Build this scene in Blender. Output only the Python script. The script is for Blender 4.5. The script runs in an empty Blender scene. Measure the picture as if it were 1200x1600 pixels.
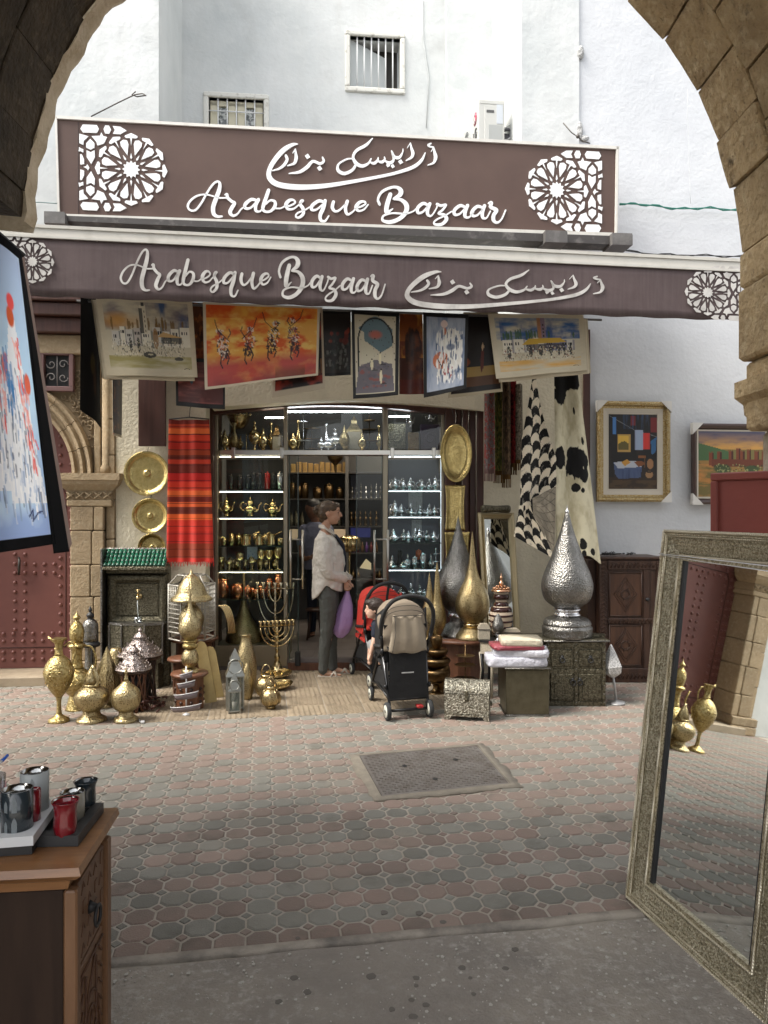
import bpy,math,random
import numpy as np
from mathutils import Vector,Matrix
random.seed(7);RNG=np.random.RandomState(11)
scn=bpy.context.scene
COL=scn.collection
CH=1.55;F=1155.6
cam_d=bpy.data.cameras.new('camera');cam=bpy.data.objects.new('camera',cam_d);COL.objects.link(cam)
cam_d.sensor_width=36;cam_d.lens=26.0;cam_d.clip_start=0.05;cam_d.clip_end=200
cam.location=(0,0,CH);cam.rotation_euler=(math.radians(90),0,0)
scn.camera=cam
world=bpy.data.worlds.new('World');scn.world=world;world.use_nodes=True
wn=world.node_tree.nodes;wl=world.node_tree.links
for n in list(wn):wn.remove(n)
SUN_DIR=Vector((0.55,0.22,-0.80)).normalized()
sky=wn.new('ShaderNodeTexSky');sky.sky_type='NISHITA';sky.sun_disc=False
sky.sun_elevation=math.asin(-SUN_DIR.z);sky.sun_rotation=math.atan2(-SUN_DIR.x,-SUN_DIR.y)
sky.air_density=1.0;sky.dust_density=3.0
bg=wn.new('ShaderNodeBackground');bg.inputs[1].default_value=0.15
wo=wn.new('ShaderNodeOutputWorld');hs_=wn.new('ShaderNodeHueSaturation');hs_.inputs['Saturation'].default_value=.16;wl.new(sky.outputs[0],hs_.inputs['Color']);wl.new(hs_.outputs[0],bg.inputs[0]);wl.new(bg.outputs[0],wo.inputs[0])
sd=bpy.data.lights.new('sun','SUN');sd.energy=1.6;sd.angle=math.radians(28);sd.color=(1,.93,.82)
sun=bpy.data.objects.new('sun',sd);COL.objects.link(sun)
sun.rotation_euler=SUN_DIR.to_track_quat('-Z','Y').to_euler();sun.location=(-4,0,10)
vs=scn.view_settings;vs.view_transform='Standard';vs.look='None';vs.gamma=1;vs.use_curve_mapping=False
vs.exposure=1.6
scn.cycles.max_bounces=8;scn.cycles.transparent_max_bounces=24
scn.cycles.sample_clamp_indirect=6
def P(px,py,Y):return Vector(((px-600)/F*Y,Y,CH-(py-800)/F*Y))
def G(px,py,z=0.0):
 Y=(CH-z)*F/(py-800);return Vector(((px-600)/F*Y,Y,z))
def onplane(px,py,Y0,t):
 Y=Y0/(1-t*(px-600)/F);return P(px,py,Y)
MATS={}
def nd(nt,typ,**kw):
 n=nt.nodes.new(typ)
 for k,v in kw.items():
  if hasattr(n,k):setattr(n,k,v)
  else:n.inputs[k].default_value=v
 return n
def mat(name,col=(.5,.5,.5),rough=.6,metal=0.,var=None,bump=None,holes=None,attr=False,spec=.5,emit=None,alpha=None,rand=0.,stain=None,coat=0.,transm=0.,sheen=0.,wave=None,grain=None,world=False):
 """var=(scale, colour, lo, hi[, detail]) second colour by noise; bump=[(kind, scale, strength, dist)...];
    holes=(scale, threshold, colour) dark pierced dots; stain=(scale, colour, lo, hi)"""
 if name in MATS:return MATS[name]
 m=bpy.data.materials.new(name);m.use_nodes=True;nt=m.node_tree;L=nt.links
 b=nt.nodes['Principled BSDF']
 b.inputs['Roughness'].default_value=rough;b.inputs['Metallic'].default_value=metal
 b.inputs['Specular IOR Level'].default_value=spec
 if coat:b.inputs['Coat Weight'].default_value=coat;b.inputs['Coat Roughness'].default_value=.12
 if transm:b.inputs['Transmission Weight'].default_value=transm
 if sheen:b.inputs['Sheen Weight'].default_value=sheen
 tc=nt.nodes.new('ShaderNodeTexCoord');src=tc.outputs['Object']
 if world:src=nt.nodes.new('ShaderNodeNewGeometry').outputs['Position']
 geo=None
 cur=None
 if attr:
  a=nt.nodes.new('ShaderNodeVertexColor');a.layer_name='Col';cur=a.outputs['Color']
 else:
  r=nt.nodes.new('ShaderNodeRGB');r.outputs[0].default_value=(*col,1);cur=r.outputs[0]
 def mix(cur,other,fac,typ='MIX'):
  mx=nt.nodes.new('ShaderNodeMix');mx.data_type='RGBA';mx.blend_type=typ
  L.new(cur,mx.inputs[6])
  if isinstance(other,tuple):mx.inputs[7].default_value=(*other,1)
  else:L.new(other,mx.inputs[7])
  if isinstance(fac,float):mx.inputs[0].default_value=fac
  else:L.new(fac,mx.inputs[0])
  return mx.outputs[2]
 def noise(scale,lo,hi,detail=6,vec=None,rough_=.6):
  n=nt.nodes.new('ShaderNodeTexNoise');n.inputs['Scale'].default_value=scale
  n.inputs['Detail'].default_value=detail;n.inputs['Roughness'].default_value=rough_
  L.new(vec or src,n.inputs['Vector'])
  mr=nt.nodes.new('ShaderNodeMapRange');mr.inputs[1].default_value=lo;mr.inputs[2].default_value=hi
  L.new(n.outputs[0],mr.inputs[0]);return mr.outputs[0]
 if grain:
  mp=nt.nodes.new('ShaderNodeMapping');L.new(src,mp.inputs[0])
  sc_=[grain[1]]*3;sc_[grain[3]]=grain[0];mp.inputs['Scale'].default_value=sc_
  cur=mix(cur,grain[2],noise(1.0,.38,.68,8,mp.outputs[0]))
 for v in(var if isinstance(var,list) else[var] if var else[]):
  cur=mix(cur,v[1],noise(v[0],v[2],v[3],v[4] if len(v)>4 else 6))
 if stain:cur=mix(cur,stain[1],noise(stain[0],stain[2],stain[3],8))
 if rand:
  oi=nt.nodes.new('ShaderNodeObjectInfo');hs=nt.nodes.new('ShaderNodeHueSaturation')
  ma=nt.nodes.new('ShaderNodeMapRange');ma.inputs[3].default_value=1-rand;ma.inputs[4].default_value=1+rand
  L.new(oi.outputs['Random'],ma.inputs[0]);L.new(ma.outputs[0],hs.inputs['Value']);L.new(cur,hs.inputs['Color']);cur=hs.outputs[0]
 hnode=None
 if holes:
  vo=nt.nodes.new('ShaderNodeTexVoronoi');vo.inputs['Scale'].default_value=holes[0];L.new(src,vo.inputs['Vector'])
  vo.inputs['Randomness'].default_value=.55
  mr=nt.nodes.new('ShaderNodeMapRange');mr.inputs[1].default_value=holes[1]*.55;mr.inputs[2].default_value=holes[1]
  mr.inputs[3].default_value=1;mr.inputs[4].default_value=0
  L.new(vo.outputs['Distance'],mr.inputs[0]);cur=mix(cur,holes[2],mr.outputs[0]);hnode=mr.outputs[0]
 L.new(cur,b.inputs['Base Color'])
 prev=None
 for(kind,scale,strength,dist) in(bump or[]):
  if kind=='noise':
   n=nt.nodes.new('ShaderNodeTexNoise');n.inputs['Scale'].default_value=scale;n.inputs['Detail'].default_value=6;o=n.outputs[0]
  elif kind=='cell':
   n=nt.nodes.new('ShaderNodeTexVoronoi');n.inputs['Scale'].default_value=scale;o=n.outputs['Distance']
  elif kind=='crack':
   n=nt.nodes.new('ShaderNodeTexVoronoi');n.feature='DISTANCE_TO_EDGE';n.inputs['Scale'].default_value=scale;o=n.outputs['Distance']
  elif kind=='wave':
   n=nt.nodes.new('ShaderNodeTexWave');n.inputs['Scale'].default_value=scale;n.bands_direction='DIAGONAL';o=n.outputs['Fac']
  elif kind=='swirl':
   n=nt.nodes.new('ShaderNodeTexWave');n.inputs['Scale'].default_value=scale;n.wave_type='RINGS'
   n.inputs['Distortion'].default_value=14;n.inputs['Detail'].default_value=3;n.inputs['Detail Scale'].default_value=2.2;o=n.outputs['Fac']
  L.new(src,n.inputs['Vector'])
  bp=nt.nodes.new('ShaderNodeBump');bp.inputs['Strength'].default_value=strength;bp.inputs['Distance'].default_value=dist
  L.new(o,bp.inputs['Height'])
  if prev:L.new(prev,bp.inputs['Normal'])
  prev=bp.outputs[0]
 if prev:L.new(prev,b.inputs['Normal'])
 if emit:
  b.inputs['Emission Color'].default_value=(*emit[0],1);b.inputs['Emission Strength'].default_value=emit[1]
 if alpha is not None:b.inputs['Alpha'].default_value=alpha
 MATS[name]=m;return m
def glass_mat(name,tint=(.93,.97,.96),refl=.07,rough=.02):
 if name in MATS:return MATS[name]
 m=bpy.data.materials.new(name);m.use_nodes=True;nt=m.node_tree;nt.nodes.clear();L=nt.links
 o=nt.nodes.new('ShaderNodeOutputMaterial');t=nd(nt,'ShaderNodeBsdfTransparent');t.inputs[0].default_value=(*tint,1)
 g=nd(nt,'ShaderNodeBsdfGlossy');g.inputs['Roughness'].default_value=rough
 lw=nt.nodes.new('ShaderNodeLayerWeight');lw.inputs[0].default_value=.12
 mr=nt.nodes.new('ShaderNodeMapRange');mr.inputs[3].default_value=refl;mr.inputs[4].default_value=.5
 mx=nt.nodes.new('ShaderNodeMixShader');L.new(lw.outputs['Fresnel'],mr.inputs[0]);L.new(mr.outputs[0],mx.inputs[0])
 L.new(t.outputs[0],mx.inputs[1]);L.new(g.outputs[0],mx.inputs[2]);L.new(mx.outputs[0],o.inputs[0])
 MATS[name]=m;return m
def tag(o,label=None,cat=None,group=None,kind=None):
 if label:o['label']=label
 if cat:o['category']=cat
 if group:o['group']=group
 if kind:o['kind']=kind
 return o
def thing(name,label,cat,loc=(0,0,0),rotz=0.,group=None,rot=None):
 o=bpy.data.objects.new(name,None);o.empty_display_size=.05;COL.objects.link(o)
 o.location=loc;o.rotation_euler=rot if rot else(0,0,rotz)
 return tag(o,label,cat,group)
def copy_tree(o,parent=None):
 c=o.copy();COL.objects.link(c);c.parent=parent
 for ch in list(o.children):copy_tree(ch,c)
 return c
class MB:
 """collects shapes and links them as one mesh object; units are multiplied by k"""
 def __init__(s,k=1.0):s.v=[];s.f=[];s.mi=[];s.sm=[];s.k=k;s.M=Matrix.Identity(4)
 def add(s,vs_,fs,mi=0,smooth=False):
  o=len(s.v);s.v+=[s.M@Vector(p) for p in vs_]
  for f in fs:s.f.append(tuple(i+o for i in f));s.mi.append(mi);s.sm.append(smooth)
  return s
 def box(s,x0,x1,y0,y1,z0,z1,ch=0.,mi=0):
  if ch<=0:
   v=[(x,y,z) for z in(z0,z1) for y in(y0,y1) for x in(x0,x1)]
   return s.add(v,[(0,2,3,1),(4,5,7,6),(0,1,5,4),(2,6,7,3),(0,4,6,2),(1,3,7,5)],mi)
  c=min(ch,abs(x1-x0)*.45,abs(y1-y0)*.45,abs(z1-z0)*.45)
  def ring(z,i):
   a,b,d,e=x0+i,x1-i,y0+i,y1-i
   return[(a+c,d,z),(b-c,d,z),(b,d+c,z),(b,e-c,z),(b-c,e,z),(a+c,e,z),(a,e-c,z),(a,d+c,z)]
  v=ring(z0,c*.8)+ring(z0+c,0)+ring(z1-c,0)+ring(z1,c*.8);f=[tuple(range(7,-1,-1)),tuple(range(24,32))]
  for r in range(3):
   for i in range(8):f.append((r*8+i,r*8+(i+1)%8,r*8+8+(i+1)%8,r*8+8+i))
  return s.add(v,f,mi)
 def lathe(s,prof,cx=0.,cy=0.,cz=0.,seg=24,mi=0,lobes=0,lobe=0.,sy=1.,flat=False,a0=0.,a1=2*math.pi,axis='z',jig=0.,caps=True):
  closed=abs(a1-a0-2*math.pi)<1e-6;n=seg if closed else seg+1;v=[]
  for(r,z) in prof:
   for i in range(n):
    a=a0+(a1-a0)*i/seg;rr=r*(1+lobe*math.cos(lobes*a)) if lobes else r
    x,y,zz=rr*math.cos(a),rr*math.sin(a)*sy,z
    if axis=='y':x,y,zz=x,-z,y
    if axis=='x':x,y,zz=z,x,y
    v.append((cx+x,cy+y,cz+zz))
  f=[]
  for j in range(len(prof)-1):
   for i in range(seg):
    a,b=j*n+i,j*n+(i+1)%n;f.append((a,b,b+n,a+n))
  if closed and caps:
   if prof[0][0]>1e-6:f.append(tuple(range(n-1,-1,-1)))
   if prof[-1][0]>1e-6:f.append(tuple((len(prof)-1)*n+i for i in range(n)))
  return s.add(v,f,mi,not flat)
 def tube(s,pts,r,seg=8,mi=0,closed=False,caps=True,squash=1.):
  pts=[Vector(p) for p in pts];n=len(pts);v=[];f=[];up=Vector((0.13,.31,.94))
  prevn=None
  for i,p in enumerate(pts):
   if closed:t=pts[(i+1)%n]-pts[i-1]
   else:t=pts[min(i+1,n-1)]-pts[max(i-1,0)]
   t=t.normalized() if t.length>1e-9 else Vector((0,0,1))
   if prevn is None:
    a=t.cross(up);a=a if a.length>1e-3 else t.cross(Vector((1,0,0)));a.normalize()
   else:
    a=prevn-t*prevn.dot(t);a=a.normalized() if a.length>1e-6 else t.orthogonal().normalized()
   prevn=a;b=t.cross(a);rr=r[i] if isinstance(r,(list,tuple)) else r
   for k in range(seg):
    q=2*math.pi*k/seg;v.append(p+a*(math.cos(q)*rr)+b*(math.sin(q)*rr*squash))
  m=n if closed else n-1
  for i in range(m):
   for k in range(seg):
    a,b=i*seg+k,i*seg+(k+1)%seg;c,d=((i+1)%n)*seg+(k+1)%seg,((i+1)%n)*seg+k
    f.append((a,b,c,d))
  if caps and not closed:f.append(tuple(range(seg-1,-1,-1)));f.append(tuple((n-1)*seg+k for k in range(seg)))
  return s.add(v,f,mi,True)
 def ell(s,c,r,seg=14,mi=0,rot=None):
  """ellipsoid"""
  v=[];R=rot or Matrix.Identity(3);nr=max(5,seg//2)
  for j in range(nr+1):
   a=math.pi*j/nr-math.pi/2
   for i in range(seg):
    b=2*math.pi*i/seg
    v.append(Vector(c)+R@Vector((r[0]*math.cos(a)*math.cos(b),r[1]*math.cos(a)*math.sin(b),r[2]*math.sin(a))))
  f=[(j*seg+i,j*seg+(i+1)%seg,(j+1)*seg+(i+1)%seg,(j+1)*seg+i) for j in range(nr) for i in range(seg)]
  return s.add(v,f,mi,True)
 def loft(s,secs,seg=16,mi=0,caps=True,smooth=True):
  """secs: list of (centre, a-vector, b-vector)"""
  v=[];f=[]
  for(c,a,b) in secs:
   c,a,b=Vector(c),Vector(a),Vector(b)
   for i in range(seg):q=2*math.pi*i/seg;v.append(c+a*math.cos(q)+b*math.sin(q))
  for j in range(len(secs)-1):
   for i in range(seg):f.append((j*seg+i,j*seg+(i+1)%seg,(j+1)*seg+(i+1)%seg,(j+1)*seg+i))
  if caps:f.append(tuple(range(seg-1,-1,-1)));f.append(tuple((len(secs)-1)*seg+i for i in range(seg)))
  return s.add(v,f,mi,smooth)
 def prism(s,pts,y0,y1,mi=0):
  """polygon in the x-z plane (any shape), extruded from y0 to y1"""
  n=len(pts);v=[(p[0],y0,p[1]) for p in pts]+[(p[0],y1,p[1]) for p in pts]
  f=[tuple(range(n)),tuple(range(2*n-1,n-1,-1))]+[(i,i+n,(i+1)%n+n,(i+1)%n) for i in range(n)]
  return s.add(v,f,mi)
 def plate(s,pts,z0,z1,mi=0):
  """polygon in the x-y plane, extruded from z0 to z1"""
  n=len(pts);v=[(p[0],p[1],z0) for p in pts]+[(p[0],p[1],z1) for p in pts]
  f=[tuple(range(n-1,-1,-1)),tuple(range(n,2*n))]+[(i,(i+1)%n,(i+1)%n+n,i+n) for i in range(n)]
  return s.add(v,f,mi)
 def build(s,name,mats,parent=None,loc=None,label=None,kind=None,recalc=True):
  me=bpy.data.meshes.new(name);k=s.k
  me.from_pydata([tuple(p*k) for p in s.v],[],s.f)
  for m in(mats if isinstance(mats,(list,tuple)) else[mats]):me.materials.append(m)
  me.polygons.foreach_set('material_index',s.mi);me.polygons.foreach_set('use_smooth',s.sm)
  me.update()
  if recalc:
   import bmesh
   bm=bmesh.new();bm.from_mesh(me);bmesh.ops.remove_doubles(bm,verts=bm.verts,dist=1e-6)
   bmesh.ops.recalc_face_normals(bm,faces=bm.faces);bm.to_mesh(me);bm.free()
  o=bpy.data.objects.new(name,me);COL.objects.link(o);o.parent=parent
  if loc is not None:o.location=loc
  if label:o['label']=label
  if kind:o['kind']=kind
  return o
def smooth_pts(pts,n=6):
 """Catmull-Rom through points of any dimension"""
 pts=[np.array(p,float) for p in pts];q=[2*pts[0]-pts[1]]+pts+[2*pts[-1]-pts[-2]];out=[]
 for i in range(1,len(q)-2):
  a,b,c,d=q[i-1],q[i],q[i+1],q[i+2]
  for k in range(n):
   t=k/n;out.append(.5*(2*b+(c-a)*t+(2*a-5*b+4*c-d)*t*t+(3*b-a-3*c+d)*t**3))
 out.append(pts[-1]);return out
def sprof(prof,n=4):return[(max(0.,float(p[0])),float(p[1])) for p in smooth_pts(prof,n)]
def instance(o,parent,loc,rot=(0,0,0),scale=None,name=None):
 c=bpy.data.objects.new(name or o.name.split('.')[0],o.data);COL.objects.link(c);c.parent=parent
 c.location=loc;c.rotation_euler=rot
 if scale:c.scale=scale
 return c
class Canvas:
 def __init__(s,w,h,col,q=1.8):w,h=int(w*q),int(h*q);s.w,s.h=w,h;s.a=np.ones((h,w,3))*np.array(col);s.X,s.Y=np.meshgrid((np.arange(w)+.5)/w,(np.arange(h)+.5)/h)
 def put(s,mask,col,al=1.):s.a=s.a*(1-al*mask[...,None])+np.array(col)*al*mask[...,None];return s
 def noise(s,fx,fy=None,seed=0,oct=4):
  r=np.random.RandomState(seed);fy=fy or fx;o=np.zeros((s.h,s.w));amp=1;tot=0
  for _ in range(oct):
   gx,gy=max(2,int(fx)+1),max(2,int(fy)+1);g=r.rand(gy+1,gx+1)
   x=s.X*(gx-1);y=s.Y*(gy-1);xi=x.astype(int);yi=y.astype(int);tx=x-xi;ty=y-yi;tx=tx*tx*(3-2*tx);ty=ty*ty*(3-2*ty)
   o+=amp*((g[yi,xi]*(1-tx)+g[yi,xi+1]*tx)*(1-ty)+(g[yi+1,xi]*(1-tx)+g[yi+1,xi+1]*tx)*ty);tot+=amp;amp*=.55;fx*=2;fy*=2
  return o/tot
 def blend(s,col,n,lo,hi,al=1.):return s.put(np.clip((n-lo)/(hi-lo),0,1),col,al)
 def rect(s,x0,y0,x1,y1,col,al=1.):return s.put(((s.X>=x0)&(s.X<=x1)&(s.Y>=y0)&(s.Y<=y1)).astype(float),col,al)
 def ell(s,cx,cy,rx,ry,col,al=1.,soft=.15):return s.put(np.clip((1-((s.X-cx)/rx)**2-((s.Y-cy)/ry)**2)/soft,0,1),col,al)
 def poly(s,pts,col,al=1.):
  m=np.zeros(s.X.shape,bool);n=len(pts)
  for i in range(n):
   (x0,y0),(x1,y1)=pts[i],pts[(i+1)%n]
   if y0==y1:continue
   c=((s.Y<y0)!=(s.Y<y1))&(s.X<(x1-x0)*(s.Y-y0)/(y1-y0)+x0);m^=c
  return s.put(m.astype(float),col,al)
 def line(s,pts,w,col,al=1.):
  asp=s.w/s.h
  for(a,b) in zip(pts[:-1],pts[1:]):
   ax,ay,bx,by=a[0]*asp,a[1],b[0]*asp,b[1];dx,dy=bx-ax,by-ay;l2=dx*dx+dy*dy+1e-9
   t=np.clip(((s.X*asp-ax)*dx+(s.Y-ay)*dy)/l2,0,1);d=np.hypot(s.X*asp-ax-t*dx,s.Y-ay-t*dy)
   s.put(np.clip((w-d)/(w*.4),0,1),col,al)
  return s
 def grad(s,y0,c0,y1,c1,x0=-1,x1=2):
  t=np.clip((s.Y-y0)/(y1-y0),0,1)[...,None];m=((s.Y>=y0)&(s.Y<=y1)&(s.X>=x0)&(s.X<=x1))[...,None]
  s.a=np.where(m,np.array(c0)*(1-t)+np.array(c1)*t,s.a);return s
 def dabs(s,n,box,size,cols,seed=0,vert=1.,al=.9):
  r=np.random.RandomState(seed)
  for i in range(n):
   x,y=r.uniform(box[0],box[2]),r.uniform(box[1],box[3]);k=size*r.uniform(.5,1.3)
   s.ell(x,y,k/s.w*s.h if False else k,k*vert,cols[r.randint(len(cols))],al,.5)
  return s
FABRIC=mat('painted canvas',attr=True,rough=.85,spec=.15,bump=[('noise',900,.15,.0005)])
FABRIC_GLOSS=mat('painted varnished canvas',attr=True,rough=.38,bump=[('noise',300,.12,.0008)])
ORD=['leftmost','second','third','fourth','fifth','sixth','seventh','eighth','ninth','tenth','last']
FUR=mat('hide',attr=True,rough=.95,bump=[('noise',260,.6,.004)])
def sheet(name,corners,cv,parent=None,m=None,fold=None,thick=.003,res=1.,mask=None,label=None):
 """corners TL TR BR BL (Vector). fold(u, v) gives metres along the sheet's normal (towards the viewer)."""
 TL,TR,BR,BL=[Vector(c) for c in corners];nu,nv=int(cv.w*res),int(cv.h*res)
 u=(np.arange(nu+1))/nu;v=np.arange(nv+1)/nv;U,V=np.meshgrid(u,v)
 A=[np.array(c) for c in(TL,TR,BR,BL)]
 Pn=(A[0]*(1-U[...,None])+A[1]*U[...,None])*(1-V[...,None])+(A[3]*(1-U[...,None])+A[2]*U[...,None])*V[...,None]
 nrm=(TR-TL).cross(BL-TL).normalized()
 if nrm.y>0:nrm=-nrm
 if fold is not None:Pn=Pn+np.array(nrm)*fold(U,V)[...,None]
 verts=Pn.reshape(-1,3);idx=np.arange((nu+1)*(nv+1)).reshape(nv+1,nu+1)
 q=np.stack([idx[:-1,:-1],idx[1:,:-1],idx[1:,1:],idx[:-1,1:]],-1).reshape(-1,4)
 if mask is not None:
  uc=(np.arange(nu)+.5)/nu;vc=(np.arange(nv)+.5)/nv;UU,VV=np.meshgrid(uc,vc);q=q[mask(UU,VV).reshape(-1)]
 used=np.unique(q);remap=-np.ones(len(verts),int);remap[used]=np.arange(len(used));verts=verts[used];q=remap[q]
 me=bpy.data.meshes.new(name);me.from_pydata(verts.tolist(),[],q.tolist())
 ca=me.color_attributes.new('Col','FLOAT_COLOR','POINT')
 ci=np.clip((V*cv.h-.5).round().astype(int),0,cv.h-1);cj=np.clip((U*cv.w-.5).round().astype(int),0,cv.w-1)
 c=cv.a[ci,cj].reshape(-1,3)[used];c=np.clip(c,0,1)
 ca.data.foreach_set('color',np.concatenate([c,np.ones((len(c),1))],1).astype(np.float32).ravel())
 me.polygons.foreach_set('use_smooth',[True]*len(me.polygons));me.materials.append(m or FABRIC)
 o=bpy.data.objects.new(name,me);COL.objects.link(o);o.parent=parent
 if thick:md=o.modifiers.new('thickness','SOLIDIFY');md.thickness=thick;md.offset=0
 if label:o['label']=label
 return o
def lin(r,g,b):
 return tuple((x/255/12.92) if x/255<=.04045 else((x/255+.055)/1.055)**2.4 for x in(r,g,b))
M_white=mat('white plaster',(.63,.645,.64),.85,var=[(.9,(.50,.525,.525),.38,.66),(7,(.60,.615,.605),.5,.8)],stain=(2.3,(.46,.47,.46),.58,.85),grain=(.8,9,(.60,.61,.60),2),bump=[('noise',26,.15,.02),('noise',3,.25,.06),('crack',1.6,.05,.02)])
M_blue=mat('bluish white plaster',(.60,.613,.632),.85,var=[(.8,(.53,.548,.575),.4,.75),(9,(.56,.573,.595),.5,.8)],stain=(5,(.45,.47,.5),.7,.9),bump=[('noise',30,.18,.02),('noise',5,.2,.04)])
M_cream=mat('cream roughcast',(0.66,.60,.46),.9,var=(4,(.55,.50,.38),.4,.75),bump=[('noise',42,.55,.02),('crack',16,.25,.012)])
M_stone=mat('carved sandstone',(.36,.27,.165),.9,var=[(5,(.27,.20,.12),.4,.7),(30,(.42,.34,.23),.5,.75)],bump=[('noise',60,.5,.012),('noise',12,.4,.02)],rand=.12)
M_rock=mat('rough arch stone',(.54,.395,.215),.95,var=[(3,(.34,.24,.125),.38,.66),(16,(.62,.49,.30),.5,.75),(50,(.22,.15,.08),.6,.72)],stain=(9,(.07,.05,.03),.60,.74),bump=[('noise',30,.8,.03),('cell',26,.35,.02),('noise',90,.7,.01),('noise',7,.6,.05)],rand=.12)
M_rockd=mat('arch stone darkened as shade',(.065,.048,.03),.95,var=[(5,(.035,.027,.017),.38,.7),(24,(.11,.085,.055),.55,.75)],bump=[('noise',36,.9,.02),('noise',8,.6,.04)],rand=.1)  # shaded copy of the arch stone, the shade put into its colour
M_doorred=mat('studded door paint',(.155,.055,.045),.5,var=(3,(.125,.042,.036),.4,.7),bump=[('noise',40,.12,.004)])
M_stud=mat('stud paint',(.17,.065,.055),.42)
M_grout=mat('sandy joint',(.37,.335,.285),.95,var=(6,(.30,.265,.215),.35,.7),bump=[('noise',80,.5,.006)])
M_pred=mat('red paver',(.235,.172,.142),.85,var=[(3,(.20,.158,.132),.4,.7),(1.1,(.22,.175,.14),.50,.68),(5,(.15,.125,.10),.56,.74)],stain=(45,(.30,.24,.21),.6,.8),bump=[('noise',160,.8,.005),('noise',22,.4,.008)],rand=.2,world=True)
M_pgrey=mat('grey paver',(.20,.192,.165),.85,var=[(3,(.17,.16,.135),.4,.7),(1.1,(.21,.185,.15),.50,.68),(5,(.13,.12,.10),.56,.74)],stain=(45,(.24,.24,.22),.6,.8),bump=[('noise',160,.8,.005),('noise',22,.4,.008)],rand=.2,world=True)
M_tile=mat('stamped threshold tile',(.36,.29,.205),.75,var=(6,(.25,.20,.14),.4,.7),bump=[('noise',60,.3,.004)],rand=.08,world=True)
M_conc=mat('worn concrete',(.31,.275,.232),.9,var=[(2.2,(.20,.18,.16),.4,.7),(40,(.40,.37,.33),.5,.72),(.7,(.22,.195,.17),.45,.6)],stain=(5.2,(.10,.09,.08),.665,.74),holes=None,bump=[('noise',120,.8,.006),('noise',18,.5,.02)])
M_aggr=mat('pale aggregate chips',(.5,.47,.42),.8,rand=.2)
M_spot=mat('dark gum spots',(.13,.115,.10),.9)
M_iron=mat('cast iron plate',(.19,.175,.16),.6,metal=.3,var=(9,(.13,.11,.095),.4,.7),bump=[('noise',80,.3,.003)])
M_sand=mat('sandy mortar',(.25,.22,.175),.95,var=(9,(.17,.15,.12),.35,.7),bump=[('noise',70,.7,.008)])
M_dark=mat('dark interior paint',(.05,.045,.04),.7)
M_brownp=mat('dark red brown wood',(.075,.028,.02),.45,grain=(1.5,30,(.045,.015,.01),2))
M_sign=mat('sign board brown',(.112,.075,.063),.5,spec=.15,var=(2,(.095,.063,.054),.4,.7),stain=(60,(.28,.22,.2),.73,.8))
M_signw=mat('sign lettering white',(.82,.84,.84),.5)
M_alum=mat('cream aluminium',(.62,.60,.55),.4,var=(9,(.5,.48,.43),.5,.8))
M_val=mat('awning cloth plum',(.092,.064,.065),.8,var=[(3,(.125,.09,.09),.45,.75)],grain=(2.5,38,(.115,.085,.083),2),bump=[('noise',4,.3,.03)])
M_valw=mat('awning lettering',(.66,.64,.61),.8,var=(8,(.42,.40,.38),.4,.7))
M_greyal=mat('grey painted profile',(.10,.095,.09),.5,var=(8,(.2,.19,.18),.5,.8))
M_black=mat('black',(.012,.012,.013),.5)
M_under=mat('awning roof cloth',(.17,.12,.12),.85)
# ================================================== ground
gr=MB();gr.box(-14,14,-6,16,-.3,-.0045);tag(gr.build('ground',M_grout),kind='structure')
PH=math.radians(9.4);CA,SA=math.cos(PH),math.sin(PH)
def ab(a,b,z=0):return Vector((a*CA-b*SA,a*SA+b*CA,z))
pp=.1150;KERB=2.615
paving=bpy.data.objects.new('paving',None);COL.objects.link(paving);tag(paving,kind='structure')
def paver_mb(mb,ox=0,oy=0,rot=True,mi=0,jig=0.):
 h=pp/2-.0035;c=pp*.25;i=.006
 def octa(e,z):
  a=h-e;q=c-e*.3
  return[(-a+q,-a,z),(a-q,-a,z),(a,-a+q,z),(a,a-q,z),(a-q,a,z),(-a+q,a,z),(-a,a-q,z),(-a,-a+q,z)]
 o1=octa(0,-.012)+octa(0,-.004+jig)+octa(i,0+jig)
 f=[tuple(range(16,24))]+[(r*8+k,r*8+(k+1)%8,r*8+8+(k+1)%8,r*8+8+k) for r in(0,1) for k in range(8)]
 d=c-.005;dc=pp/2
 dia=[(dc-d,dc,-.012),(dc,dc-d,-.012),(dc+d,dc,-.012),(dc,dc+d,-.012)]
 d2=d-.004;dia+=[(dc-d2,dc,-.001+jig),(dc,dc-d2,-.001+jig),(dc+d2,dc,-.001+jig),(dc,dc+d2,-.001+jig)]
 f+=[(28,29,30,31)]+[(24+k,24+(k+1)%4,28+(k+1)%4,28+k) for k in range(4)]
 vv=[(x+ox,y+oy,z) for(x,y,z) in o1+dia]
 if rot:vv=[tuple(ab(x,y,z)) for(x,y,z) in vv]
 mb.add(vv,f,mi)
MH=[G(562,1183),G(745,1167),G(795,1226),G(597,1246)]
MC=sum(MH,Vector())/4;MHo=[MC+(p-MC)*1.13 for p in MH]
def inpoly(x,y,poly):
 c=False;n=len(poly)
 for i in range(n):
  a,b=poly[i],poly[(i+1)%n]
  if(a[1]>y)!=(b[1]>y)and x<(b[0]-a[0])*(y-a[1])/(b[1]-a[1])+a[0]:c=not c
 return c
TILE_B=5.655;TA0,TA1=-.95,1.66
cells=[]
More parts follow.
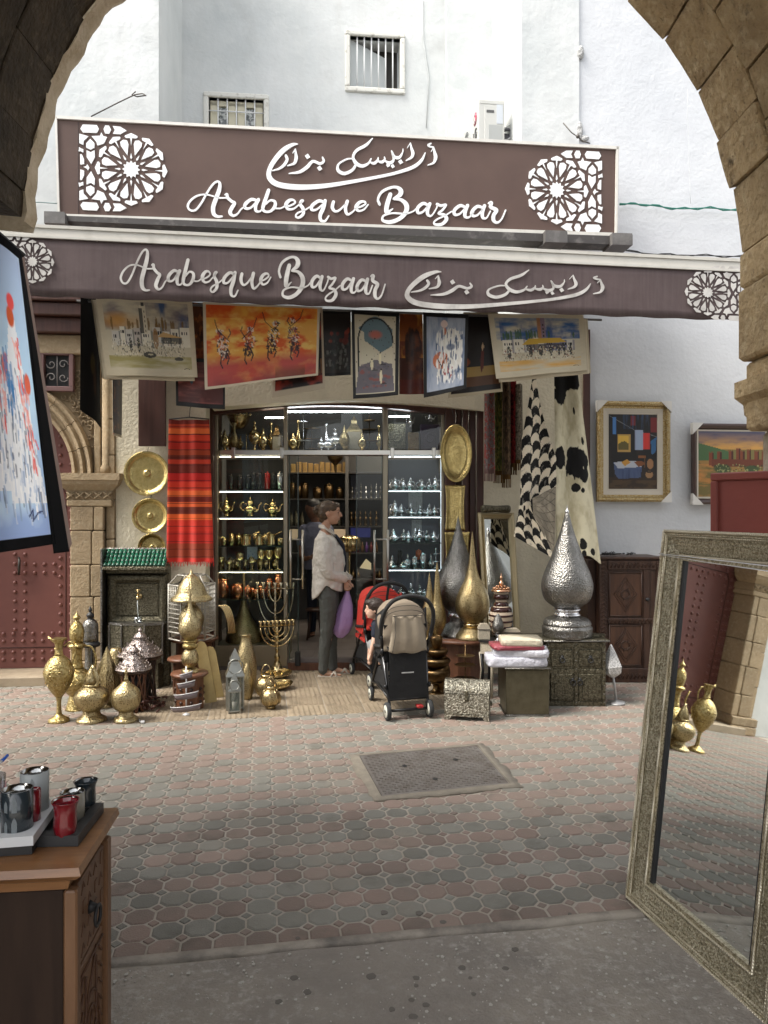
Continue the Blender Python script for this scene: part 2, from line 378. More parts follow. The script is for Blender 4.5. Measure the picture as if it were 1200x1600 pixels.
for r in range(0,46):
 b=KERB+.05+(r+.5)*pp
 for cidx in range(-60,62):
  a=cidx*pp+(.0 if r%1==0 else pp/2);w=ab(a,b)
  if w.y>7.35 or w.y<1.9 or abs(w.x+.0)>.56*w.y+1.1:continue
  if b>TILE_B-pp/2 and-2.05+0<a-.16*0<1.66 and w.x>-1.9:continue
  if inpoly(w.x+.02,w.y+.02,[MC+(p-MC)*1.04 for p in MH]):continue
  cells.append((w.y if abs(w.x)<.53*w.y else 99,a,b,r))
cells.sort(key=lambda c:c[0])
proto={}
for ci_,(dist,a,b,r) in enumerate(cells[:300]):
 red=(r%2==0)
 if random.random()<.04:red=not red
 if red not in proto:
  m_=MB();paver_mb(m_,rot=False);proto[red]=m_.build('paver',M_pred if red else M_pgrey,paving);o=proto[red]
 else:o=instance(proto[red],paving,(0,0,0),name='paver')
 o.location=ab(a,b,random.uniform(-.0015,.0015));o.rotation_euler=(random.gauss(0,.006),random.gauss(0,.006),PH)
m_=MB()
for(dist,a,b,r) in cells[300:]:paver_mb(m_,a,b,True,0 if(r%2==0)!=(random.random()<.06) else 1,random.uniform(-.0015,.0015))
m_.build('pavers',[M_pred,M_pgrey],paving,kind='stuff',recalc=False)
ts=.30
tp=MB();tp.box(-ts/2+.003,ts/2-.003,-ts/2+.003,ts/2-.003,-.012,-.003)
bw,bh=.058,.028;sq=1/math.sqrt(2)
for i in range(-6,7):
 for j in range(-9,10):
  x=(i*bw*1.0+(j%2)*bw/2);y=j*bh
  cx,cy=(x-y)*sq,(x+y)*sq
  if abs(cx)>ts/2-.026 or abs(cy)>ts/2-.026:continue
  w_,h_=bw/2-.004,bh/2-.004
  q=[(cx+(sx*w_-sy*h_)*sq,cy+(sx*w_+sy*h_)*sq) for sx,sy in((-1,-1),(1,-1),(1,1),(-1,1))]
  tp.plate(q,-.004,.001)
step=bpy.data.objects.new('threshold_floor',None);COL.objects.link(step);tag(step,kind='structure')
t0_=None
for i in range(-7,5):
 for j in range(0,7):
  c=ab(TA0+.45+i*ts+1.15,TILE_B+.16+j*ts)
  if c.x<-1.95 or c.x>.8 or c.y>7.45:continue
  if t0_ is None:t0_=tp.build('tile',M_tile,step);o=t0_
  else:o=instance(t0_,step,(0,0,0),name='tile')
  o.location=c;o.rotation_euler=(random.gauss(0,.002),random.gauss(0,.002),PH+(math.pi/2 if(i+j)%2 else 0))
mm=MB();n=56;rim=[]
import itertools
def polyper(poly,n):
 L_=[];k=len(poly)
 for i in range(k):
  a,b=poly[i],poly[(i+1)%k]
  for t in range(n//k):L_.append(a+(b-a)*(t/(n//k)))
 return L_
outer=[p+(p-MC).normalized()*random.uniform(.0,.03) for p in polyper(MHo,n)]
inner=polyper([MC+(p-MC)*1.01 for p in MH],n)
mm.add([(p.x,p.y,.0035) for p in outer]+[(p.x,p.y,.009) for p in inner],[(i,(i+1)%n,n+(i+1)%n,n+i) for i in range(n)],0,True)
mm.add([(p.x,p.y,-.012) for p in outer]+[(p.x,p.y,.0035) for p in outer],[(i,(i+1)%n,n+(i+1)%n,n+i) for i in range(n)])
mhr=thing('manhole_cover','square steel manhole cover with raised tread pattern set in sandy mortar','manhole cover',(0,0,0))
mm.build('mortar_collar',M_sand,mhr)
pl=MB();pl.plate([(p.x,p.y) for p in MH],-.01,.008);pl.build('plate',M_iron,mhr)
tr=MB()
for i in range(1,30):
 for j in range(1,24):
  u,v=i/30,j/24
  p=(MH[0]*(1-u)+MH[1]*u)*(1-v)+(MH[3]*(1-u)+MH[2]*u)*v
  if(i,j) in((9,9),(22,8),(14,18)):continue
  dx,dy=(.011,.004) if(i+j)%2 else(.004,.011)
  tr.plate([(p.x-dx,p.y),(p.x,p.y-dy),(p.x+dx,p.y),(p.x,p.y+dy)],.007,.0115)
tr.build('tread',M_iron,mhr,kind='stuff')
kh=MB()
for(i,j) in((9,9),(22,8),(14,18)):
 u,v=i/30,j/24;p=(MH[0]*(1-u)+MH[1]*u)*(1-v)+(MH[3]*(1-u)+MH[2]*u)*v
 kh.lathe([(.016,0),(.016,.003),(.01,.003)],p.x,p.y,.008,10)
kh.build('key_hole',M_black,mhr)
pf=MB()
NX,NY=60,40
vv=[];ff=[]
for j in range(NY+1):
 for i in range(NX+1):
  a=-5+10*i/NX;b=-4+(KERB+4)*j/NY
  if j==NY:b+=.006*math.sin(i*1.7)+.008*math.sin(i*.63)
  vv.append(tuple(ab(a,b,.012 if j<NY else .004)))
for j in range(NY):
 for i in range(NX):k=j*(NX+1)+i;ff.append((k,k+1,k+NX+2,k+NX+1))
pf.add(vv,ff,0,True)
tag(pf.build('passage_floor',M_conc),kind='structure')
ks=MB()
vv=[]
for i in range(81):
 a=-5+i/8;w1=.004*math.sin(i*2.3)+.005*math.sin(i*.9)
 vv+=[tuple(ab(a,KERB+.014+w1,-.01)),tuple(ab(a,KERB+.018+w1,.006)),tuple(ab(a,KERB+.062+w1*.3,.008)),tuple(ab(a,KERB+.068,-.008))]
ks.add(vv,[(i*4+j,i*4+j+1,i*4+j+5,i*4+j+4) for i in range(80) for j in range(3)],0,True)
tag(ks.build('kerb_strip',mat('edge strip concrete',(.34,.30,.25),.9,var=(7,(.14,.125,.11),.4,.7),bump=[('noise',60,.6,.008)])),kind='structure')
ch=MB()
for i in range(2600):
 a=random.uniform(-1.6,1.8);b=random.uniform(1.0,KERB-.02);p=ab(a,b);s_=random.choice([.0015,.002,.003,.005])*random.uniform(.7,1.5)
 t_=[(s_*math.cos(q+random.uniform(-.4,.4)),s_*math.sin(q)*1.1) for q in(0,1.3,2.6,3.9,5.1)]
 ch.plate([(p.x+x,p.y+y) for x,y in t_],.011,.0135)
tag(ch.build('aggregate_chips',M_aggr,recalc=False),kind='stuff')
gs=MB()
for(px,py) in((460,1528),(480,1550),(650,1528),(650,1540),(643,1562),(665,1570),(612,1577),(735,1528),(805,1483),(790,1513),(722,1512),(580,1525),(740,1553),(435,1565),(692,1436),(655,1422),(890,1423),(465,1461),(600,1421),(645,1588)):
 p=G(px,py,.013);r_=random.uniform(.006,.018);z_=.0125 if py>1480 else .0015
 gs.plate([(p.x+r_*random.uniform(.75,1.15)*math.cos(q*.628),p.y+r_*random.uniform(.75,1.15)*math.sin(q*.628)) for q in range(10)],z_-.003,z_+.0012)
tag(gs.build('gum_spots',M_spot),kind='stuff')
# ================================================== near stone archway
AFT=([0,14,33,46,90,138,150,160,175,180],[1,.988,.988,.984,1.02,1.065,1.046,1.027,1.007,1])
AF=lambda a:float(np.interp(math.degrees(a),*AFT))
YA=3.30;AR=1.592;ACZ=2.70;ACX=-.01
arch=thing('stone_arch','rough brown stone archway framing the view of the shop','archway',(ACX,YA,0))
nv_=19
def wedge(a0,a1,y0,y1,r0,r1,seg=4,rough=0.):
 m=MB();vv=[];ff=[]
 for(y,ins) in((y0,.006),(y0+.008,0),(y1-.008,0),(y1,.006)):
  for i in range(seg+1):
   aa0,aa1=a0+ins/r0*.6,a1-ins/r0*.6
   a=aa0+(aa1-aa0)*i/seg
   e=ins*.7+(.004 if i in(0,seg) else 0)
   vv.append(((r0+e)*AF(a)*math.cos(a),y,(r0+e)*AF(a)*math.sin(a)))
  for i in range(seg,-1,-1):
   a=a0+(a1-a0)*i/seg;vv.append((r1*math.cos(a),y,r1*math.sin(a)))
 n=2*(seg+1)
 for j in range(3):
  for i in range(n):ff.append((j*n+i,j*n+(i+1)%n,(j+1)*n+(i+1)%n,(j+1)*n+i))
 ff.append(tuple(range(n-1,-1,-1)));ff.append(tuple(3*n+i for i in range(n)))
 m.add(vv,ff);return m
for course in range(4):
 y0,y1=[(-.34,0),(-.70,-.345),(-1.08,-.705),(-1.5,-1.085)][course]
 off=(course%2)*.5
 edges=[0]+[math.pi*(k+off+random.uniform(-.16,.16))/nv_ for k in range(1 if off==0 else 0,nv_) if 0<(k+off)<nv_-.8]+[math.pi*.968]
 for a0,a1 in zip(edges[:-1],edges[1:]):
  if a1-a0<.02:continue
  midl=(a0+a1)/2
  g_=.003 if midl<1.95 else .0008;w_=wedge(a0+g_,a1-g_,y0,y1,AR+random.uniform(-.008,.01),AR+.27)
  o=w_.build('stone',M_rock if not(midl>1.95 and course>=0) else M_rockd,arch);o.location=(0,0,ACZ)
mr_=MB();mr_.lathe([(AR+.285,.0),(AR+.285,1.55)],0,0,ACZ,40,0,a0=0,a1=math.pi,axis='y');
ob=mr_.build('mortar',M_sand,arch);ob.modifiers.new('thickness','SOLIDIFY').thickness=.1;ob.modifiers['thickness'].offset=0
rm=MB();vv=[]
for i in range(41):
 a=math.pi*(.60+.372*i/40);e=.006*math.sin(i*1.9)+.007*math.sin(i*.77)
 for(r,y) in((AR-.010+e,-.02),(AR-.014+e,.07),(AR+.02+e,.13),(AR+.2,.13)):vv.append((r*AF(a)*math.cos(a),y,ACZ+r*AF(a)*math.sin(a)))
rm.add(vv,[(i*4+j,i*4+j+1,i*4+j+5,i*4+j+4) for i in range(40) for j in range(3)],0,True)
rm.build('daylight_rim',mat('rim stone paled as daylight',(.62,.52,.38),.9,var=(9,(.42,.33,.21),.4,.7),bump=[('noise',50,.7,.015)]),arch,label='outer edge of the arch coloured pale as street light')  # street light on the arch edge is put into this pale colour
for sgn in(-1,1):
 z=0;k=0
 while z<2.70-.02:
  top=(2.02,2.13)[1] if False else None
  hgt=min(random.uniform(.27,.34),2.70-z)
  if 2.70-z-hgt<.1:hgt=2.70-z
  zc=z+hgt/2;ins=0.
  if sgn==-1:ins=.29
  elif zc<2.0:ins=.10
  elif sgn==1 and zc<2.12:ins=.03
  for(y0,y1) in((-.75,0),(-1.5,-.755)) if k%2 else((-.45,0),(-1.1,-.455),(-1.5,-1.105)):
   m=MB();x0=AR+ins+random.uniform(-.006,.008);m.box(x0,AR+.32,y0,y1,z+.003,z+hgt-.003,.014)
   if sgn==-1:m.v=[Vector((-p.x,p.y,p.z)) for p in m.v]
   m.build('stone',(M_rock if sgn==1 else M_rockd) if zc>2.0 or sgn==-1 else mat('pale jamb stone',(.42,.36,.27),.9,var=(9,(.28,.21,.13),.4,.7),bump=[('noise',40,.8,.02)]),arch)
  z+=hgt;k+=1
im=MB();im.prism([(AR-.005,2.13),(AR-.005,2.06),(AR+.035,2.03),(AR+.04,1.985),(AR+.10,1.93),(AR+.2,1.9),(AR+.2,2.13)],-1.4,.03)
im.build('impost',M_rock,arch)
ab_=thing('archway_building','white street building pierced by the near stone archway','building',(0,0,0))
m=MB();pts=[(-7,0),(ACX-AR-.22,0)]
pts+=[(ACX+(AR+.22)*AF(math.pi*(1-i/24))*math.cos(math.pi*(1-i/24)),ACZ+(AR+.22)*AF(math.pi*(1-i/24))*math.sin(math.pi*(1-i/24))) for i in range(25)]+[(ACX+AR+.22,0),(7,0),(7,5.1),(-7,5.1)]
m.prism(pts,YA-.35,YA-.02);m.build('wall',M_white,ab_)
m=MB();m.lathe([(AR+.05,0),(AR+.05,1.9)],ACX,YA-1.49,ACZ,32,0,a0=0,a1=math.pi,axis='y');
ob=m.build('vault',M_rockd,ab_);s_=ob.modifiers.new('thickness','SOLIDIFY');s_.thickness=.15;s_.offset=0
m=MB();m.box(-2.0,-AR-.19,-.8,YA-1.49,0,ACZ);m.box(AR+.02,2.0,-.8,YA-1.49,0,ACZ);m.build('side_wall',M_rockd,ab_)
# ================================================== shop building
FY,FT=7.03,.10;FA=math.atan(FT)
def FP(px,py,d=0.):return onplane(px,py,FY-d,FT)
bld=thing('shop_building','whitewashed building that houses the bazaar with barred upper windows','building',(0,0,0))
CF,SF=math.cos(FA),math.sin(FA)
def fl(s_,d,z=0):
 return Vector((s_*CF+d*SF,FY+s_*SF-d*CF,z))
def fx(px,d=0.):
 p=FP(px,800,d);return(Vector((p.x,p.y-FY,0))).dot(Vector((CF,SF,0)))
FM=Matrix.Translation((0,FY,0))@Matrix.Rotation(FA,4,'Z')
def fmb(k=1.):m=MB(k);m.M=FM.copy();return m
def fz(py,px,d=0.):return FP(px,py,d).z
def opening_wall(m,s0,s1,z0,z1,holes,y0,y1):
 """wall slab with rectangular holes (list of s0,s1,z0,z1)"""
 ss=sorted({s0,s1,*[h[0] for h in holes],*[h[1] for h in holes]});zs=sorted({z0,z1,*[h[2] for h in holes],*[h[3] for h in holes]})
 for a,b in zip(ss[:-1],ss[1:]):
  for c,d in zip(zs[:-1],zs[1:]):
   mx,mz=(a+b)/2,(c+d)/2
   if any(h[0]<mx<h[1]and h[2]<mz<h[3] for h in holes):continue
   m.box(a,b,y0,y1,c,d)
m=fmb();m.box(fx(181),fx(321),0,.3,0,3.35);m.build('wall',M_cream,bld,label='cream roughcast wall beside the stone portal')
m=fmb()
arcp=[(fx(330),3.35),(fx(330),2.52)]+[(fx(330)+(fx(760)-fx(330))*i/16,2.52+.085*math.sin(math.pi*i/16)) for i in range(17)]+[(fx(760),3.35)]
m.prism(arcp,0,.25);m.build('wall',M_cream,bld,label='cream plaster band above the display window')
m=fmb();m.box(fx(757),fx(918),.0,.35,0,3.35);m.build('pier',M_cream,bld)
m=fmb();m.box(fx(911),fx(921),-.02,.2,0,3.33);m.build('corner_strip',M_brownp,bld)
m=fmb();m.box(fx(921),9,.02,.35,0,8.6);m.build('wall',M_blue,bld,label='bluish white wall right of the shop front')
m=fmb();m.box(fx(905)-0,fx(921),.02,.35,3.30,8.6);m.build('wall',M_blue,bld)
zu=3.36
m=fmb();m.box(-9,fx(248),0,1.3,3.3,8.6);m.build('upper_wall',M_white,bld)
RD=1.25
def RX(px):return fx(px,-RD)
def RZ(py,px):return FP(px,py,-RD).z
w1=(RX(547),RX(625),RZ(138,586),RZ(58,586));w2=(RX(326),RX(412),RZ(212,370),RZ(154,370))
m=fmb();opening_wall(m,fx(248)-.3,RX(752)+.6,3.0,9.2,[w1,w2],RD,RD+.25);m.build('upper_wall',M_white,bld)
m=fmb();m.box(RX(696),RX(752)+.6,RD-.09,RD,3.0,9.2);m.build('pilaster',M_white,bld)
m=fmb();m.box(fx(815),fx(905),.0,RD+.3,3.30,9.2);m.build('upper_pier',M_white,bld)
m=fmb();m.box(-3.4,3,.3,RD+.2,3.2,3.32);m.build('ledge',M_white,bld)
M_frame=mat('flaking white window paint',(.66,.65,.60),.6,var=(14,(.4,.38,.33),.55,.7));M_bar=mat('white iron bar',(.72,.73,.73),.5)
M_cframe=mat('cream window wood',(.60,.56,.42),.55)
glassd=mat('dim window glass',(.10,.11,.11),.15,var=(22,(.5,.52,.5),.48,.56))
def upwin(w,style):
 s0,s1,z0,z1=w;f=fmb();t=.055;y0=RD-.03
 f.box(s0-t,s1+t,y0,y0+.1,z1,z1+t,.01);f.box(s0-t,s1+t,y0,y0+.1,z0-t,z0,.01)
 f.box(s0-t,s0,y0,y0+.1,z0,z1,.01);f.box(s1,s1+t,y0,y0+.1,z0,z1,.01)
 wi=f.build('window',M_frame,bld)
 b=fmb()
 if style==1:
  for i in range(1,7):b.tube([(s0+(s1-s0)*i/7,RD+.01,z0),(s0+(s1-s0)*i/7,RD+.01,z1)],.008,6)
  p=fmb();xm=s0+(s1-s0)*.74;p.add([(s0,RD+.08,z0),(xm,RD+.2,z0),(xm,RD+.2,z1-.12),(s0,RD+.08,z1)],[(0,1,2,3)]);sh=p.build('shutter',mat('pale shutter',(.55,.58,.58),.6),wi);sh.modifiers.new('thickness','SOLIDIFY').thickness=.02
 else:
  for i in range(1,6):b.tube([(s0+(s1-s0)*i/6,RD+.01,z0),(s0+(s1-s0)*i/6,RD+.01,z1)],.008,6)
  b.tube([(s0,RD+.005,z1-.14),(s1,RD+.005,z1-.14)],.007,6)
  for(a,c) in((0.02,.49),(.51,.98)):
   p=fmb();x0,x1=s0+(s1-s0)*a,s0+(s1-s0)*c
   for bx in((x0,x1,z1-.07,z1-.01),(x0,x1,z0,z0+.05),(x0,x0+.085,z0,z1-.03),(x1-.085,x1,z0,z1-.03)):p.box(bx[0],bx[1],RD+.035,RD+.075,bx[2],bx[3],.004)
   p.build('sash',M_cframe,wi)
   p=fmb();p.box(x0+.08,x1-.08,RD+.060,RD+.07,z0+.05,z1-.07);p.build('pane',glassd,wi)
 b.build('bars',M_bar,wi)
 p=fmb();p.box(s0,s1,RD+.26,RD+.30,z0-.1,z1+.1);p.build('dark_reveal',M_dark,wi)
upwin(w1,1);upwin(w2,2)
m=fmb();m.tube([(RX(660),RD-.01,RZ(0,660)),(RX(661),RD-.01,RZ(60,660)),(RX(670),RD-.01,RZ(120,660)),(RX(666),RD-.01,RZ(200,660))],.005,5);m.build('conduit',mat('grey flex',(.5,.52,.52),.7),bld)
for nm,pts,r_,mt,lb in(('cable',[(968,318),(1010,320),(1060,326),(1110,325),(1160,330)],.010,mat('green cable',(.02,.16,.12),.5),'bundle of green cables strung across the bluish wall'),('cable',[(960,389),(1020,397),(1090,399),(1160,401)],.008,M_black,'black cable running above the right end of the awning'),('wire',[(1074,140),(1076,230),(1079,318)],.003,mat('grey flex',(.5,.52,.52),.7),'thin grey wire hanging down the bluish wall'),('wire',[(20,316),(60,316),(90,318)],.008,mat('grey green wire',(.2,.28,.27),.6),'thin dark wire on the white wall at the left end of the sign')):
 m=MB()
 for q in range(2 if nm=='cable' else 1):
  m.tube([FP(p[0],p[1]+q*2.4*math.sin(i*1.5+1),.05) for i,p in enumerate(smooth_pts(pts,5))],r_*.6,6)
 tag(m.build(nm,mt),lb,nm)
for nm,pts,lb in(('wall_bracket',[(142,182),(185,160),(210,148),(222,146),(228,149),(214,151),(206,148),(212,143)],'bent rusty wire stay on the white wall above the left end of the sign'),('wall_bracket',[(880,192),(893,207),(903,214),(912,221),(922,224)],'bent rusty wire stay on the pier right of the air conditioner')):
 m=MB();m.tube([FP(p[0],p[1],.04+.12*i/len(pts)) for i,p in enumerate(pts)],.006,5)
 if len(pts)<7:m.ell(FP(903,213,.1),(.02,.02,.02),8)
 tag(m.build(nm,mat('rusty wire',(.10,.09,.08),.6,metal=.5)),lb,'wall bracket')
for(px,py,r_) in((907,82,(.035,.03,.07)),(906,204,(.03,.012,.09)),(913,216,(.05,.012,.03))):m=MB();m.ell(FP(px,py,.0),r_,10);m.build('mortar_lump',mat('grey broken plaster',(.45,.45,.44),.95,bump=[('noise',30,1.,.05)]),bld)
# ================================================== stone portal with the studded door, far left
PX0=fx(112);PXR=fx(181)
CX=PX0-.70;RI,RO=.69,.88;SPZ=1.86
por=thing('stone_portal','carved sandstone doorway with pilasters, moulded arch and lacework panel at the far left','portal')
def blocks(s0,s1,z0,z1,y0,y1,hts,split=None):
 z=z0;i=0
 while z<z1-.01:
  h=min(hts[i%len(hts)],z1-z)
  if z1-z-h<.06:h=z1-z
  cuts=[s0,s1] if not split else[s0,s0+(s1-s0)*split[i%len(split)],s1]
  for a,b in zip(cuts[:-1],cuts[1:]):
   m=fmb();m.box(a+.0025,b-.0025,y0+random.uniform(0,.006),y1,z+.0025,z+h-.0025,.009);m.build('block',M_stone,por)
  z+=h;i+=1
for sg in(1,-1):
 def mx(a,b):return(a,b) if sg==1 else(2*CX-b,2*CX-a)
 s0,s1=mx(PX0,fx(165));blocks(s0,s1,.20,1.60,-.06,.3,[.25,.33,.29,.31,.27],[.64,.7,.6])
 s0,s1=mx(fx(165)+.004,PXR);blocks(s0,s1,.20,3.0,-.02,.3,[.36,.41,.33])
 s0,s1=mx(PX0-.01,PXR+.01);blocks(s0,s1,0,.20,-.10,.3,[.10,.10])
 m=fmb();a,b=mx(fx(107),fx(178));m.box(a,b,-.06,.25,1.60,1.66,.01);m.box(a-.0,b,-.05,.25,1.66,1.74,.004)
 prof=[(.0,1.74),(.02,1.76),(.06,1.80),(.07,1.83),(.08,1.84),(.08,1.90)]
 for(e0,z0),(e1,z1) in zip(prof[:-1],prof[1:]):
  v=[]
  for e,z in((e0,z0),(e1,z1)):v+=[(a-e,-.05-e,z),(b+e,-.05-e,z),(b+e,.2,z),(a-e,.2,z)]
  if z1>z0 or e1>e0:m.add(v,[(0,1,5,4),(1,2,6,5),(3,0,4,7)])
 m.add([(a-.08,-.13,1.90),(b+.08,-.13,1.90),(b+.08,.2,1.90),(a-.08,.2,1.90)],[(0,1,2,3)])
 m.build('capital',M_stone,por)
 m=fmb();nn=5
 for i in range(nn):
  c=a+(b-a)*(i+.5)/nn;hw=(b-a)/nn/2
  for q in(1,-1):m.tube([(c-hw,-.057,1.70-q*.03),(c,-.062,1.70),(c+hw,-.057,1.70+q*.03)],.008,5)
 m.build('interlace_band',M_stone,por)
 m=fmb();c=sum(mx(fx(160),fx(171)))/2;m.lathe([(.05,1.9),(.05,1.96),(.035,1.98),(.035,2.95)],c,.0,0,12);m.build('colonnette',M_stone,por)
 s0,s1=mx(fx(148),fx(158));m=fmb();m.box(s0,s1,-.02,.2,1.9,2.98,.008);m.build('block',M_stone,por)
for k in range(11):
 a0,a1=math.pi*k/11+.004,math.pi*(k+1)/11-.004;m=fmb();seg=6;pr=[(RI,.25),(RI,.03),(RI+.035,-.0),(RI+.05,.03),(RI+.075,.03),(RI+.095,-.03),(RI+.12,-.04),(RI+.14,.0),(RO-.02,-.04),(RO,-.05),(RO+.012,.02),(RO+.012,.25)]
 v=[];f=[]
 for i in range(seg+1):
  a=a0+(a1-a0)*i/seg
  for(r,y) in pr:v.append((CX+r*math.cos(a),y,SPZ+.04+r*math.sin(a)))
 n=len(pr)
 for i in range(seg):
  for j in range(n-1):f.append((i*n+j,i*n+j+1,(i+1)*n+j+1,(i+1)*n+j))
 f+=[tuple(range(n)),tuple(seg*n+j for j in range(n-1,-1,-1))]
 m.add(v,f);m.build('voussoir',M_stone,por)
sx0,sx1=2*CX-fx(158),fx(158)
m=fmb();v=[];pts=[(sx1,1.92),(sx1,2.98),(sx0,2.98),(sx0,1.92)]+[(CX-RO*math.cos(math.pi*i/24),SPZ+.04+RO*math.sin(math.pi*i/24)) for i in range(25)]
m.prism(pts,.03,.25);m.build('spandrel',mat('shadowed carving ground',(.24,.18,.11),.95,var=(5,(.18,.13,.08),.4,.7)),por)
gw=(fx(70),fx(107)+.01,fz(604,90),fz(555,90))
lace=fmb();rr=random.Random(5)
s=sx0+.03
gy=0
while s<sx1-.02:
 z=2.02
 while z<2.86:
  d_=math.hypot(s-CX,z-SPZ-.04)
  if d_>RO+.05 and not(gw[0]-.09<s<gw[1]+.06 and gw[2]-.07<z<gw[3]+.07)and abs(s-CX)<1.36:
   R_=rr.uniform(.020,.028);a0=rr.uniform(0,6.28);dr=rr.choice((-1,1));cx=s+rr.uniform(-.012,.012);cz=z+rr.uniform(-.012,.012)
   pts=[(cx+R_*(1.25-.9*t/8)*math.cos(a0+dr*t*.62),.022-.002*t/8,cz+R_*(1.25-.9*t/8)*math.sin(a0+dr*t*.62)) for t in range(9)]
   lace.tube(pts,[.0045+.003*t/8 for t in range(9)],4)
   lace.tube([(cx+.03*math.cos(a0+2),.024,cz+.03*math.sin(a0+2)),(cx+.04*math.cos(a0+2.6),.02,cz+.04*math.sin(a0+2.6)),(cx+.055*math.cos(a0+2.5),.024,cz+.055*math.sin(a0+2.5))],[.002,.007,.002],4)
  z+=.058
 s+=.056;gy+=1
lace.build('lace_carving',M_stone,por,kind='stuff',recalc=False)
m=fmb();m.box(sx0-.1,PXR-.0,-.03,.3,2.985,3.16,.01);m.build('lintel',M_stone,por)
m=fmb();m.box(sx0-.1,PXR,-.10,.3,3.165,3.30,.01);m.box(sx0-.1,PXR,-.16,.3,3.305,3.42,.01);m.box(sx0-.6,PXR+.05,-.2,.3,3.425,3.75,.01);m.build('timber_lintel',M_brownp,por,label='dark red timber lintel over the portal')
m=fmb()
for(a,b,c,d) in((gw[0]-.04,gw[1]+.04,gw[3],gw[3]+.045),(gw[0]-.04,gw[1]+.04,gw[2]-.045,gw[2]),(gw[0]-.04,gw[0],gw[2],gw[3]),(gw[1],gw[1]+.04,gw[2],gw[3])):m.box(a,b,-.025,.06,c,d,.005)
wi=m.build('grille_frame',mat('mauve painted wood',(.16,.085,.08),.55),por)
m=fmb();m.box(gw[0],gw[1],.025,.035,gw[2],gw[3]);m.build('dark_opening',M_black,wi)
m=fmb();mz=(gw[2]+gw[3])/2;mxs=(gw[0]+gw[1])/2
for sx in(-1,1):
 for sz in(-1,1):
  cx,cz=mxs+sx*.052,mz+sz*.06
  m.tube([(cx+.045*(1-t/14)*math.cos(t*.62+(0 if sx>0 else math.pi))*1,.0,cz+sz*.045*(1-t/14)*math.sin(t*.62+(0 if sx>0 else math.pi))) for t in range(12)],.005,5)
m.tube([(mxs,0,gw[2]),(mxs,0,gw[3])],.005,5);m.build('scrollwork',mat('grey iron',(.22,.2,.19),.5),wi)
dr=thing('studded_door','dark red wooden door covered with round studs inside the stone portal','door')
m=fmb();m.prism([(CX-RI-.02,0.09),(CX+RI+.02,.09)]+[(CX+(RI+.02)*math.cos(math.pi*i/24),SPZ+.04+(RI+.02)*math.sin(math.pi*i/24)) for i in range(25)],.235,.29);m.build('leaf',M_doorred,dr)
m=fmb();DX1=CX+.575
DX0=2*CX-DX1;wk=[(DX0,.28),(DX1,.28),(DX1,1.72),(DX1-.04,1.80),(DX0+.04,1.80),(DX0,1.72)]
for(a,b) in zip(wk,wk[1:]+wk[:1]):m.tube([(a[0],.232,a[1]),(b[0],.232,b[1])],.0035,4)
m.build('wicket_joint',mat('dark joint',(.03,.012,.01),.8),dr)
st=fmb()
def stud(x,z):
 if math.hypot(max(0,abs(x-CX)-0),max(0,z-SPZ))<RI-.01:st.lathe([(.020,0),(.017,.009),(.010,.015),(0,.017)],x,.236,z,8,axis='y')
for zz in np.arange(.15,3.0,.088):
 for xo in(-.05,.045,.10):stud(DX1+xo,zz);stud(DX0-xo,zz)
for xx in np.arange(DX0+.06,DX1-.06,.088):
 for zz in(.17,.24,.34,.41,1.86,1.94,2.02,2.10,1.75):stud(xx,zz)
for zz in np.arange(.45,1.75,.088):
 for xo in(-.37,-.46,-.70,-.79):stud(DX1+xo,zz)
for xx in np.arange(DX1-.37,DX1-.06,.088):
 for zz in(.98,1.06):stud(xx,zz)
st.build('studs',M_stud,dr,kind='stuff')
m=fmb();m.tube([(DX1-.42,.22,1.12),(DX1-.40,.18,1.10),(DX1-.40,.17,1.0),(DX1-.42,.22,.97)],.012,8);m.build('knocker',mat('dark iron',(.06,.055,.05),.45,metal=.7),dr)
m=fmb();m.box(CX-RI-.2,PX0-.0,-.14,.32,-.01,.085,.012);m.build('doorstep',M_tile,dr,label='pale stone doorstep')
m=fmb();m.box(-9,2*CX-PXR,0,.3,0,3.3);m.build('wall',M_white,bld)
m=fmb();m.box(PX0-2.3,PXR-.001,.3,.36,0,3.3);m.build('core_wall',M_dark,bld)
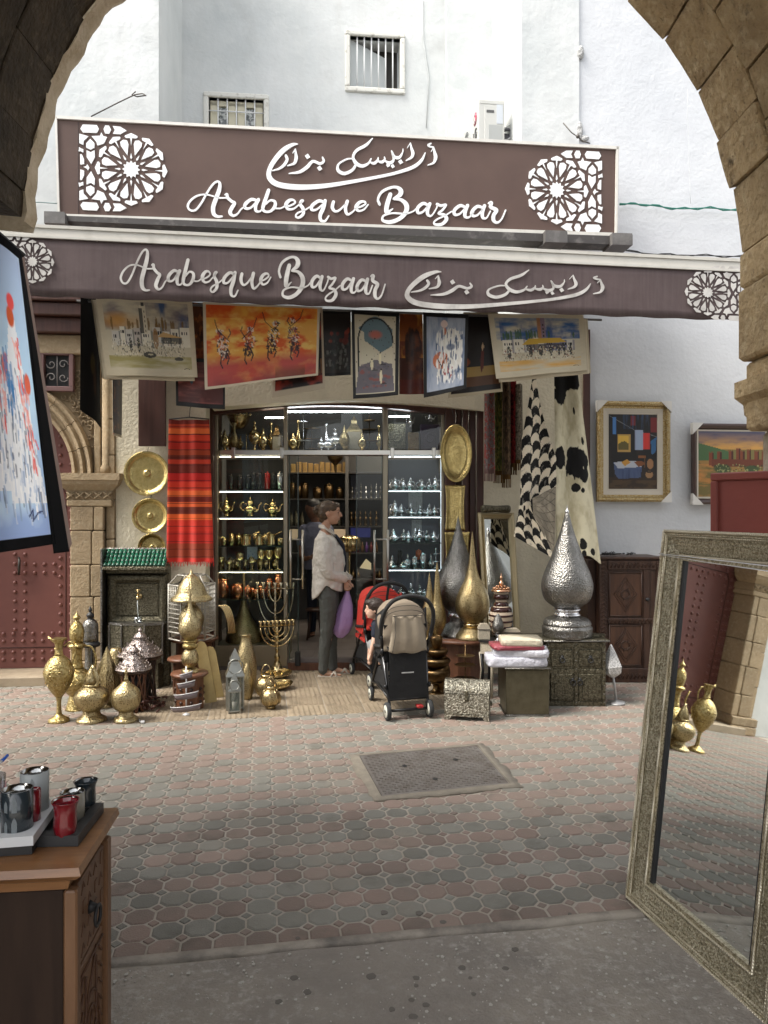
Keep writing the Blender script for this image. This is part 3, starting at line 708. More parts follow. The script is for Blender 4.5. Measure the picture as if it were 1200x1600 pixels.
# ================================================== lettering: brush strokes (x, y, half width) traced as centre lines
def crop(ox,oy,f,strokes):return[[(ox+x/f,oy+y/f,w/f) for(x,y,w) in s] for s in strokes]
LATIN=crop(280,270,4.615,[[(340,184,5),(285,183,5),(205,162,5),(140,166,6),(88,198,7),(63,240,8),(80,272,7),(118,272,7),(160,222,7),(203,145,7),(243,88,7),(275,66,7),(294,82,10),(288,130,14),(266,190,15),(246,250,15),(250,298,14),(278,318,9),(310,317,6)],[(328,162,3),(345,158,9),(350,182,11),(378,208,10),(400,222,11),(382,252,13),(367,288,13),(388,312,9),(420,300,6),(450,262,5),(478,248,5)],[(553,200,9),(520,196,11),(478,228,12),(478,258,10),(515,256,7),(552,218,6)],[(572,196,12),(552,235,13),(554,276,10),(580,282,6),(602,262,5)],[(645,128,12),(628,178,13),(610,230,13),(604,268,11),(628,284,8),(662,278,9),(690,245,12),(690,212,10),(658,202,7),(624,228,6)],[(690,258,6),(728,260,5),(760,246,5)],[(758,244,5),(800,240,6),(836,218,6),(822,199,7),(793,203,11),(770,232,13),(785,264,9),(825,262,6),(862,235,5)],[(862,235,5),(893,205,7),(880,206,9),(874,232,11),(893,262,12),(893,300,11),(862,326,8),(840,315,6),(856,292,6),(905,272,5),(942,250,5)],[(1050,218,8),(1008,206,11),(960,238,12),(955,268,10),(990,268,7),(1035,232,6)],[(1052,204,12),(1038,258,14),(1017,308,13),(1022,345,10),(1052,350,7),(1078,314,5)],[(1112,212,11),(1104,250,12),(1122,280,9),(1155,272,7),(1200,228,5)],[(1212,208,12),(1198,258,12),(1212,302,9),(1246,288,6),(1276,256,5)],[(1276,256,5),(1312,246,6),(1343,226,6),(1332,210,7),(1298,218,11),(1274,250,12),(1292,277,8),(1330,268,6),(1362,232,5)],[(1445,232,9),(1433,192,8),(1460,142,9),(1518,112,9),(1568,108,10),(1597,132,16),(1588,165,15),(1542,192,5),(1598,198,11),(1638,236,16),(1632,288,16),(1585,335,14),(1520,358,13),(1468,346,9),(1474,312,7),(1540,294,6),(1625,298,6),(1680,284,5),(1708,262,5)],[(1522,158,14),(1506,205,16),(1494,256,16),(1498,288,12),(1540,262,3)],[(1793,236,8),(1758,224,11),(1720,254,12),(1720,290,10),(1754,286,7),(1792,244,6)],[(1806,226,12),(1790,268,13),(1792,304,10),(1818,312,6),(1852,262,5),(1862,232,4)],[(1858,228,9),(1885,240,9),(1922,234,8),(1898,270,8),(1868,296,7),(1908,306,10),(1926,336,13),(1895,372,11),(1848,376,8),(1836,358,6),(1866,334,6),(1915,312,5),(1962,282,5)],[(2060,250,8),(2024,240,11),(1984,272,12),(1986,304,10),(2020,300,7),(2058,262,6)],[(2078,238,12),(2060,284,13),(2062,320,10),(2090,322,6),(2122,284,5)],[(2186,254,8),(2148,246,11),(2112,280,12),(2114,312,10),(2148,308,7),(2186,268,6)],[(2200,240,12),(2184,288,13),(2188,326,10),(2214,328,6),(2242,280,5)],[(2232,222,8),(2248,220,13),(2246,250,12),(2286,272,13),(2266,308,13),(2266,346,12),(2290,362,8),(2322,338,6),(2352,272,5)]])
ARABIC=crop(410,210,4.138,[[(228,66,3),(195,70,10),(140,102,15),(88,158,15),(48,225,14),(46,282,16),(100,326,17),(230,344,17),(400,336,14),(600,305,11),(800,267,9),(900,241,10),(980,211,11),(1028,170,9),(1052,122,3)],[(213,98,4),(216,128,8),(218,158,11),(205,190,8),(162,206,3)],[(213,98,4),(196,124,2)],[(152,140,8),(160,165,9),(142,198,9),(110,224,7),(64,238,3)],[(388,150,4),(396,176,8),(372,192,8),(326,178,9),(288,215,11),(240,246,9),(172,256,3)],[(712,28,3),(670,72,9),(610,106,9),(586,148,8),(606,190,11),(645,208,10),(685,190,7),(702,160,4)],[(692,182,4),(722,190,9),(744,170,7),(748,152,3)],[(744,176,4),(772,182,9),(790,165,6),(788,148,3)],[(788,172,4),(822,188,10),(848,165,7),(834,108,3)],[(838,112,3),(852,148,9),(884,152,9),(906,118,4),(908,96,2)],[(592,160,3),(545,164,5),(492,196,6),(490,236,10),(530,256,10),(580,234,9),(606,196,7)],[(956,58,3),(962,90,7),(972,125,10),(962,152,8),(928,172,3)],[(956,58,3),(936,90,2)],[(1106,88,4),(1112,118,8),(1119,150,11),(1106,186,7),(1068,202,3)],[(1106,88,4),(1090,114,2)],[(1088,62,5),(1070,72,5),(1082,82,5),(1106,86,4)]])
DOTS=[(410+x/4.138,210+y/4.138,r/4.138) for(x,y,r) in((292,145,17),(370,222,17),(812,202,13),(842,208,13),(893,180,16))]
def ribbon(m,st,conv,depth,mi=0,n=6):
 pts=smooth_pts(st,n);L_=[];R_=[]
 P2=[np.array(p[:2]) for p in pts]
 for i,p in enumerate(pts):
  t=P2[min(i+1,len(P2)-1)]-P2[max(i-1,0)];t=t/(np.linalg.norm(t)+1e-9);q=np.array((-t[1],t[0]))*max(.4,p[2])
  L_.append(P2[i]+q);R_.append(P2[i]-q)
 def cap(c,d,r):
  a0=math.atan2(d[1],d[0]);return[c+r*np.array((math.cos(a0+math.pi*k/6-math.pi/2),math.sin(a0+math.pi*k/6-math.pi/2))) for k in range(1,6)]
 v=[];f=[]
 for i in range(len(pts)):
  a,b=L_[i],R_[i];v+=[conv(a,depth),conv(b,depth),conv(a,0),conv(b,0)]
 for i in range(len(pts)-1):
  k=i*4;f+=[(k,k+1,k+5,k+4),(k,k+4,k+6,k+2),(k+1,k+3,k+7,k+5)]
 e=(len(pts)-1)*4;f+=[(0,2,3,1),(e,e+1,e+3,e+2)]
 m.add(v,f,mi)
 for(c,nb,r) in((P2[0],P2[1],pts[0][2]),(P2[-1],P2[-2],pts[-1][2])):
  r=max(.4,r);ring=[c+r*.97*np.array((math.cos(k*math.pi/5),math.sin(k*math.pi/5))) for k in range(10)]
  m.add([conv(p,depth*.9) for p in ring]+[conv(p,0) for p in ring],[tuple(range(10))]+[(k,(k+1)%10,10+(k+1)%10,10+k) for k in range(10)],mi)
def arabesque_panel(m,c,R,conv,depth,side,squash=1.,kx=1.,shear=0.):
 """twelve-fold rosette with its bordering strap pattern; side=-1: border at left"""
 def put(poly):
  pp_=[np.array((c[0]+u*R*kx,c[1]-v*R*squash+shear*u*R*kx)) for u,v in poly]
  n=len(pp_);m.add([conv(p,depth) for p in pp_]+[conv(p,0) for p in pp_],[tuple(range(n))]+[(i,(i+1)%n,n+(i+1)%n,n+i) for i in range(n)])
 pol=lambda l,t:[(r*math.cos(math.radians(a+t)),r*math.sin(math.radians(a+t))) for r,a in l]
 put([((.245 if k%2==0 else .18)*math.cos(math.pi*k/12),(.245 if k%2==0 else .18)*math.sin(math.pi*k/12)) for k in range(24)])
 for k in range(12):
  put(pol([(.40,0),(.70,9.),(.80,7.),(.835,0),(.80,-7.),(.70,-9.)],15+30*k))
  put(pol([(.285,0),(.33,4.6),(.45,0),(.33,-4.6)],30*k))
  put(pol([(.66,0),(.865,1.5),(.872,9.2),(.915,11.2),(.94,10.4),(1.0,0),(.94,-10.4),(.915,-11.2),(.872,-9.2),(.865,-1.5)],30*k))
 raw=[[(105,155),(135,105),(300,112),(325,155),(300,203),(135,198)],[(365,160),(385,115),(430,118),(455,165),(430,213),(385,210)],[(465,122),(555,130),(628,175),(555,218),(468,212),(490,170)],[(230,235),(330,230),(345,190),(370,235),(412,245),(375,320),(300,345),(285,300)],[(100,205),(205,235),(150,290),(145,338),(100,315)],[(222,262),(270,310),(270,365),(228,388),(175,365),(175,315)],[(178,388),(228,412),(272,388),(275,470),(232,550),(180,470)],[(100,355),(122,372),(148,380),(145,418),(112,402),(92,405)],[(110,430),(130,435),(155,490),(155,545),(112,555)]]
 for q in raw:
  uv=[((x-672)/400,-(y-603-.047*(x-672))/400) for x,y in q]
  cu=sum(p[0] for p in uv)/len(uv);cv_=sum(p[1] for p in uv)/len(uv);uv=[(cu+(u-cu)*.93,cv_+(v-cv_)*.93) for u,v in uv]
  for sv in(1,-1):put([((u if side<0 else-u),v*sv) for u,v in uv])
 q=[(148,582),(178,572),(190,550),(212,585),(195,618),(180,595)]
 put([(((x-672)/400)*(1 if side<0 else-1),-(y-585)/400) for x,y in q])
SY,ST=6.62,.108
def SP(p,d=0.):q=onplane(p[0],p[1],SY,ST);return q+Vector((ST,-1,0)).normalized()*d
sg=thing('shop_sign','long brown shop sign with white Arabic and Latin script and lacework panels above the awning','shop sign')
c4=[(88,182),(967,230),(965,369),(93,338)]
def slab(m,pts,conv,d0,d1):
 n=len(pts);m.add([conv(p,d1) for p in pts]+[conv(p,d0) for p in pts],[tuple(range(n)),tuple(range(2*n-1,n-1,-1))]+[(i,(i+1)%n,n+(i+1)%n,n+i) for i in range(n)])
m=MB();slab(m,c4,SP,-.22,.0);m.build('panel',M_sign,sg)
def edge_strip(a,b,w,name='trim',mat_=M_alum):
 m=MB();a,b=np.array(a,float),np.array(b,float);t=(b-a)/np.linalg.norm(b-a);q=np.array((-t[1],t[0]))*w
 slab(m,[a,b,b+q,a+q],SP,-.02,.018);m.build(name,mat_,sg)
edge_strip(c4[0],c4[1],4.5);edge_strip((965.5,230),(963.5,368),3.5);edge_strip((968,370),(93,340),5.0*1);edge_strip((91,338),(86.5,184),3.2)
for x in(122,937):
 m=MB();y0=184+(x-88)*.0546;y1=337+(x-93)*.0355;slab(m,[(x,y0+5),(x+.8,y0+5),(x+.8,y1-3),(x,y1-3)],SP,-.01,.004);m.build('panel_joint',mat('dark brown joint',(.05,.03,.027),.6),sg)
m=MB()
for s_ in LATIN:ribbon(m,s_,SP,.012)
m.build('latin_lettering',M_signw,sg,label='white script reading Arabesque Bazaar')
m=MB()
for s_ in ARABIC:ribbon(m,s_,SP,.012)
for(x,y,r) in DOTS:slab(m,[(x-r,y-r*.2),(x+r*.1,y-r),(x+r,y+r*.3),(x-r*.2,y+r)],SP,0,.012)
m.build('arabic_lettering',M_signw,sg,label='white Arabic calligraphy with a long sweeping stroke')
m=MB();arabesque_panel(m,(205.2,265.4),56.7,SP,.01,-1,shear=.047);m.build('lacework_panel',M_signw,sg)
m=MB();arabesque_panel(m,(869.5,297.5),49.5,SP,.01,1,squash=1.08,shear=.047);m.build('lacework_panel',M_signw,sg)
AY,AT=5.72,.134
def AP(p,d=0.):q=onplane(p[0],p[1],AY,AT);return q+Vector((AT,-1,0)).normalized()*d
aw=thing('awning','retractable plum awning with white bazaar lettering on its valance below the sign','awning')
yb=lambda x:351+(x-40)*.0487
yv=lambda x:463.5+(x-60)*.0345
XA0,XA1=-6,1157
m=MB()
for(d0,d1,a,b) in((-.10,.02,0,5),(-.10,.012,5,17),(-.1,.024,17,21)):
 slab(m,[(XA0,yb(XA0)+a),(XA1,yb(XA1)+a),(XA1,yb(XA1)+b-.2),(XA0,yb(XA0)+b-.2)],AP,d0,d1)
m.build('front_bar',M_alum,aw)
m=MB();n=120;v=[];f=[]
for i in range(n+1):
 x=XA0+(XA1-XA0)*i/n
 for j in range(7):
  t=j/6;y=yb(x)+20+(yv(x)-yb(x)-20)*t+(.8*math.sin(i*.9) if j==6 else 0)
  v.append(AP((x,y),.004+.006*t*math.sin(i*.55)+.004*t*math.sin(i*.21+1)))
for i in range(n):
 for j in range(6):k=i*7+j;f.append((k,k+7,k+8,k+1))
m.add(v,f,0,True);ob=m.build('valance',M_val,aw);ob.modifiers.new('thickness','SOLIDIFY').thickness=.004
mb1=MB()
for s_ in LATIN:
 ss=[]
 for(x,y,w) in s_:x2=189+(x-293)*.83;ss.append((x2,391+(y-284)*1.16+(x2-229)*.006,w*.98))
 ribbon(mb1,ss,lambda p,d:AP(p,d+.016),.004)
mb1 .build('latin_lettering',M_valw,aw,label='pale script reading Arabesque Bazaar on the valance')
mb1=MB()
amap=lambda x,y:(632+(x-417)*1.17,425+(y-225)*.8+(632+(x-417)*1.17-685)*.033)
for s_ in ARABIC:ribbon(mb1,[(*amap(x,y),w*1.0) for x,y,w in s_],lambda p,d:AP(p,d+.016),.004)
for(x,y,r) in DOTS:
 x,y=amap(x,y);slab(mb1,[(x-r,y-r*.2),(x+r*.1,y-r),(x+r,y+r*.3),(x-r*.2,y+r)],lambda p,d:AP(p,d),.016,.02)
mb1 .build('arabic_lettering',M_valw,aw,label='pale Arabic calligraphy on the valance')
m=MB();arabesque_panel(m,(1104,458),36,lambda p,d:AP(p,d+.016),.003,1,squash=1.0,shear=.04);m.build('lacework_panel',M_valw,aw)
m=MB();arabesque_panel(m,(52,410),34,lambda p,d:AP(p,d+.016),.003,-1,squash=1.0,shear=.04);m.build('lacework_panel',M_valw,aw)
m=MB();v=[]
for i in range(21):
 x=XA0+(XA1-XA0)*i/20;q=AP((x,yb(x)+2));b=SP((min(max(x,60),985),368+(x-93)*.036),-.02)
 b.z=3.72;b.x=q.x*1.0 if abs(q.x)<9 else q.x;b.y=6.55+.108*b.x
 for t in(0,.33,.66,1):v.append(q.lerp(b,t)+Vector((0,0,-.05*math.sin(math.pi*t))))
m.add(v,[(i*4+j,i*4+j+1,i*4+j+5,i*4+j+4) for i in range(20) for j in range(3)],0,True)
ob=m.build('roof_cloth',M_under,aw);ob.modifiers.new('thickness','SOLIDIFY').thickness=.004
def SQ(d):return lambda p,dd:SP(p,dd+d)
m=MB();slab(m,[(78,341),(975,374),(975,387),(78,349)],SP,-.1,.07);m.build('cassette',mat('profile darkened as shadow',(.05,.045,.042),.5,var=(10,(.16,.15,.14),.52,.75)),aw)  # cassette colour darkened to stand for the shadow below the sign
for(x0,x1) in((77,108),(845,878),(948,978)):
 m=MB();y0=339.5+(x0-78)*.037;slab(m,[(x0,y0),(x1,y0+1),(x1+1,y0+4),(x1+1,y0+19),(x0,y0+18)],SP,-.1,.13);m.build('bracket',M_greyal,aw)
m=MB()
for xx in(150,480,905):
 q=AP((xx,yb(xx)+18));b=Vector((q.x*.8+.2,6.9+.1*q.x,3.72));mid=(q+b)/2+Vector((.35,0,-.02));m.tube([b,mid,q],.022,8)
m.build('folding_arms',M_alum,aw)
rl=MB();rl.tube([P(120,470,6.05),P(940,500,6.35)],.010,8);tag(rl.build('hanging_rail',M_greyal),'thin steel rail under the awning carrying the hanging canvases','rail')
# ================================================== metals and other goods materials
M_brass=mat('pierced brass',(.42,.33,.18),.42,metal=1.,var=[(14,(.33,.25,.12),.4,.7)],holes=(80,.40,(.14,.10,.045)),bump=[('cell',80,.5,.003),('noise',24,.3,.012)])
M_brassf=mat('finely pierced brass',(.47,.385,.22),.42,metal=1.,var=[(20,(.37,.29,.15),.4,.7)],holes=(72,.38,(.15,.11,.05)),bump=[('cell',72,.8,.004)])
M_tray=mat('beaten brass tray',(.60,.47,.20),.27,metal=1.,var=(30,(.48,.36,.14),.42,.62),bump=[('swirl',14,.25,.003),('noise',30,.3,.006)])
M_gold=mat('polished brass',(.62,.48,.25),.2,metal=1.,bump=[('noise',60,.12,.003)])
M_plate=mat('engraved brass plate',(.52,.42,.20),.36,metal=1.,var=(55,(.30,.21,.07),.42,.62),bump=[('swirl',16,.5,.004),('cell',70,.5,.004)])
M_silver=mat('pierced silver metal',(.26,.25,.235),.36,metal=1.,var=(14,(.17,.165,.15),.4,.7),holes=(95,.38,(.11,.105,.095)),bump=[('cell',85,.75,.005),('noise',25,.3,.012)])
M_silverp=mat('polished silver metal',(.74,.74,.77),.26,metal=1.,bump=[('noise',50,.15,.003)])
M_embo=mat('embossed silver metal',(.42,.40,.33),.36,metal=1.,var=(55,(.17,.155,.12),.42,.58),bump=[('cell',90,1.,.006),('swirl',30,.4,.004)])
M_emdark=mat('antique embossed sheet',(.17,.155,.11),.42,metal=.9,var=(60,(.07,.062,.042),.42,.60),bump=[('cell',100,.9,.005)])
M_filig=mat('silver filigree',(.36,.31,.29),.4,metal=1.,holes=(75,.42,(.07,.05,.045)),bump=[('crack',70,1.,.006)])
M_copper=mat('polished copper',(.72,.32,.17),.18,metal=1.,bump=[('noise',50,.15,.003)])
M_antq=mat('dark antique brass',(.20,.13,.06),.3,metal=1.,var=(20,(.10,.06,.03),.4,.7),bump=[('cell',150,.4,.003)])
M_wood=mat('carved dark walnut',(.060,.028,.016),.45,grain=(2,26,(.028,.012,.008),2),bump=[('noise',60,.2,.004)])
M_woodr=mat('reddish stool wood',(.16,.065,.032),.42,grain=(3,24,(.08,.03,.016),2),bump=[('noise',60,.2,.003)])
M_woodo=mat('orange varnished cedar',(.27,.13,.05),.32,grain=(3,24,(.15,.065,.025),0),coat=.3,bump=[('noise',50,.15,.003)])
M_bone=mat('inlaid bone',(.50,.44,.34),.4,holes=(170,.34,(.05,.04,.03)))
M_tin=mat('zinc lantern metal',(.40,.41,.38),.38,metal=1.,var=(9,(.30,.30,.27),.4,.7))
M_blk=mat('black rubber plastic',(.014,.014,.015),.55)
M_led=mat('led strip',(1,1,1),emit=((.90,.95,1.),14.));M_leds=mat('shelf led strip',(1,1,1),emit=((.85,.92,1.),6))
M_ledw=mat('warm led strip',(1,1,1),emit=((1.,.88,.70),14.))
M_shelfg=glass_mat('shelf glass',(.55,.66,.64),.06)
M_pane=glass_mat('shop window glass',(.94,.97,.96),.018,.0)
M_steel=mat('brushed steel',(.52,.50,.46),.28,metal=1.)
M_champ=mat('champagne profile',(.34,.30,.23),.38,metal=.8)
M_wall_in=mat('shop interior wall',(.11,.105,.10),.7)
M_wall_bl=mat('cool lit back panel',(.095,.10,.125),.6)
M_floor_in=mat('shop floor slabs',(.20,.17,.16),.4,var=(4,(.15,.13,.12),.4,.7))
# ================================================== display front and interior
CY=7.28
def C(px,py,y=None):return P(px,py,CY if y is None else y)
dc=thing('glazed_storefront','glazed shop front with champagne frames, glass shelves and strip lights','storefront')
def cbox(name,px0,px1,py0,py1,y0,y1,mt,parent=dc,ch=.004,Y=None,label=None):
 a,b=P(px0,py1,Y or y0),P(px1,py0,Y or y0);m=MB();m.box(a.x,b.x,y0,y1,a.z,b.z,ch);return m.build(name,mt,parent,label=label)
for(x0,x1) in((333,340),(443,449),(598,606),(690,694)):cbox('post',x0,x1,636,1040,CY-.02,CY+.04,M_champ)
cbox('transom',343,694,703,711,CY-.05,CY-.022,M_steel)
cbox('transom',336,694,704,708,CY-.02,CY+.35,M_champ)
m=MB();a=P(334,0,CY).x;b=P(700,0,CY).x;v=[]
zt=lambda x:P(0,650,CY).z+.09*math.sin(math.pi*(x-a)/(b-a))
pts=[(a+(b-a)*i/20,zt(a+(b-a)*i/20)) for i in range(21)]
m.prism(pts+[(x,z+.13) for x,z in reversed(pts)],CY-.10,CY+.02);m.build('arched_head',M_brownp,dc)
for(x0,x1,y0,y1) in((341,442,645,702),(450,597,640,702),(607,689,642,702)):cbox('pane',x0,x1,y0,y1,CY,CY+.006,M_pane,ch=0)
for(x0,x1) in((341,442),(607,689)):cbox('pane',x0,x1,712,1008 if x0<400 else 1008,CY,CY+.006,M_pane,ch=0)
cbox('plinth',335,449,1009,1041,CY-.03,CY+.36,M_champ);cbox('plinth',598,694,1000,1041,CY-.03,CY+.36,M_champ)
cbox('led_strip',413,443,651,652.8,CY+.03,CY+.045,M_ledw,Y=CY);cbox('led_strip',450,596,641.5,643.5,CY+.03,CY+.045,M_led,Y=CY);cbox('led_strip',608,640,649,651,CY+.03,CY+.045,M_led,Y=CY)
cbox('side_board',322,333,620,1041,CY-.1,CY+.3,M_brownp)
for k,(x0,x1) in enumerate(((341,443),(606,690))):
 for i,py in enumerate((712,767,809,853,893,937) if k==0 else(712,766,807,848,890,935)):
  z=P(0,py,CY).z;a,b=P(x0,py,CY).x,P(x1,py,CY).x
  if i:m=MB();m.box(a+.004,b-.004,CY+.015,CY+.34,z-.008,z,0);m.build('glass_shelf',M_shelfg,dc);m=MB();m.box(a+.004,b-.004,CY+.009,CY+.014,z-.009,z+.001);m.build('shelf_edge',mat('green glass edge',(.03,.05,.045),.2),dc)
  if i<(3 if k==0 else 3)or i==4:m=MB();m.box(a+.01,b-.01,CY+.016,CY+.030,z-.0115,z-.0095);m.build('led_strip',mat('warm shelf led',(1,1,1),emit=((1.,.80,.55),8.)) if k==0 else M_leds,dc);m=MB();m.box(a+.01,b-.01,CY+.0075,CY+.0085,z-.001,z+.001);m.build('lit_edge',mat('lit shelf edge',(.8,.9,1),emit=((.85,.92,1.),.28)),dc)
 m=MB();a=P(x0,0,CY).x;b=P(x1,0,CY).x;m.box(a+.003,b-.003,CY+.36,CY+.38,P(0,1008,CY).z,P(0,714,CY).z);m.build('back_panel',M_black if k==0 else M_wall_bl,dc)
m=MB();m.box(P(341,0,CY).x,P(690,0,CY).x,CY+.52,CY+.54,P(0,702,CY).z,P(0,620,CY).z);m.build('back_panel',M_dark,dc)
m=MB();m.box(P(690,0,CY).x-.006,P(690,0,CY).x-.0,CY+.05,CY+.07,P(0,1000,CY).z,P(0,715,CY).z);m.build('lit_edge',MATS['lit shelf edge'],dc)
for px in(361,437,610,675):cbox('glass_clamp',px,px+6,699,716,CY-.06,CY+.01,M_steel)
for(x0,x1,y0,y1) in((640,660,757,766),(638,660,768,806),(643,659,812,842)):
 cbox('print_sheet',x0,x1,y0,y1,CY+.345,CY+.350,mat('grey print sheet',(.30,.30,.31),.6,holes=(60,.3,(.1,.1,.11))),Y=CY+.34)
for(nm,xa,xb,hx) in(('glass_door',452,466,(454,473)),('glass_door',557,597,(585,606))):
 t=thing(nm,'left glass shop door standing open with twin steel pull bars' if xa<500 else 'right glass shop door with two upright steel pull bars','door')
 m=MB();y_=CY-.08;a,b=P(xa,0,y_).x,P(xb,0,y_).x;m.box(a,b,y_,y_+.012,P(0,1035,y_).z,P(0,713,y_).z);m.build('pane',M_pane,t)
 m=MB()
 for e in(a,b):m.box(e-.004,e+.004,y_-.002,y_+.014,P(0,1036,y_).z,P(0,712,y_).z)
 m.build('glass_edge',mat('green glass edge',(.03,.05,.045),.2),t)
 for x in hx:
  m=MB();m.tube([P(x,828,y_-.05),P(x,920,y_-.05)],.012,10);m.tube([P(x,843,y_-.05),P(x,843,y_+.02)],.006,6);m.tube([P(x,905,y_-.05),P(x,905,y_+.02)],.006,6);m.build('handle',M_steel,t)
 m=MB();m.tube([P(hx[0]-2,843,y_-.03),P(hx[1]+2,843,y_-.03)],.007,6);m.tube([P(hx[0]-2,905,y_-.03),P(hx[1]+2,905,y_-.03)],.007,6);m.build('crossbar',M_steel,t)
 m=MB();m.box(b-.03,b+.02,y_-.03,y_+.03,P(0,1040,y_).z,P(0,1018,y_).z,.006);m.build('floor_clamp',M_blk,t)
ins=thing('shop_interior','dim back room of the shop with shelved rear wall','interior')
IY=9.9;x0,x1=P(336,0,CY).x-.3,P(694,0,CY).x+.4
m=MB();m.box(x0,x1,CY-.02,IY+.1,-.005,.115);m.build('floor',M_floor_in,ins)
m=MB();m.box(P(449,0,7.2).x,P(598,0,7.2).x,CY-.05,CY-.021,-.005,.075,.006);m.build('step',M_woodr,ins)
for i in range(8):
 for j in range(6):
  m=MB();xx=x0+i*.42;yy=CY+j*.42
  if i==0 and j==0:m.box(.004,.416,.004,.416,.116,.121,.002);q0=m.build('floor_tile',M_floor_in,ins,loc=(xx,yy,0))
  else:instance(q0,ins,(xx,yy,0),name='floor_tile')
m=MB();m.box(x0,x1,IY,IY+.1,0,2.9);m.build('rear_wall',M_wall_in,ins)
m=MB();m.box(x0-.1,x0,CY+.4,IY,0,2.9);m.box(x1,x1+.1,CY+.4,IY,0,2.9);m.build('side_wall',M_wall_in,ins)
m=MB();m.box(x0,x1,CY+.3,IY,2.75,2.85);m.build('ceiling',M_wall_in,ins)
IS=IY-.38
for py in(738,779,822,864,905):
 z=P(0,py,IS).z;m=MB();m.box(x0+.02,x1-.02,IS,IY,z-.015,z);m.build('shelf',M_dark,ins)
for px in(542,):m=MB();xx=P(px,0,IS).x;m.box(xx-.02,xx+.02,IS-.01,IY,.12,2.6);m.build('upright',M_wall_in,ins)
m=MB();m.box(P(546,0,IS).x,P(596,0,IS).x,IY-.012,IY-.004,P(0,780,IS).z,P(0,735,IS).z);m.build('lit_panel',mat('dim bluish panel',(.2,.22,.3),.6),ins)
m=MB();m.box(P(546,0,IS).x,P(578,0,IS).x,IY-.03,IY-.02,P(0,841,IS).z,P(0,826,IS).z);m.build('screen',mat('blue display',(.03,.03,.07),emit=((.10,.11,.42),.06)),ins)
for px0,px1 in((452,470),(522,541)):
 m=MB();m.box(P(px0,0,IS).x,P(px1,0,IS).x,IS-.01,IS+.01,P(0,842,IS).z,P(0,827,IS).z,.004);m.build('warm_light_box',mat('warm lamp glow',(.5,.4,.3),emit=((.9,.62,.36),.06)),ins)
m=MB();m.prism([(P(562,0,IS).x,P(0,887,IS).z),(P(572,0,IS).x,P(0,873,IS).z),(P(580,0,IS).x,P(0,880,IS).z),(P(580,0,IS).x,P(0,890,IS).z)],IS-.04,IS-.02);m.build('lamp_glow',mat('small lamp glow',(.9,.8,.6),emit=((1.,.75,.4),.08)),ins)
m=MB();m.tube([P(645,667,8.3),P(661,648,7.9)],.012,6);m.build('led_strip',M_ledw,ins)
for xx in(-.9,.0,.45):m=MB();m.box(xx,xx+.05,8.1,9.5,2.735,2.748);m.build('added_fill_strip',M_ledw,ins)  # unseen strips added under the ceiling to brighten the back room
bd=thing('panelled_shutter','dark red brown folded timber shutter right of the display window','shutter')
xs=[694,712,722,732,744,757]
for i in range(5):
 a,b=P(xs[i]+.5,0,7.2).x,P(xs[i+1]-.5,0,7.2).x;yy=7.16+(.03 if i%2 else 0)
 m=MB();m.box(a,b,yy,yy+.06,0.02,P(0,622,7.2).z,.012);m.build('board',M_brownp,bd)
lb=MB();lb.box(P(216,0,6.7).x,P(258,0,6.7).x,6.70,6.74,P(0,697,6.7).z,3.3,.004);tag(lb.build('hanging_board',M_brownp),'dark red brown board hanging on the cream wall above the upper brass plate','board')
# ================================================== generic goods, built in photo pixels at the depth of their shelf
SNAP=[(CY+.01,CY+.36,[P(0,q,CY).z for q in(767,809,853,893,937)]+[P(0,q,CY).z for q in(766,807,848,890,935)]+[P(0,704,CY).z]),(IS,IY,[P(0,q,IS).z for q in(738,779,822,864,905)])]
def TH(name,label,cat,px,py,Y=None,group=None,rotz=0.,z=None):
 if Y is None:loc=G(px,py);Y=loc.y
 else:
  loc=P(px,py,Y)
  if z is not None:loc.z=z
  else:
   for(ya,yb_,zs_) in SNAP:
    if ya<Y<yb_:
     c=min(zs_,key=lambda q:abs(q-loc.z))
     if abs(c-loc.z)<.045:loc.z=c+.001
 t=thing(name,label,cat,loc,rotz,group);t['k_']=Y/F;return t
def K(t):return MB(t['k_'])
def finial(m,z,r,h,cx=0):m.lathe(sprof([(r*.35,z),(r,z+h*.22),(r*.35,z+h*.42),(r*.6,z+h*.58),(r*.2,z+h*.75),(0,z+h)],3),cx,0,0,8)
def teapot(label,px,py,w,h,mt,Y,group=None,flip=False,cat='teapot',tall=1.):
 t=TH('teapot',label,cat,px,py,Y,group);s_=-1 if flip else 1
 r=w*.30
 m=K(t);m.lathe(sprof([(r*.55,0),(r*.62,h*.05),(r*.5,h*.1),(r,h*.3),(r*.92,h*.45),(r*.5,h*.6),(r*.55,h*.66)],3),seg=14,lobes=8,lobe=.04);m.build('body',mt,t)
 m=K(t);m.lathe(sprof([(r*.58,h*.66),(r*.45,h*.76),(r*.12,h*.82)],3),seg=12);finial(m,h*.8,r*.16,h*.2);m.build('lid',mt,t)
 m=K(t);m.tube(smooth_pts([(s_*r*.8,0,h*.25),(s_*r*1.25,0,h*.32),(s_*r*1.35,0,h*.52),(s_*r*1.7,0,h*.66)],3),[r*.2,r*.18,r*.16,r*.14,r*.12,r*.11,r*.1,r*.1,r*.09,r*.1],6);m.build('spout',mt,t)
 m=K(t);m.tube(smooth_pts([(-s_*r*.6,0,h*.62),(-s_*r*1.3,0,h*.66),(-s_*r*1.5,0,h*.42),(-s_*r*.95,0,h*.25)],4),r*.09,6);m.build('handle',mt,t)
 return t
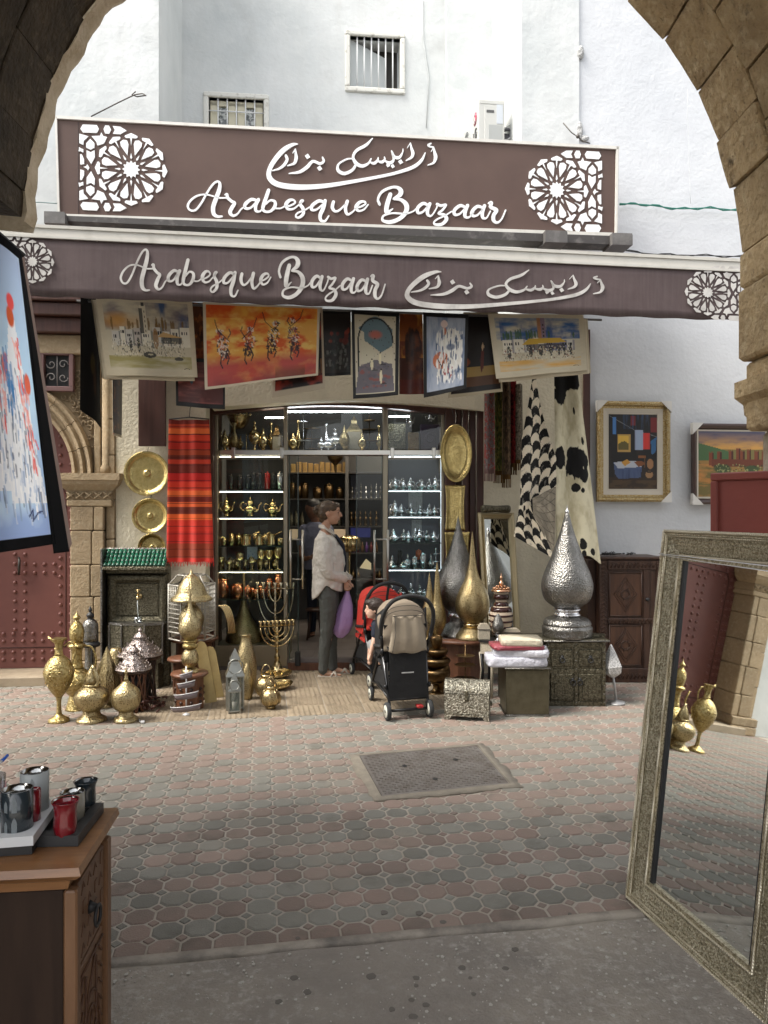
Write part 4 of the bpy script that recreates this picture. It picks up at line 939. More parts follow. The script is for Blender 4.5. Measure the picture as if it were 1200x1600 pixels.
def turned(name,label,cat,px,py,mt,parts,Y=None,group=None,seg=20,z=None,rotz=0.):
 """parts: {part name: profile or (profile, kwargs[, material])} in photo pixels"""
 t=TH(name,label,cat,px,py,Y,group,z=z,rotz=rotz)
 for pn,pr in parts.items():
  kw={};mm_=mt
  if isinstance(pr,tuple):mm_=pr[2] if len(pr)>2 else mt;kw=dict(pr[1]);pr=pr[0]
  sm_=kw.pop('smoothn',3);m=K(t);m.lathe(sprof(pr,sm_) if sm_ else pr,seg=kw.pop('seg',seg),**kw);m.build(pn.rstrip('0123456789'),mm_,t)
 return t
def goblet(label,px,py,h,mt,Y,group,w=None):
 w=w or h*.26
 return turned('goblet',label,'goblet',px,py,mt,{'foot':[(w*.8,0),(w*.7,h*.04),(w*.15,h*.1),(w*.14,h*.45)],'bowl':[(w*.15,h*.45),(w*.7,h*.58),(w,h*.82),(w*.95,h),(w*.85,h),(w*.8,h*.8),(0,h*.6)]},Y,group,12)
def canister(label,px,py,w,h,mt,Y,group,cat='canister'):
 return turned('canister',label,cat,px,py,mt,{'body':([(w/2,0),(w/2,h*.78),(w*.46,h*.8)],{'smoothn':0}),'lid':([(w*.5,h*.8),(w*.48,h*.88),(w*.1,h*.92),(w*.12,h*.97),(0,h)],{'smoothn':0})},Y,group,14)
def cezve(label,px,py,w,h,mt,Y,group,sgn=1):
 t=turned('coffee_pot',label,'coffee pot',px,py,mt,{'body':[(w*.5,0),(w*.5,h*.1),(w*.36,h*.6),(w*.42,h*.75),(w*.4,h*.74),(w*.3,h*.6)]},Y,group,14)
 m=K(t);m.tube([(sgn*w*.35,0,h*.66),(sgn*w*1.3,0,h*.95)],[w*.07,w*.09],6);m.build('handle',mt,t);return t
def tiered(label,px,py,ws,zs,mt,Y,group=None,z=None,top=6):
 t=TH('tiered_stand',label,'tiered stand',px,py,Y,group,z=z)
 m=K(t);H_=zs[-1]+top;m.lathe([(ws[0]*.25,0),(ws[0]*.22,1.5),(.8,3),(.8,H_),(0,H_+.5)],seg=8);m.build('stem',mt,t)
 for w,zz in zip(ws,zs):m=K(t);m.lathe([(.6,zz),(w*.38,zz+.3),(w*.5,zz+1.8),(w*.46,zz+1.8),(w*.36,zz+.9),(.6,zz+.8)],seg=18,lobes=9,lobe=.04);m.build('tray',mt,t)
 return t
def goldbox(label,px,py,w,h,mt,Y,group=None,round_=False):
 t=TH('caddy_box',label,'box',px,py,Y,group)
 m=K(t);m.box(-w/2,w/2,0,w*.6,0,h,.8);m.build('body',mt,t)
 m=K(t);m.box(-w*.38,w*.38,-.5,0,h*.12,h*.88,.4);m.lathe([(w*.25,0),(w*.25,.8),(w*.18,.8),(w*.18,0)],0,-.4,h*.5,14,axis='y');m.build('relief',mt,t)
 m=K(t);m.box(-w*.55,w*.55,-1,w*.62,-.2,1.8,.5);m.build('base',mt,t);return t
gY=CY+.16
GT='silver teapots on the right glass shelves'
for i,(px,w,h) in enumerate(((617,17,24),(630,15,22),(640,17,20),(659,18,20),(680,19,25))):
 teapot(['leftmost silver teapot on the top shelf of the right case','second silver teapot from the left on the top right shelf','middle silver teapot on the top right shelf','fourth silver teapot on the top right shelf','tall silver teapot at the right end of the top right shelf'][i],px,764,w,h,M_silverp,gY+(.06 if i%2 else 0),GT,i%2==0)
for i,(px,w,h) in enumerate(((617,19,27),(627,15,20),(643,18,15),(656,19,15),(668,12,14),(679,19,18))):
 teapot(['pointed silver teapot at the left end of the second right shelf','slim silver teapot second on the second right shelf','squat silver teapot third on the second right shelf','low silver teapot near the middle of the second right shelf','small silver teapot fifth on the second right shelf','ribbed round silver teapot at the right end of the second right shelf'][i],px,805,w,h,M_silverp,gY+(.05 if i%2 else 0),GT,i%2==1)
turned('lidded_dish','fluted pear shaped silver dish on the third right shelf','dish',615,846,M_silverp,{'body':([(4,0),(8,3),(9,7),(5,13),(1.5,18),(0,21)],{'lobes':10,'lobe':.08})},gY)
for i,(px,w,h) in enumerate(((638,16,19),(655,17,25),(678,17,19))):
 teapot(['rounded silver sugar pot left of centre on the third right shelf','tall lidded silver pot in the middle of the third right shelf','wide silver pot at the right end of the third right shelf'][i],px,846,w,h,M_silverp,gY,GT,i==1)
M_clear=glass_mat('clear tumbler glass',(.85,.88,.9),.25)
for i,(px,w,h) in enumerate(((636,12,15),(648,9,20),(661,9,26))):
 canister(['squat glass jar with silver lid on the fourth right shelf','slender glass jar on the fourth right shelf','tall glass jar with silver top on the fourth right shelf'][i],px,888,w,h,M_silverp if i!=1 else M_silverp,gY,'jars on the fourth right shelf','jar')
turned('cat_figurine','black cat shaped figurine on the fourth right shelf','figurine',625,888,M_black,{'body':[(5,0),(5.5,6),(3.5,15),(4,20),(2.5,24)],'ear1':([(1.4,23),(0,30)],{'smoothn':0,'cx':-1.6,'seg':6}),'ear2':([(1.4,23),(0,30)],{'smoothn':0,'cx':1.6,'seg':6})},gY+.1)
canister('orange lidded jar on the fourth right shelf',654,874,9,16,mat('orange lacquer',(.5,.12,.04),.3),gY+.06,None,'jar')
tiered('two tier glass and silver stand at the right end of the fourth right shelf',681,888,(18,15),(10,22),M_silverp,gY,top=10)
for i,px in enumerate((614,630)):turned('lidded_dish',['small silver dish with crown lid at left on the fourth right shelf','small scalloped silver dish beside the cat figurine'][i],'dish',px,889,M_silverp,{'body':[(5,0),(7,3),(7,5),(3,8),(1,10),(0,13)]},gY-.05)
for i,(px,w) in enumerate(((628,16),(645,14),(663,13),(615,10))):turned('silver_bowl',['wide silver bowl in the middle of the lowest right shelf','reddish lined silver bowl on the lowest right shelf','lidded silver bowl at right on the lowest right shelf','small silver bowl at left on the lowest right shelf'][i],'bowl',px,933,M_silverp,{'body':[(w*.25,0),(w*.3,2),(w*.5,6),(w*.46,6),(w*.3,3),(0,3)],'lid':[(w*.4,6),(w*.2,9),(1,10),(0,12)]},gY)
for i,px in enumerate((361,375,388,396,406,418,428,437)):
 canister(['leftmost dark tin tumbler on the top left shelf','second dark tumbler on the top left shelf','third tumbler with a bright band on the top left shelf','black banded tumbler on the top left shelf','tall dark tumbler in the middle of the top left shelf','red banded tumbler on the top left shelf','chrome banded tumbler on the top left shelf','rightmost chrome tumbler on the top left shelf'][i],px,751,9,24+(i>2)*4,mat('dark glazed tumbler',(.03,.03,.035),.15,metal=.3) if i not in(5,7) else(mat('red glazed tumbler',(.3,.02,.02),.2) if i==5 else M_silverp),gY,'tumblers on the top left shelf','tumbler').location.z=P(0,764,CY).z+.003
for i,(px,w,h) in enumerate(((354,25,33),(391,34,32),(426,30,29))):teapot(['left brass teapot on the second left shelf','largest brass teapot in the middle of the second left shelf','right brass teapot on the second left shelf'][i],px,807,w,h,M_gold,gY,'brass teapots on the second left shelf')
for i,(px,w,h,c) in enumerate(((350,9,13,0),(362,9,15,0),(384,17,22,1),(405,13,21,1),(424,13,23,1),(438,9,12,0))):
 lb_=['small brass cup at the left end of the third left shelf','small brass mug second on the third left shelf','wide brass coffee pot on the third left shelf','middle brass coffee pot on the third left shelf','brass coffee pot with long handle right of centre on the third left shelf','low reddish brass cup at the right end of the third left shelf'][i]
 cezve(lb_,px,851,w,h,M_gold,gY,'brass coffee pots on the third left shelf',1 if i<5 else-1) if c else canister(lb_,px,851,w,h,M_gold,gY,None,'cup')
for i,(px,h) in enumerate(((345,20),(358,15),(375,26),(394,17),(408,31),(421,31),(434,35))):goblet(['small brass goblet at the left end of the fourth left shelf','stubby brass cup second on the fourth left shelf','stacked brass goblet on the fourth left shelf','plain brass beaker on the fourth left shelf','left one of the three tall brass goblets','middle one of the three tall brass goblets','right one of the three tall brass goblets with knobbed lid'][i],px,892,h,M_gold,gY,'brass goblets on the fourth left shelf',6.5)
for i,(px,w,h) in enumerate(((349,17,34),(372,16,25),(387,10,20),(411,10,18),(421,10,34),(435,11,42),(400,8,14))):canister(['large copper kettle pot at the left end of the lowest left shelf','wide copper pot second on the lowest left shelf','short copper mug on the lowest left shelf','small copper cup on the lowest left shelf','ribbed copper bottle on the lowest left shelf','tallest copper bottle on the lowest left shelf','squat copper cup on the lowest left shelf'][i],px,935,w,h,M_copper,gY,'copper pots on the lowest left shelf','copper pot')
m_=TH('framed_tile','small blue and white tile behind the goblets','tile',394,868,gY+.12);m=K(m_);m.box(-8,8,0,1.5,-6,14,.5);m.build('panel',mat('pale blue tile',(.35,.45,.6),.3,holes=(50,.3,(.05,.1,.3))),m_)
uY=CY+.22;uz=702
cr_=turned('crenellated_bowl','crenellated brass crown bowl on the top left display','bowl',373,uz-32,M_gold,{'bowl':[(8,0),(14,8),(17,17),(19,20),(16,20)]},uY+.1)
for i in range(10):m=K(cr_);a=2*math.pi*i/10;m.ell((18*math.cos(a),18*math.sin(a),22),(1.6,1.6,3),8);m.build('crenel',M_gold,cr_)
for i,(nm,lb_,px,w,h,mt) in enumerate((('urn','tall brass urn with ring handles on the upper left display',398,20,50,M_gold),('urn','small brass urn at the far left of the upper display',345,12,42,M_gold),('brass_lidded_jar','squat lidded brass jar on the upper left display',376,12,28,M_gold),('candlestick','slim brass candlestick at left on the upper display',385,7,30,M_gold),('candlestick','slim brass candlestick left of the dark lantern house',413,9,30,M_gold),('pierced_lamp','round pierced silver lamp hanging in the upper middle display',524,27,40,M_silverp),('lidded_dish','small silver onion dish in the upper middle display',502,16,24,M_silverp),('lidded_dish','low brass dish in the upper middle display',540,12,18,M_brass),('urn','brass urn with lid left of the lantern house',352,10,28,M_antq))):
 r=w/2
 turned(nm,lb_,nm.replace('_',' ').replace('brass ','').replace('pierced ',''),px,uz-(0 if nm!='pierced_lamp' else 0),mt,{'foot':[(r*.6,0),(r*.5,h*.06),(r*.18,h*.12),(r*.2,h*.22)],'body':([(r*.2,h*.22),(r*.8,h*.34),(r,h*.48),(r*.75,h*.62),(r*.3,h*.7)] if nm!='candlestick' else[(1,h*.2),(1,h*.7)],{'seg':14,'lobes':7,'lobe':.05}),'top':[(r*.35,h*.7),(r*.25,h*.8),(r*.1,h*.86),(r*.22,h*.92),(0,h)]},uY+(i%3)*.05,None,12)
def lanternhouse(label,px,py,w,h,mt,Y,group=None):
 t=TH('lantern_house',label,'lantern',px,py,Y,group);m=K(t)
 for sx in(-1,1):
  for sy in(0,1):m.box(sx*w/2-1,sx*w/2+1,sy*w*.8-1,sy*w*.8+1,0,h*.62,.3)
 m.box(-w/2,w/2,-.5,w*.85,0,2,.3);m.box(-w/2,w/2,-.5,w*.85,h*.56,h*.62,.3);m.build('frame',mt,t)
 m=K(t);m.lathe([(w*.62,h*.62),(w*.3,h*.78),(w*.28,h*.86),(0,h)],0,w*.4,0,4,flat=True,a0=math.pi/4,a1=math.pi*2.25);m.build('roof',mt,t)
 m=K(t);m.box(-w/2+1,w/2-1,0,w*.8,2,h*.56);m.build('pane',mat('frosted panel',(.35,.3,.22),.4,holes=(150,.3,(.1,.08,.05))),t);return t
lanternhouse('dark lantern house with an arched window in the upper left display',432,uz,14,44,M_antq,uY);lanternhouse('tall brass lantern house in the upper middle display',553,uz,22,60,M_brass,uY+.12);lanternhouse('small blue windowed brass lantern at the upper left display',363,uz,10,38,M_antq,uY+.15)
tiered('three tier brass cake stand right in the upper middle display',577,uz,(34,26,20),(16,34,48),M_antq,uY,top=10);tiered('silver candelabrum stand in the upper middle display',474,uz,(16,30,20),(1,16,46),M_silverp,uY,top=12);tiered('flat silver dish stand behind the candelabrum',487,uz,(34,30),(14,30),M_antq,uY+.2,top=4)
goldbox('large dark bronze book shaped box on the upper right display',620,uz,28,44,M_emdark,uY-.06);goldbox('small gilt caddy box between two larger ones on the upper right display',646,uz,17,30,M_antq,uY-.08);goldbox('purplish book shaped box at the right end of the upper display',672,uz,30,43,mat('purple lacquer sheet',(.06,.04,.07),.35,metal=.4,bump=[('cell',100,.5,.004)]),uY-.06)
teapot('silver coffee pot standing behind the boxes on the upper right display',641,uz-34,14,24,M_silverp,uY+.12)
teapot('small silver pot on top of the purplish box',672,uz-43,16,13,M_silverp,uY+.02)
rY=IS+.12
for i,(px,w,h) in enumerate(((457,10,28),(476,12,27),(496,14,19),(514,15,25),(531,12,19),(467,9,22))):canister(['leftmost dim canister on the upper rear shelf','round shouldered brass canister on the upper rear shelf','square brass tin on the upper rear shelf','wide brass canister with domed lid on the upper rear shelf','square gilt tin at the right of the upper rear shelf','slim dark canister on the upper rear shelf'][i],px,778,w,h,M_antq,rY,'canisters on the upper rear shelf')
for i,px in enumerate(range(458,542,9)):goldbox(ORD[i]+' small amber box in the row along the highest rear shelf',px,737,7.5,14+(i*7)%4,mat('amber box',(.36,.22,.07),.5),rY,'amber boxes along the highest rear shelf')
for i,px in enumerate((550,557,564,572,580,588,594)):turned('metal_figurine',ORD[i]+' small metal figurine on the rear shelf with the bluish back','figurine',px,778,M_silverp if i%2 else M_silver,{'body':[(2.5,0),(1.5,4),(2.5,9),(1,13),(1.8,16),(0,20+i%3*3)]},rY,'figurines on the bluish rear shelf',8)
for i,px in enumerate((549,556,563,571,579,588)):turned('metal_figurine',ORD[i]+' dim figurine on the second rear shelf right of the upright','figurine',px,821,M_antq,{'body':[(3,0),(2,5),(3.4,11),(1.4,15),(2,19),(0,24)]},rY,'dim figurines on the second rear shelf',8)
for i,px in enumerate((455,463,472,500,510,520,530)):turned('dark_jar',ORD[i]+' dark jar on the second rear shelf behind the shopkeeper','jar',px,821,M_emdark,{'body':[(4,0),(4.5,8),(3,14),(2,18),(0,22+i%2*4)]},rY,'dark jars behind the shopkeeper',8)
for i,px in enumerate((552,559,566,573,580,588)):turned('perfume_bottle',ORD[i]+' small coloured bottle on the lower rear shelf by the blue light','bottle',px,863,mat(['violet bottle','red bottle','amber bottle'][i%3],[(.16,.05,.25),(.22,.03,.03),(.2,.09,.03)][i%3],.2),{'body':([(2.6,0),(2.6,11),(1.2,12),(1.2,16),(0,16.5)],{'smoothn':0})},rY,'coloured bottles on the lower rear shelf',8)
for i,px in enumerate((545,552,560,586,593,600)):turned('metal_pot',ORD[i]+' dim metal pot on the lowest rear shelf beside the small lamp','pot',px,904,M_antq,{'body':[(3,0),(4,5),(2,9),(1,12),(0,15)]},rY,'dim pots on the lowest rear shelf',8)
turned('melon_lamp','large ribbed brass melon shaped lamp behind the woman','lamp',546,905,M_gold,{'stand':[(9,0),(2,4),(1.6,42)],'shade':([(3,42),(14,46),(18,55),(14,65),(4,69)],{'lobes':12,'lobe':.09,'seg':48})},8.2)
turned('hanging_brass_bowl','inverted brass bowl lamp hanging in the doorway under the transom','hanging lamp',524,742,M_antq,{'bowl':[(0,0),(2,10),(3,16),(11,24),(12,32),(9,33)]},8.0)
st_=turned('round_stool','dark round wooden stool inside the doorway beside the woman','stool',492,985,M_wood,{'seat':[(14,44),(15,46),(14,48)]},8.3,z=.125)
for(x,y) in((-9,-9),(9,-9),(-9,9),(9,9)):m=K(st_);m.tube([(x*1.2,y*1.2,0),(x*.7,y*.7,44)],1.6,8);m.build('leg',M_wood,st_)
for i,(px,w,h) in enumerate(((575,26,30),(560,15,22),(600,20,26))):turned('display_dish',['round white patterned dish leaning low behind the handbag','dark jar low on the floor behind the bag','dark vase low beside the right door'][i],'dish' if i==0 else 'jar',px,950,mat('white patterned dish',(.5,.5,.48),.3,holes=(20,.35,(.05,.05,.05))) if i==0 else M_emdark,{'body':([(w/2,0),(w/2,2),(w*.4,3),(0,2)],{'axis':'y','cz':16}) if i==0 else[(5,0),(8,8),(4,16),(5,h)]},8.6-.1*i)
FILL=[('urn','bulbous brass pot at the far left of the upper display',351,16,36,M_gold),('vase','brass vase with flared lip behind the crenellated bowl',366,14,46,M_brass),('urn','brass samovar like urn right of the tall urn',411,17,40,M_gold),('vase','brass bottle vase at the right of the upper left display',424,11,48,M_gold),('urn','round brass jar at the left of the upper middle display',458,15,30,M_gold),('vase','tall brass bottle in the upper middle display left of the candelabrum',466,9,50,M_gold),('urn','broad silver tureen in the upper middle display',512,20,26,M_silverp),('vase','slim silver vase right of the onion dish',510,8,46,M_silverp),('urn','brass jar between the lantern house and the cake stand',566,13,30,M_gold),('vase','narrow brass vase at the right end of the upper middle display',592,9,42,M_gold),('urn','brass pot behind the pierced lamp',538,16,44,M_brass)]
for i,(nm,lb_,px,w,h,mt) in enumerate(FILL):
 r=w/2;turned('display_'+nm,lb_,nm,px,uz,mt,{'foot':[(r*.6,0),(r*.5,h*.06),(r*.25,h*.12)],'body':([(r*.25,h*.12),(r*.9,h*.28),(r,h*.4),(r*.6,h*.58),(r*.28,h*.7),(r*.3,h*.86),(r*.5,h*.92),(r*.45,h)] if nm=='vase' else[(r*.25,h*.12),(r*.9,h*.3),(r,h*.46),(r*.8,h*.62),(r*.4,h*.72),(r*.3,h*.82),(0,h)],{'seg':14,'lobes':6,'lobe':.04})},CY+.14+.06*(i%4),'brass and silver stock crowding the upper display',12)
for row,(py,n_,mt,nm,grp) in enumerate(((851,7,M_gold,'brass tumbler','brass tumblers at the back of the third left shelf'),(892,8,M_gold,'brass beaker','brass beakers at the back of the fourth left shelf'),(935,6,M_copper,'copper tumbler','copper tumblers at the back of the lowest left shelf'))):
 for i in range(n_):canister('%s %s from the left in the back row of the %s left shelf'%(ORD[i],nm,('third','fourth','lowest')[row]),347+i*92/n_+(i%2)*2,py,8+i%3,15+(i*5)%7,mt,CY+.27,grp,'tumbler')
for row,(py,n_) in enumerate(((764,5),(805,5),(846,4),(888,6),(933,5))):
 for i in range(n_):turned('silver_pot','%s silver pot from the left in the back row of the %s right shelf'%(ORD[i],('top','second','third','fourth','lowest')[row]),'pot',613+i*72/n_,py,M_silverp,{'body':[(3,0),(5.5,4),(6,8),(3,12),(1.4,14),(2,16),(0,19+i%3*2)]},CY+.27,'silver pots at the back of the right shelves',10)
def fold_hang(amp=.02,n=3.,ph=0.,curl=0.):
 return lambda U,V:amp*np.sin(U*n*2*math.pi+ph+V*1.2)*(.3+.7*V)+curl*V*V
def quad(TL,TR,BR,BL,Y,Y2=None):
 Y2=Y2 or Y;return[P(*TL,Y),P(*TR,Y2),P(*BR,Y2),P(*BL,Y)]
def border(c,col,w,wv=None):
 wv=wv or w;m=((c.X<w)|(c.X>1-w)|(c.Y<wv)|(c.Y>1-wv)).astype(float);return c.put(m,col)
CANV=lin(196,184,160)
def city(seed,mood):
 c=Canvas(150,118,lin(200,190,165));n=c.noise(6,12,seed);n2=c.noise(9,3,seed+1)
 sky1,sky2,gold=(lin(120,110,115),lin(40,75,120),lin(205,150,70)) if mood==0 else(lin(60,100,150),lin(20,70,130),lin(225,170,60))
 m=(c.Y<.42).astype(float)
 c.put(m*np.clip((n-.3)*2.2,0,1),sky1);c.put(m*np.clip((n2-.45)*4,0,1)*(c.X>(.5 if mood==0 else .1)),sky2,.9)
 if mood==0:c.put(np.clip(1-((c.X-.22)/.28)**2-((c.Y-.30)/.13)**2,0,1)*np.clip(n*1.6,0,1),gold,.9)
 r=random.Random(seed)
 for i in range(16):x=.12+.76*r.random();h=r.uniform(.04,.10);c.ell(x,.38-h/2,.012,h,lin(60,90,50) if mood else lin(120,90,45),.85)
 x=.12
 while x<.86:
  w=r.uniform(.06,.13);t=r.uniform(.36,.45);wall=r.choice([lin(225,218,200),lin(205,200,190),lin(190,180,170) if mood==0 else lin(120,120,150)]);c.rect(x,t,x+w,.62,wall)
  c.rect(x+w*.78,t,x+w,.62,lin(110,105,120) if mood else lin(60,70,65),.7)
  for k in range(r.randint(2,4)):c.rect(x+w*(.12+.2*k),t+.05,x+w*(.12+.2*k)+.012,t+.09,lin(25,25,30))
  if r.random()<.7:c.ell(x+w*.45,.61,w*.2,.10,lin(30,35,35),.95)
  x+=w*.95
 tx=.47 if mood==0 else .54
 c.rect(tx-.035,.10 if mood==0 else 0.,tx+.035,.46,lin(215,205,180) if mood==0 else lin(135,115,130));c.rect(tx-.045,.14 if mood==0 else 0,tx-.008,.46,lin(40,40,45) if mood==0 else lin(175,120,70),.85)
 if mood==0:c.rect(tx-.015,.05,tx+.02,.11,lin(60,60,60));
 for k in range(5):c.rect(tx+.008,.17+.06*k,tx+.018,.20+.06*k,lin(50,45,40))
 if mood:c.poly([(.32,.50),(.40,.40),(.72,.40),(.80,.48)],lin(205,165,50));c.rect(.36,.50,.76,.60,lin(50,40,45),.8)
 else:c.poly([(.60,.50),(.66,.43),(.88,.50)],lin(205,165,105));c.rect(.65,.50,.86,.58,lin(35,35,35),.85);c.ell(.58,.52,.03,.14,lin(150,105,40),.8)
 c.dabs(520,(.10,.54,.88,.76),.005,[lin(232,225,205),lin(95,90,85),lin(205,190,160),lin(150,90,70) if mood else lin(140,135,115),lin(45,42,42),lin(200,185,150)],seed,2.6,.8)
 n3=c.noise(3,14,seed+7)
 c.put((c.Y>.74)*np.clip((n3-.35)*3,0,1)*(c.Y<.90),lin(150,140,70) if mood==0 else lin(215,160,60),.85)
 if mood==0:
  c.ell(.50,.73,.07,.04,lin(30,30,30),.9);c.ell(.51,.725,.03,.014,lin(190,180,150));c.ell(.81,.77,.05,.025,lin(40,38,36),.9)
 c.line([(.86,.90),(.89,.885),(.92,.90)],.004,lin(60,50,40));border(c,lin(200,188,162),.055,.065);n4=c.noise(30,30,3)
 c.a*=(.93+.12*n4)[...,None];return c
def hang(name,label,cat,corners,cv,m=None,fold=None,layers=None,group='canvases hanging under the awning'):
 t=thing(name,label,cat,(0,0,0),group=group)
 sheet('canvas',corners,cv,t,m or FABRIC_GLOSS,fold,.003)
 for i,(off,dx,dy,col) in enumerate(layers or[]):
  c2=Canvas(24,18,col);c2 .a*=(.85+.25*c2 .noise(8,8,i))[...,None]
  cc=[p+Vector((dx,off,dy)) for p in corners];sheet('backing_canvas',cc,c2,t,FABRIC,fold,.003)
 return t
def city_m(label,TL,TR,BR,BL,seed,mood,Y,Y2):
 hang('hanging_painting',label,'painting',quad(TL,TR,BR,BL,Y,Y2),city(seed,mood),fold=fold_hang(.012,1.5,seed),layers=[(.03,.03 if mood else-.03,-.025,CANV),(.055,.05 if mood else-.055,-.015,lin(180,168,145))])
city_m('canvas of a white town with a tall minaret under stormy sky, left end',(149,462),(300,468),(309,590),(166,586),3,0,5.95,6.05)
city_m('canvas of a market square with a yellow awning under blue sky, at the right end',(762,490),(912,492),(917,578),(775,592),8,1,6.1,6.25)
c=Canvas(170,118,lin(235,170,70));n=c.noise(5,6,1);c.blend(lin(225,95,30),n,.45,.62);n2=c.noise(12,14,4);c.blend(lin(245,205,110),n2,.52,.7,.8);c.put((c.Y<.18)*np.clip(c.noise(10,5,8)*2-.6,0,1),lin(215,80,30))
c.put(np.clip((c.Y-.60)/.15,0,1)*np.clip(.5+c.noise(8,6,9),0,1),lin(190,75,65));c.put(np.clip((c.Y-.80)/.2,0,1)*np.clip(c.noise(9,9,10)*1.6-.2,0,1),lin(110,45,50),.9);c.put(np.clip((c.Y-.80)/.1,0,1)*(np.abs(c.X-.75)<.13),lin(95,55,25),.6)
rr=np.random.RandomState(5)
def stroke_blob(cx,cy,rx,ry,n,cols,w=.006,ln=.03,ang=1.2):
 for _ in range(n):
  t,q=rr.uniform(0,6.28),rr.uniform(0,1)**.5;x,y=cx+rx*q*math.cos(t),cy+ry*q*math.sin(t);a=ang+rr.normal(0,.6);l=ln*rr.uniform(.5,1.2);c.line([(x,y),(x+l*math.cos(a)*.6,y+l*math.sin(a))],w*rr.uniform(.7,1.3),cols[rr.randint(len(cols))],.88)
DK,WH,RD_,OR=lin(52,32,38),lin(238,222,206),lin(165,60,50),lin(225,120,60)
for k,(hx,top,bot) in enumerate(((.17,.30,.74),(.38,.27,.72),(.58,.20,.70),(.78,.15,.72))):
 lean=(-.02,.01,.02,-.01)[k]
 c.line([(hx-.02,bot-.16),(hx-.028,bot-.02),(hx-.012,bot+.03)],.010,DK);c.line([(hx+.025,bot-.16),(hx+.045,bot-.08),(hx+.028,bot-.01)],.010,DK)
 stroke_blob(hx,bot-.17,.042,.09,46,[DK,DK,lin(85,50,52),WH] if k==0 else[DK,DK,lin(70,42,46)],.009)
 stroke_blob(hx+lean,(top+bot)/2-.05,.05,.11,60,[(WH,WH,DK,OR),(RD_,OR,DK,WH),(WH,lin(235,205,120),DK,DK),(DK,lin(130,80,95),WH,RD_)][k],.0085)
 stroke_blob(hx+lean*2,top+.04,.028,.035,18,[DK,WH,RD_],.008)
 e=(-1,1,-1,1)[k];c.line([(hx-.05*e,top+.16),(hx+.05*e,top+.02),(hx+.075*e,top-.10)],.006,DK);c.line([(hx-.035*e,top+.12),(hx-.062*e,top+.06),(hx-.048*e,top+.01)],.007,DK)
border(c,lin(205,190,165),.022,.03)
hang('hanging_painting','unframed orange and red canvas of four charging horsemen hanging from the rail','painting',quad((317,472),(500,480),(497,586),(320,609),5.9,5.98),c,fold=fold_hang(.012,1.2,2),layers=[])
c=Canvas(60,44,lin(30,15,10));c.blend(lin(150,50,30),c.noise(4,7,2),.5,.7);c.rect(0,.6,1,.82,lin(25,15,8),.7);c.put((c.Y>.62)*(c.Y<.8)*np.clip(c.noise(20,3,4)*2-.8,0,1),lin(190,130,70));border(c,lin(200,188,165),.045,.07)
hang('hanging_painting','dark red canvas with white border behind the horsemen','painting',quad((430,480),(504,480),(508,607),(425,622),6.12),c,layers=[])
def small(label,TL,TR,BR,BL,c,Y,fold=None,m=None):return hang('hanging_painting',label,'painting',quad(TL,TR,BR,BL,Y),c,fold=fold or fold_hang(.008,1,1),m=m)
c=Canvas(44,56,lin(45,40,38));c.dabs(90,(.1,.45,.9,.9),.05,[lin(110,110,105),lin(60,65,60),lin(35,40,35)],3,.7);c.dabs(8,(.1,.3,.95,.5),.10,[lin(150,60,40),lin(110,40,30)],5,.5);border(c,lin(12,12,12),.05)
small('dim canvas of flowers with black edge left of the arched street canvas',(503,484),(548,484),(548,586),(504,588),c,6.2)
c=Canvas(66,108,lin(95,95,100));c.rect(0,0,1,.98,lin(200,190,165));c.ell(.5,.36,.36,.30,lin(100,120,125),1,.02);c.rect(.14,.36,.86,.85,lin(200,190,165));c.poly([(.14,.30),(.50,.44),(.86,.36),(.86,.62),(.50,.56),(.14,.64)],lin(205,195,170));c.poly([(.14,.25),(.30,.30),(.32,.36),(.62,.48),(.86,.40),(.86,.2),(.5,.06),(.14,.2)],lin(95,118,125));c.poly([(.12,.20),(.26,.25),(.27,.36),(.5,.47),(.55,.52),(.5,.57),(.12,.64)],lin(205,197,172))
for a0 in range(24):
 a=math.pi*a0/24;b=math.pi*(a0+1)/24;c.line([(.5-.37*math.cos(a),.36-.28*math.sin(a)),(.5-.37*math.cos(b),.36-.28*math.sin(b))],.012,lin(18,18,18))
c.line([(.13,.36),(.13,.80)],.012,lin(18,18,18));c.poly([(.14,.64),(.5,.56),(.86,.62),(.92,.95),(.05,.95)],lin(105,100,105));c.dabs(60,(.2,.62,.8,.9),.05,[lin(150,70,55),lin(90,85,95),lin(120,105,110)],4,.35,.6);c.ell(.5,.27,.17,.06,lin(185,95,75),.9,.8)
for(x,y,s_) in((.42,.62,.045),(.60,.55,.05),(.62,.76,.06)):c.ell(x,y,.03,s_*1.5,lin(225,215,180));c.ell(x,y-s_*1.4,.018,.012,lin(60,45,40));c.ell(x+.06,y+s_*1.4,.07,.008,lin(40,35,35),.8)
c.dabs(110,(.02,.02,.98,.7),.006,[lin(70,60,50)],9,1.5);border(c,lin(14,14,14),.07,.045)
small('narrow canvas of a white alley seen through an arch with a pink cloud',(549,484),(624,489),(622,618),(552,624),c,5.98,fold_hang(.012,.8,1,.02))
c=Canvas(40,76,lin(120,55,20));c.grad(0,lin(90,35,12),.35,lin(160,90,30));c.blend(lin(200,135,50),c.noise(5,7,3),.55,.75);c.rect(0,.55,1,1,lin(70,28,12));c.dabs(60,(.3,.25,.9,.6),.09,[lin(45,20,10),lin(70,35,12)],2,1.);c.blend(lin(140,70,20),c.noise(4,9,8),.5,.8,.6);c.rect(0,.82,1,1,lin(95,25,12),.7)
small('narrow amber canvas of a tree at sunset between the alley and the drummer',(624,489),(660,489),(662,616),(624,616),c,6.3)
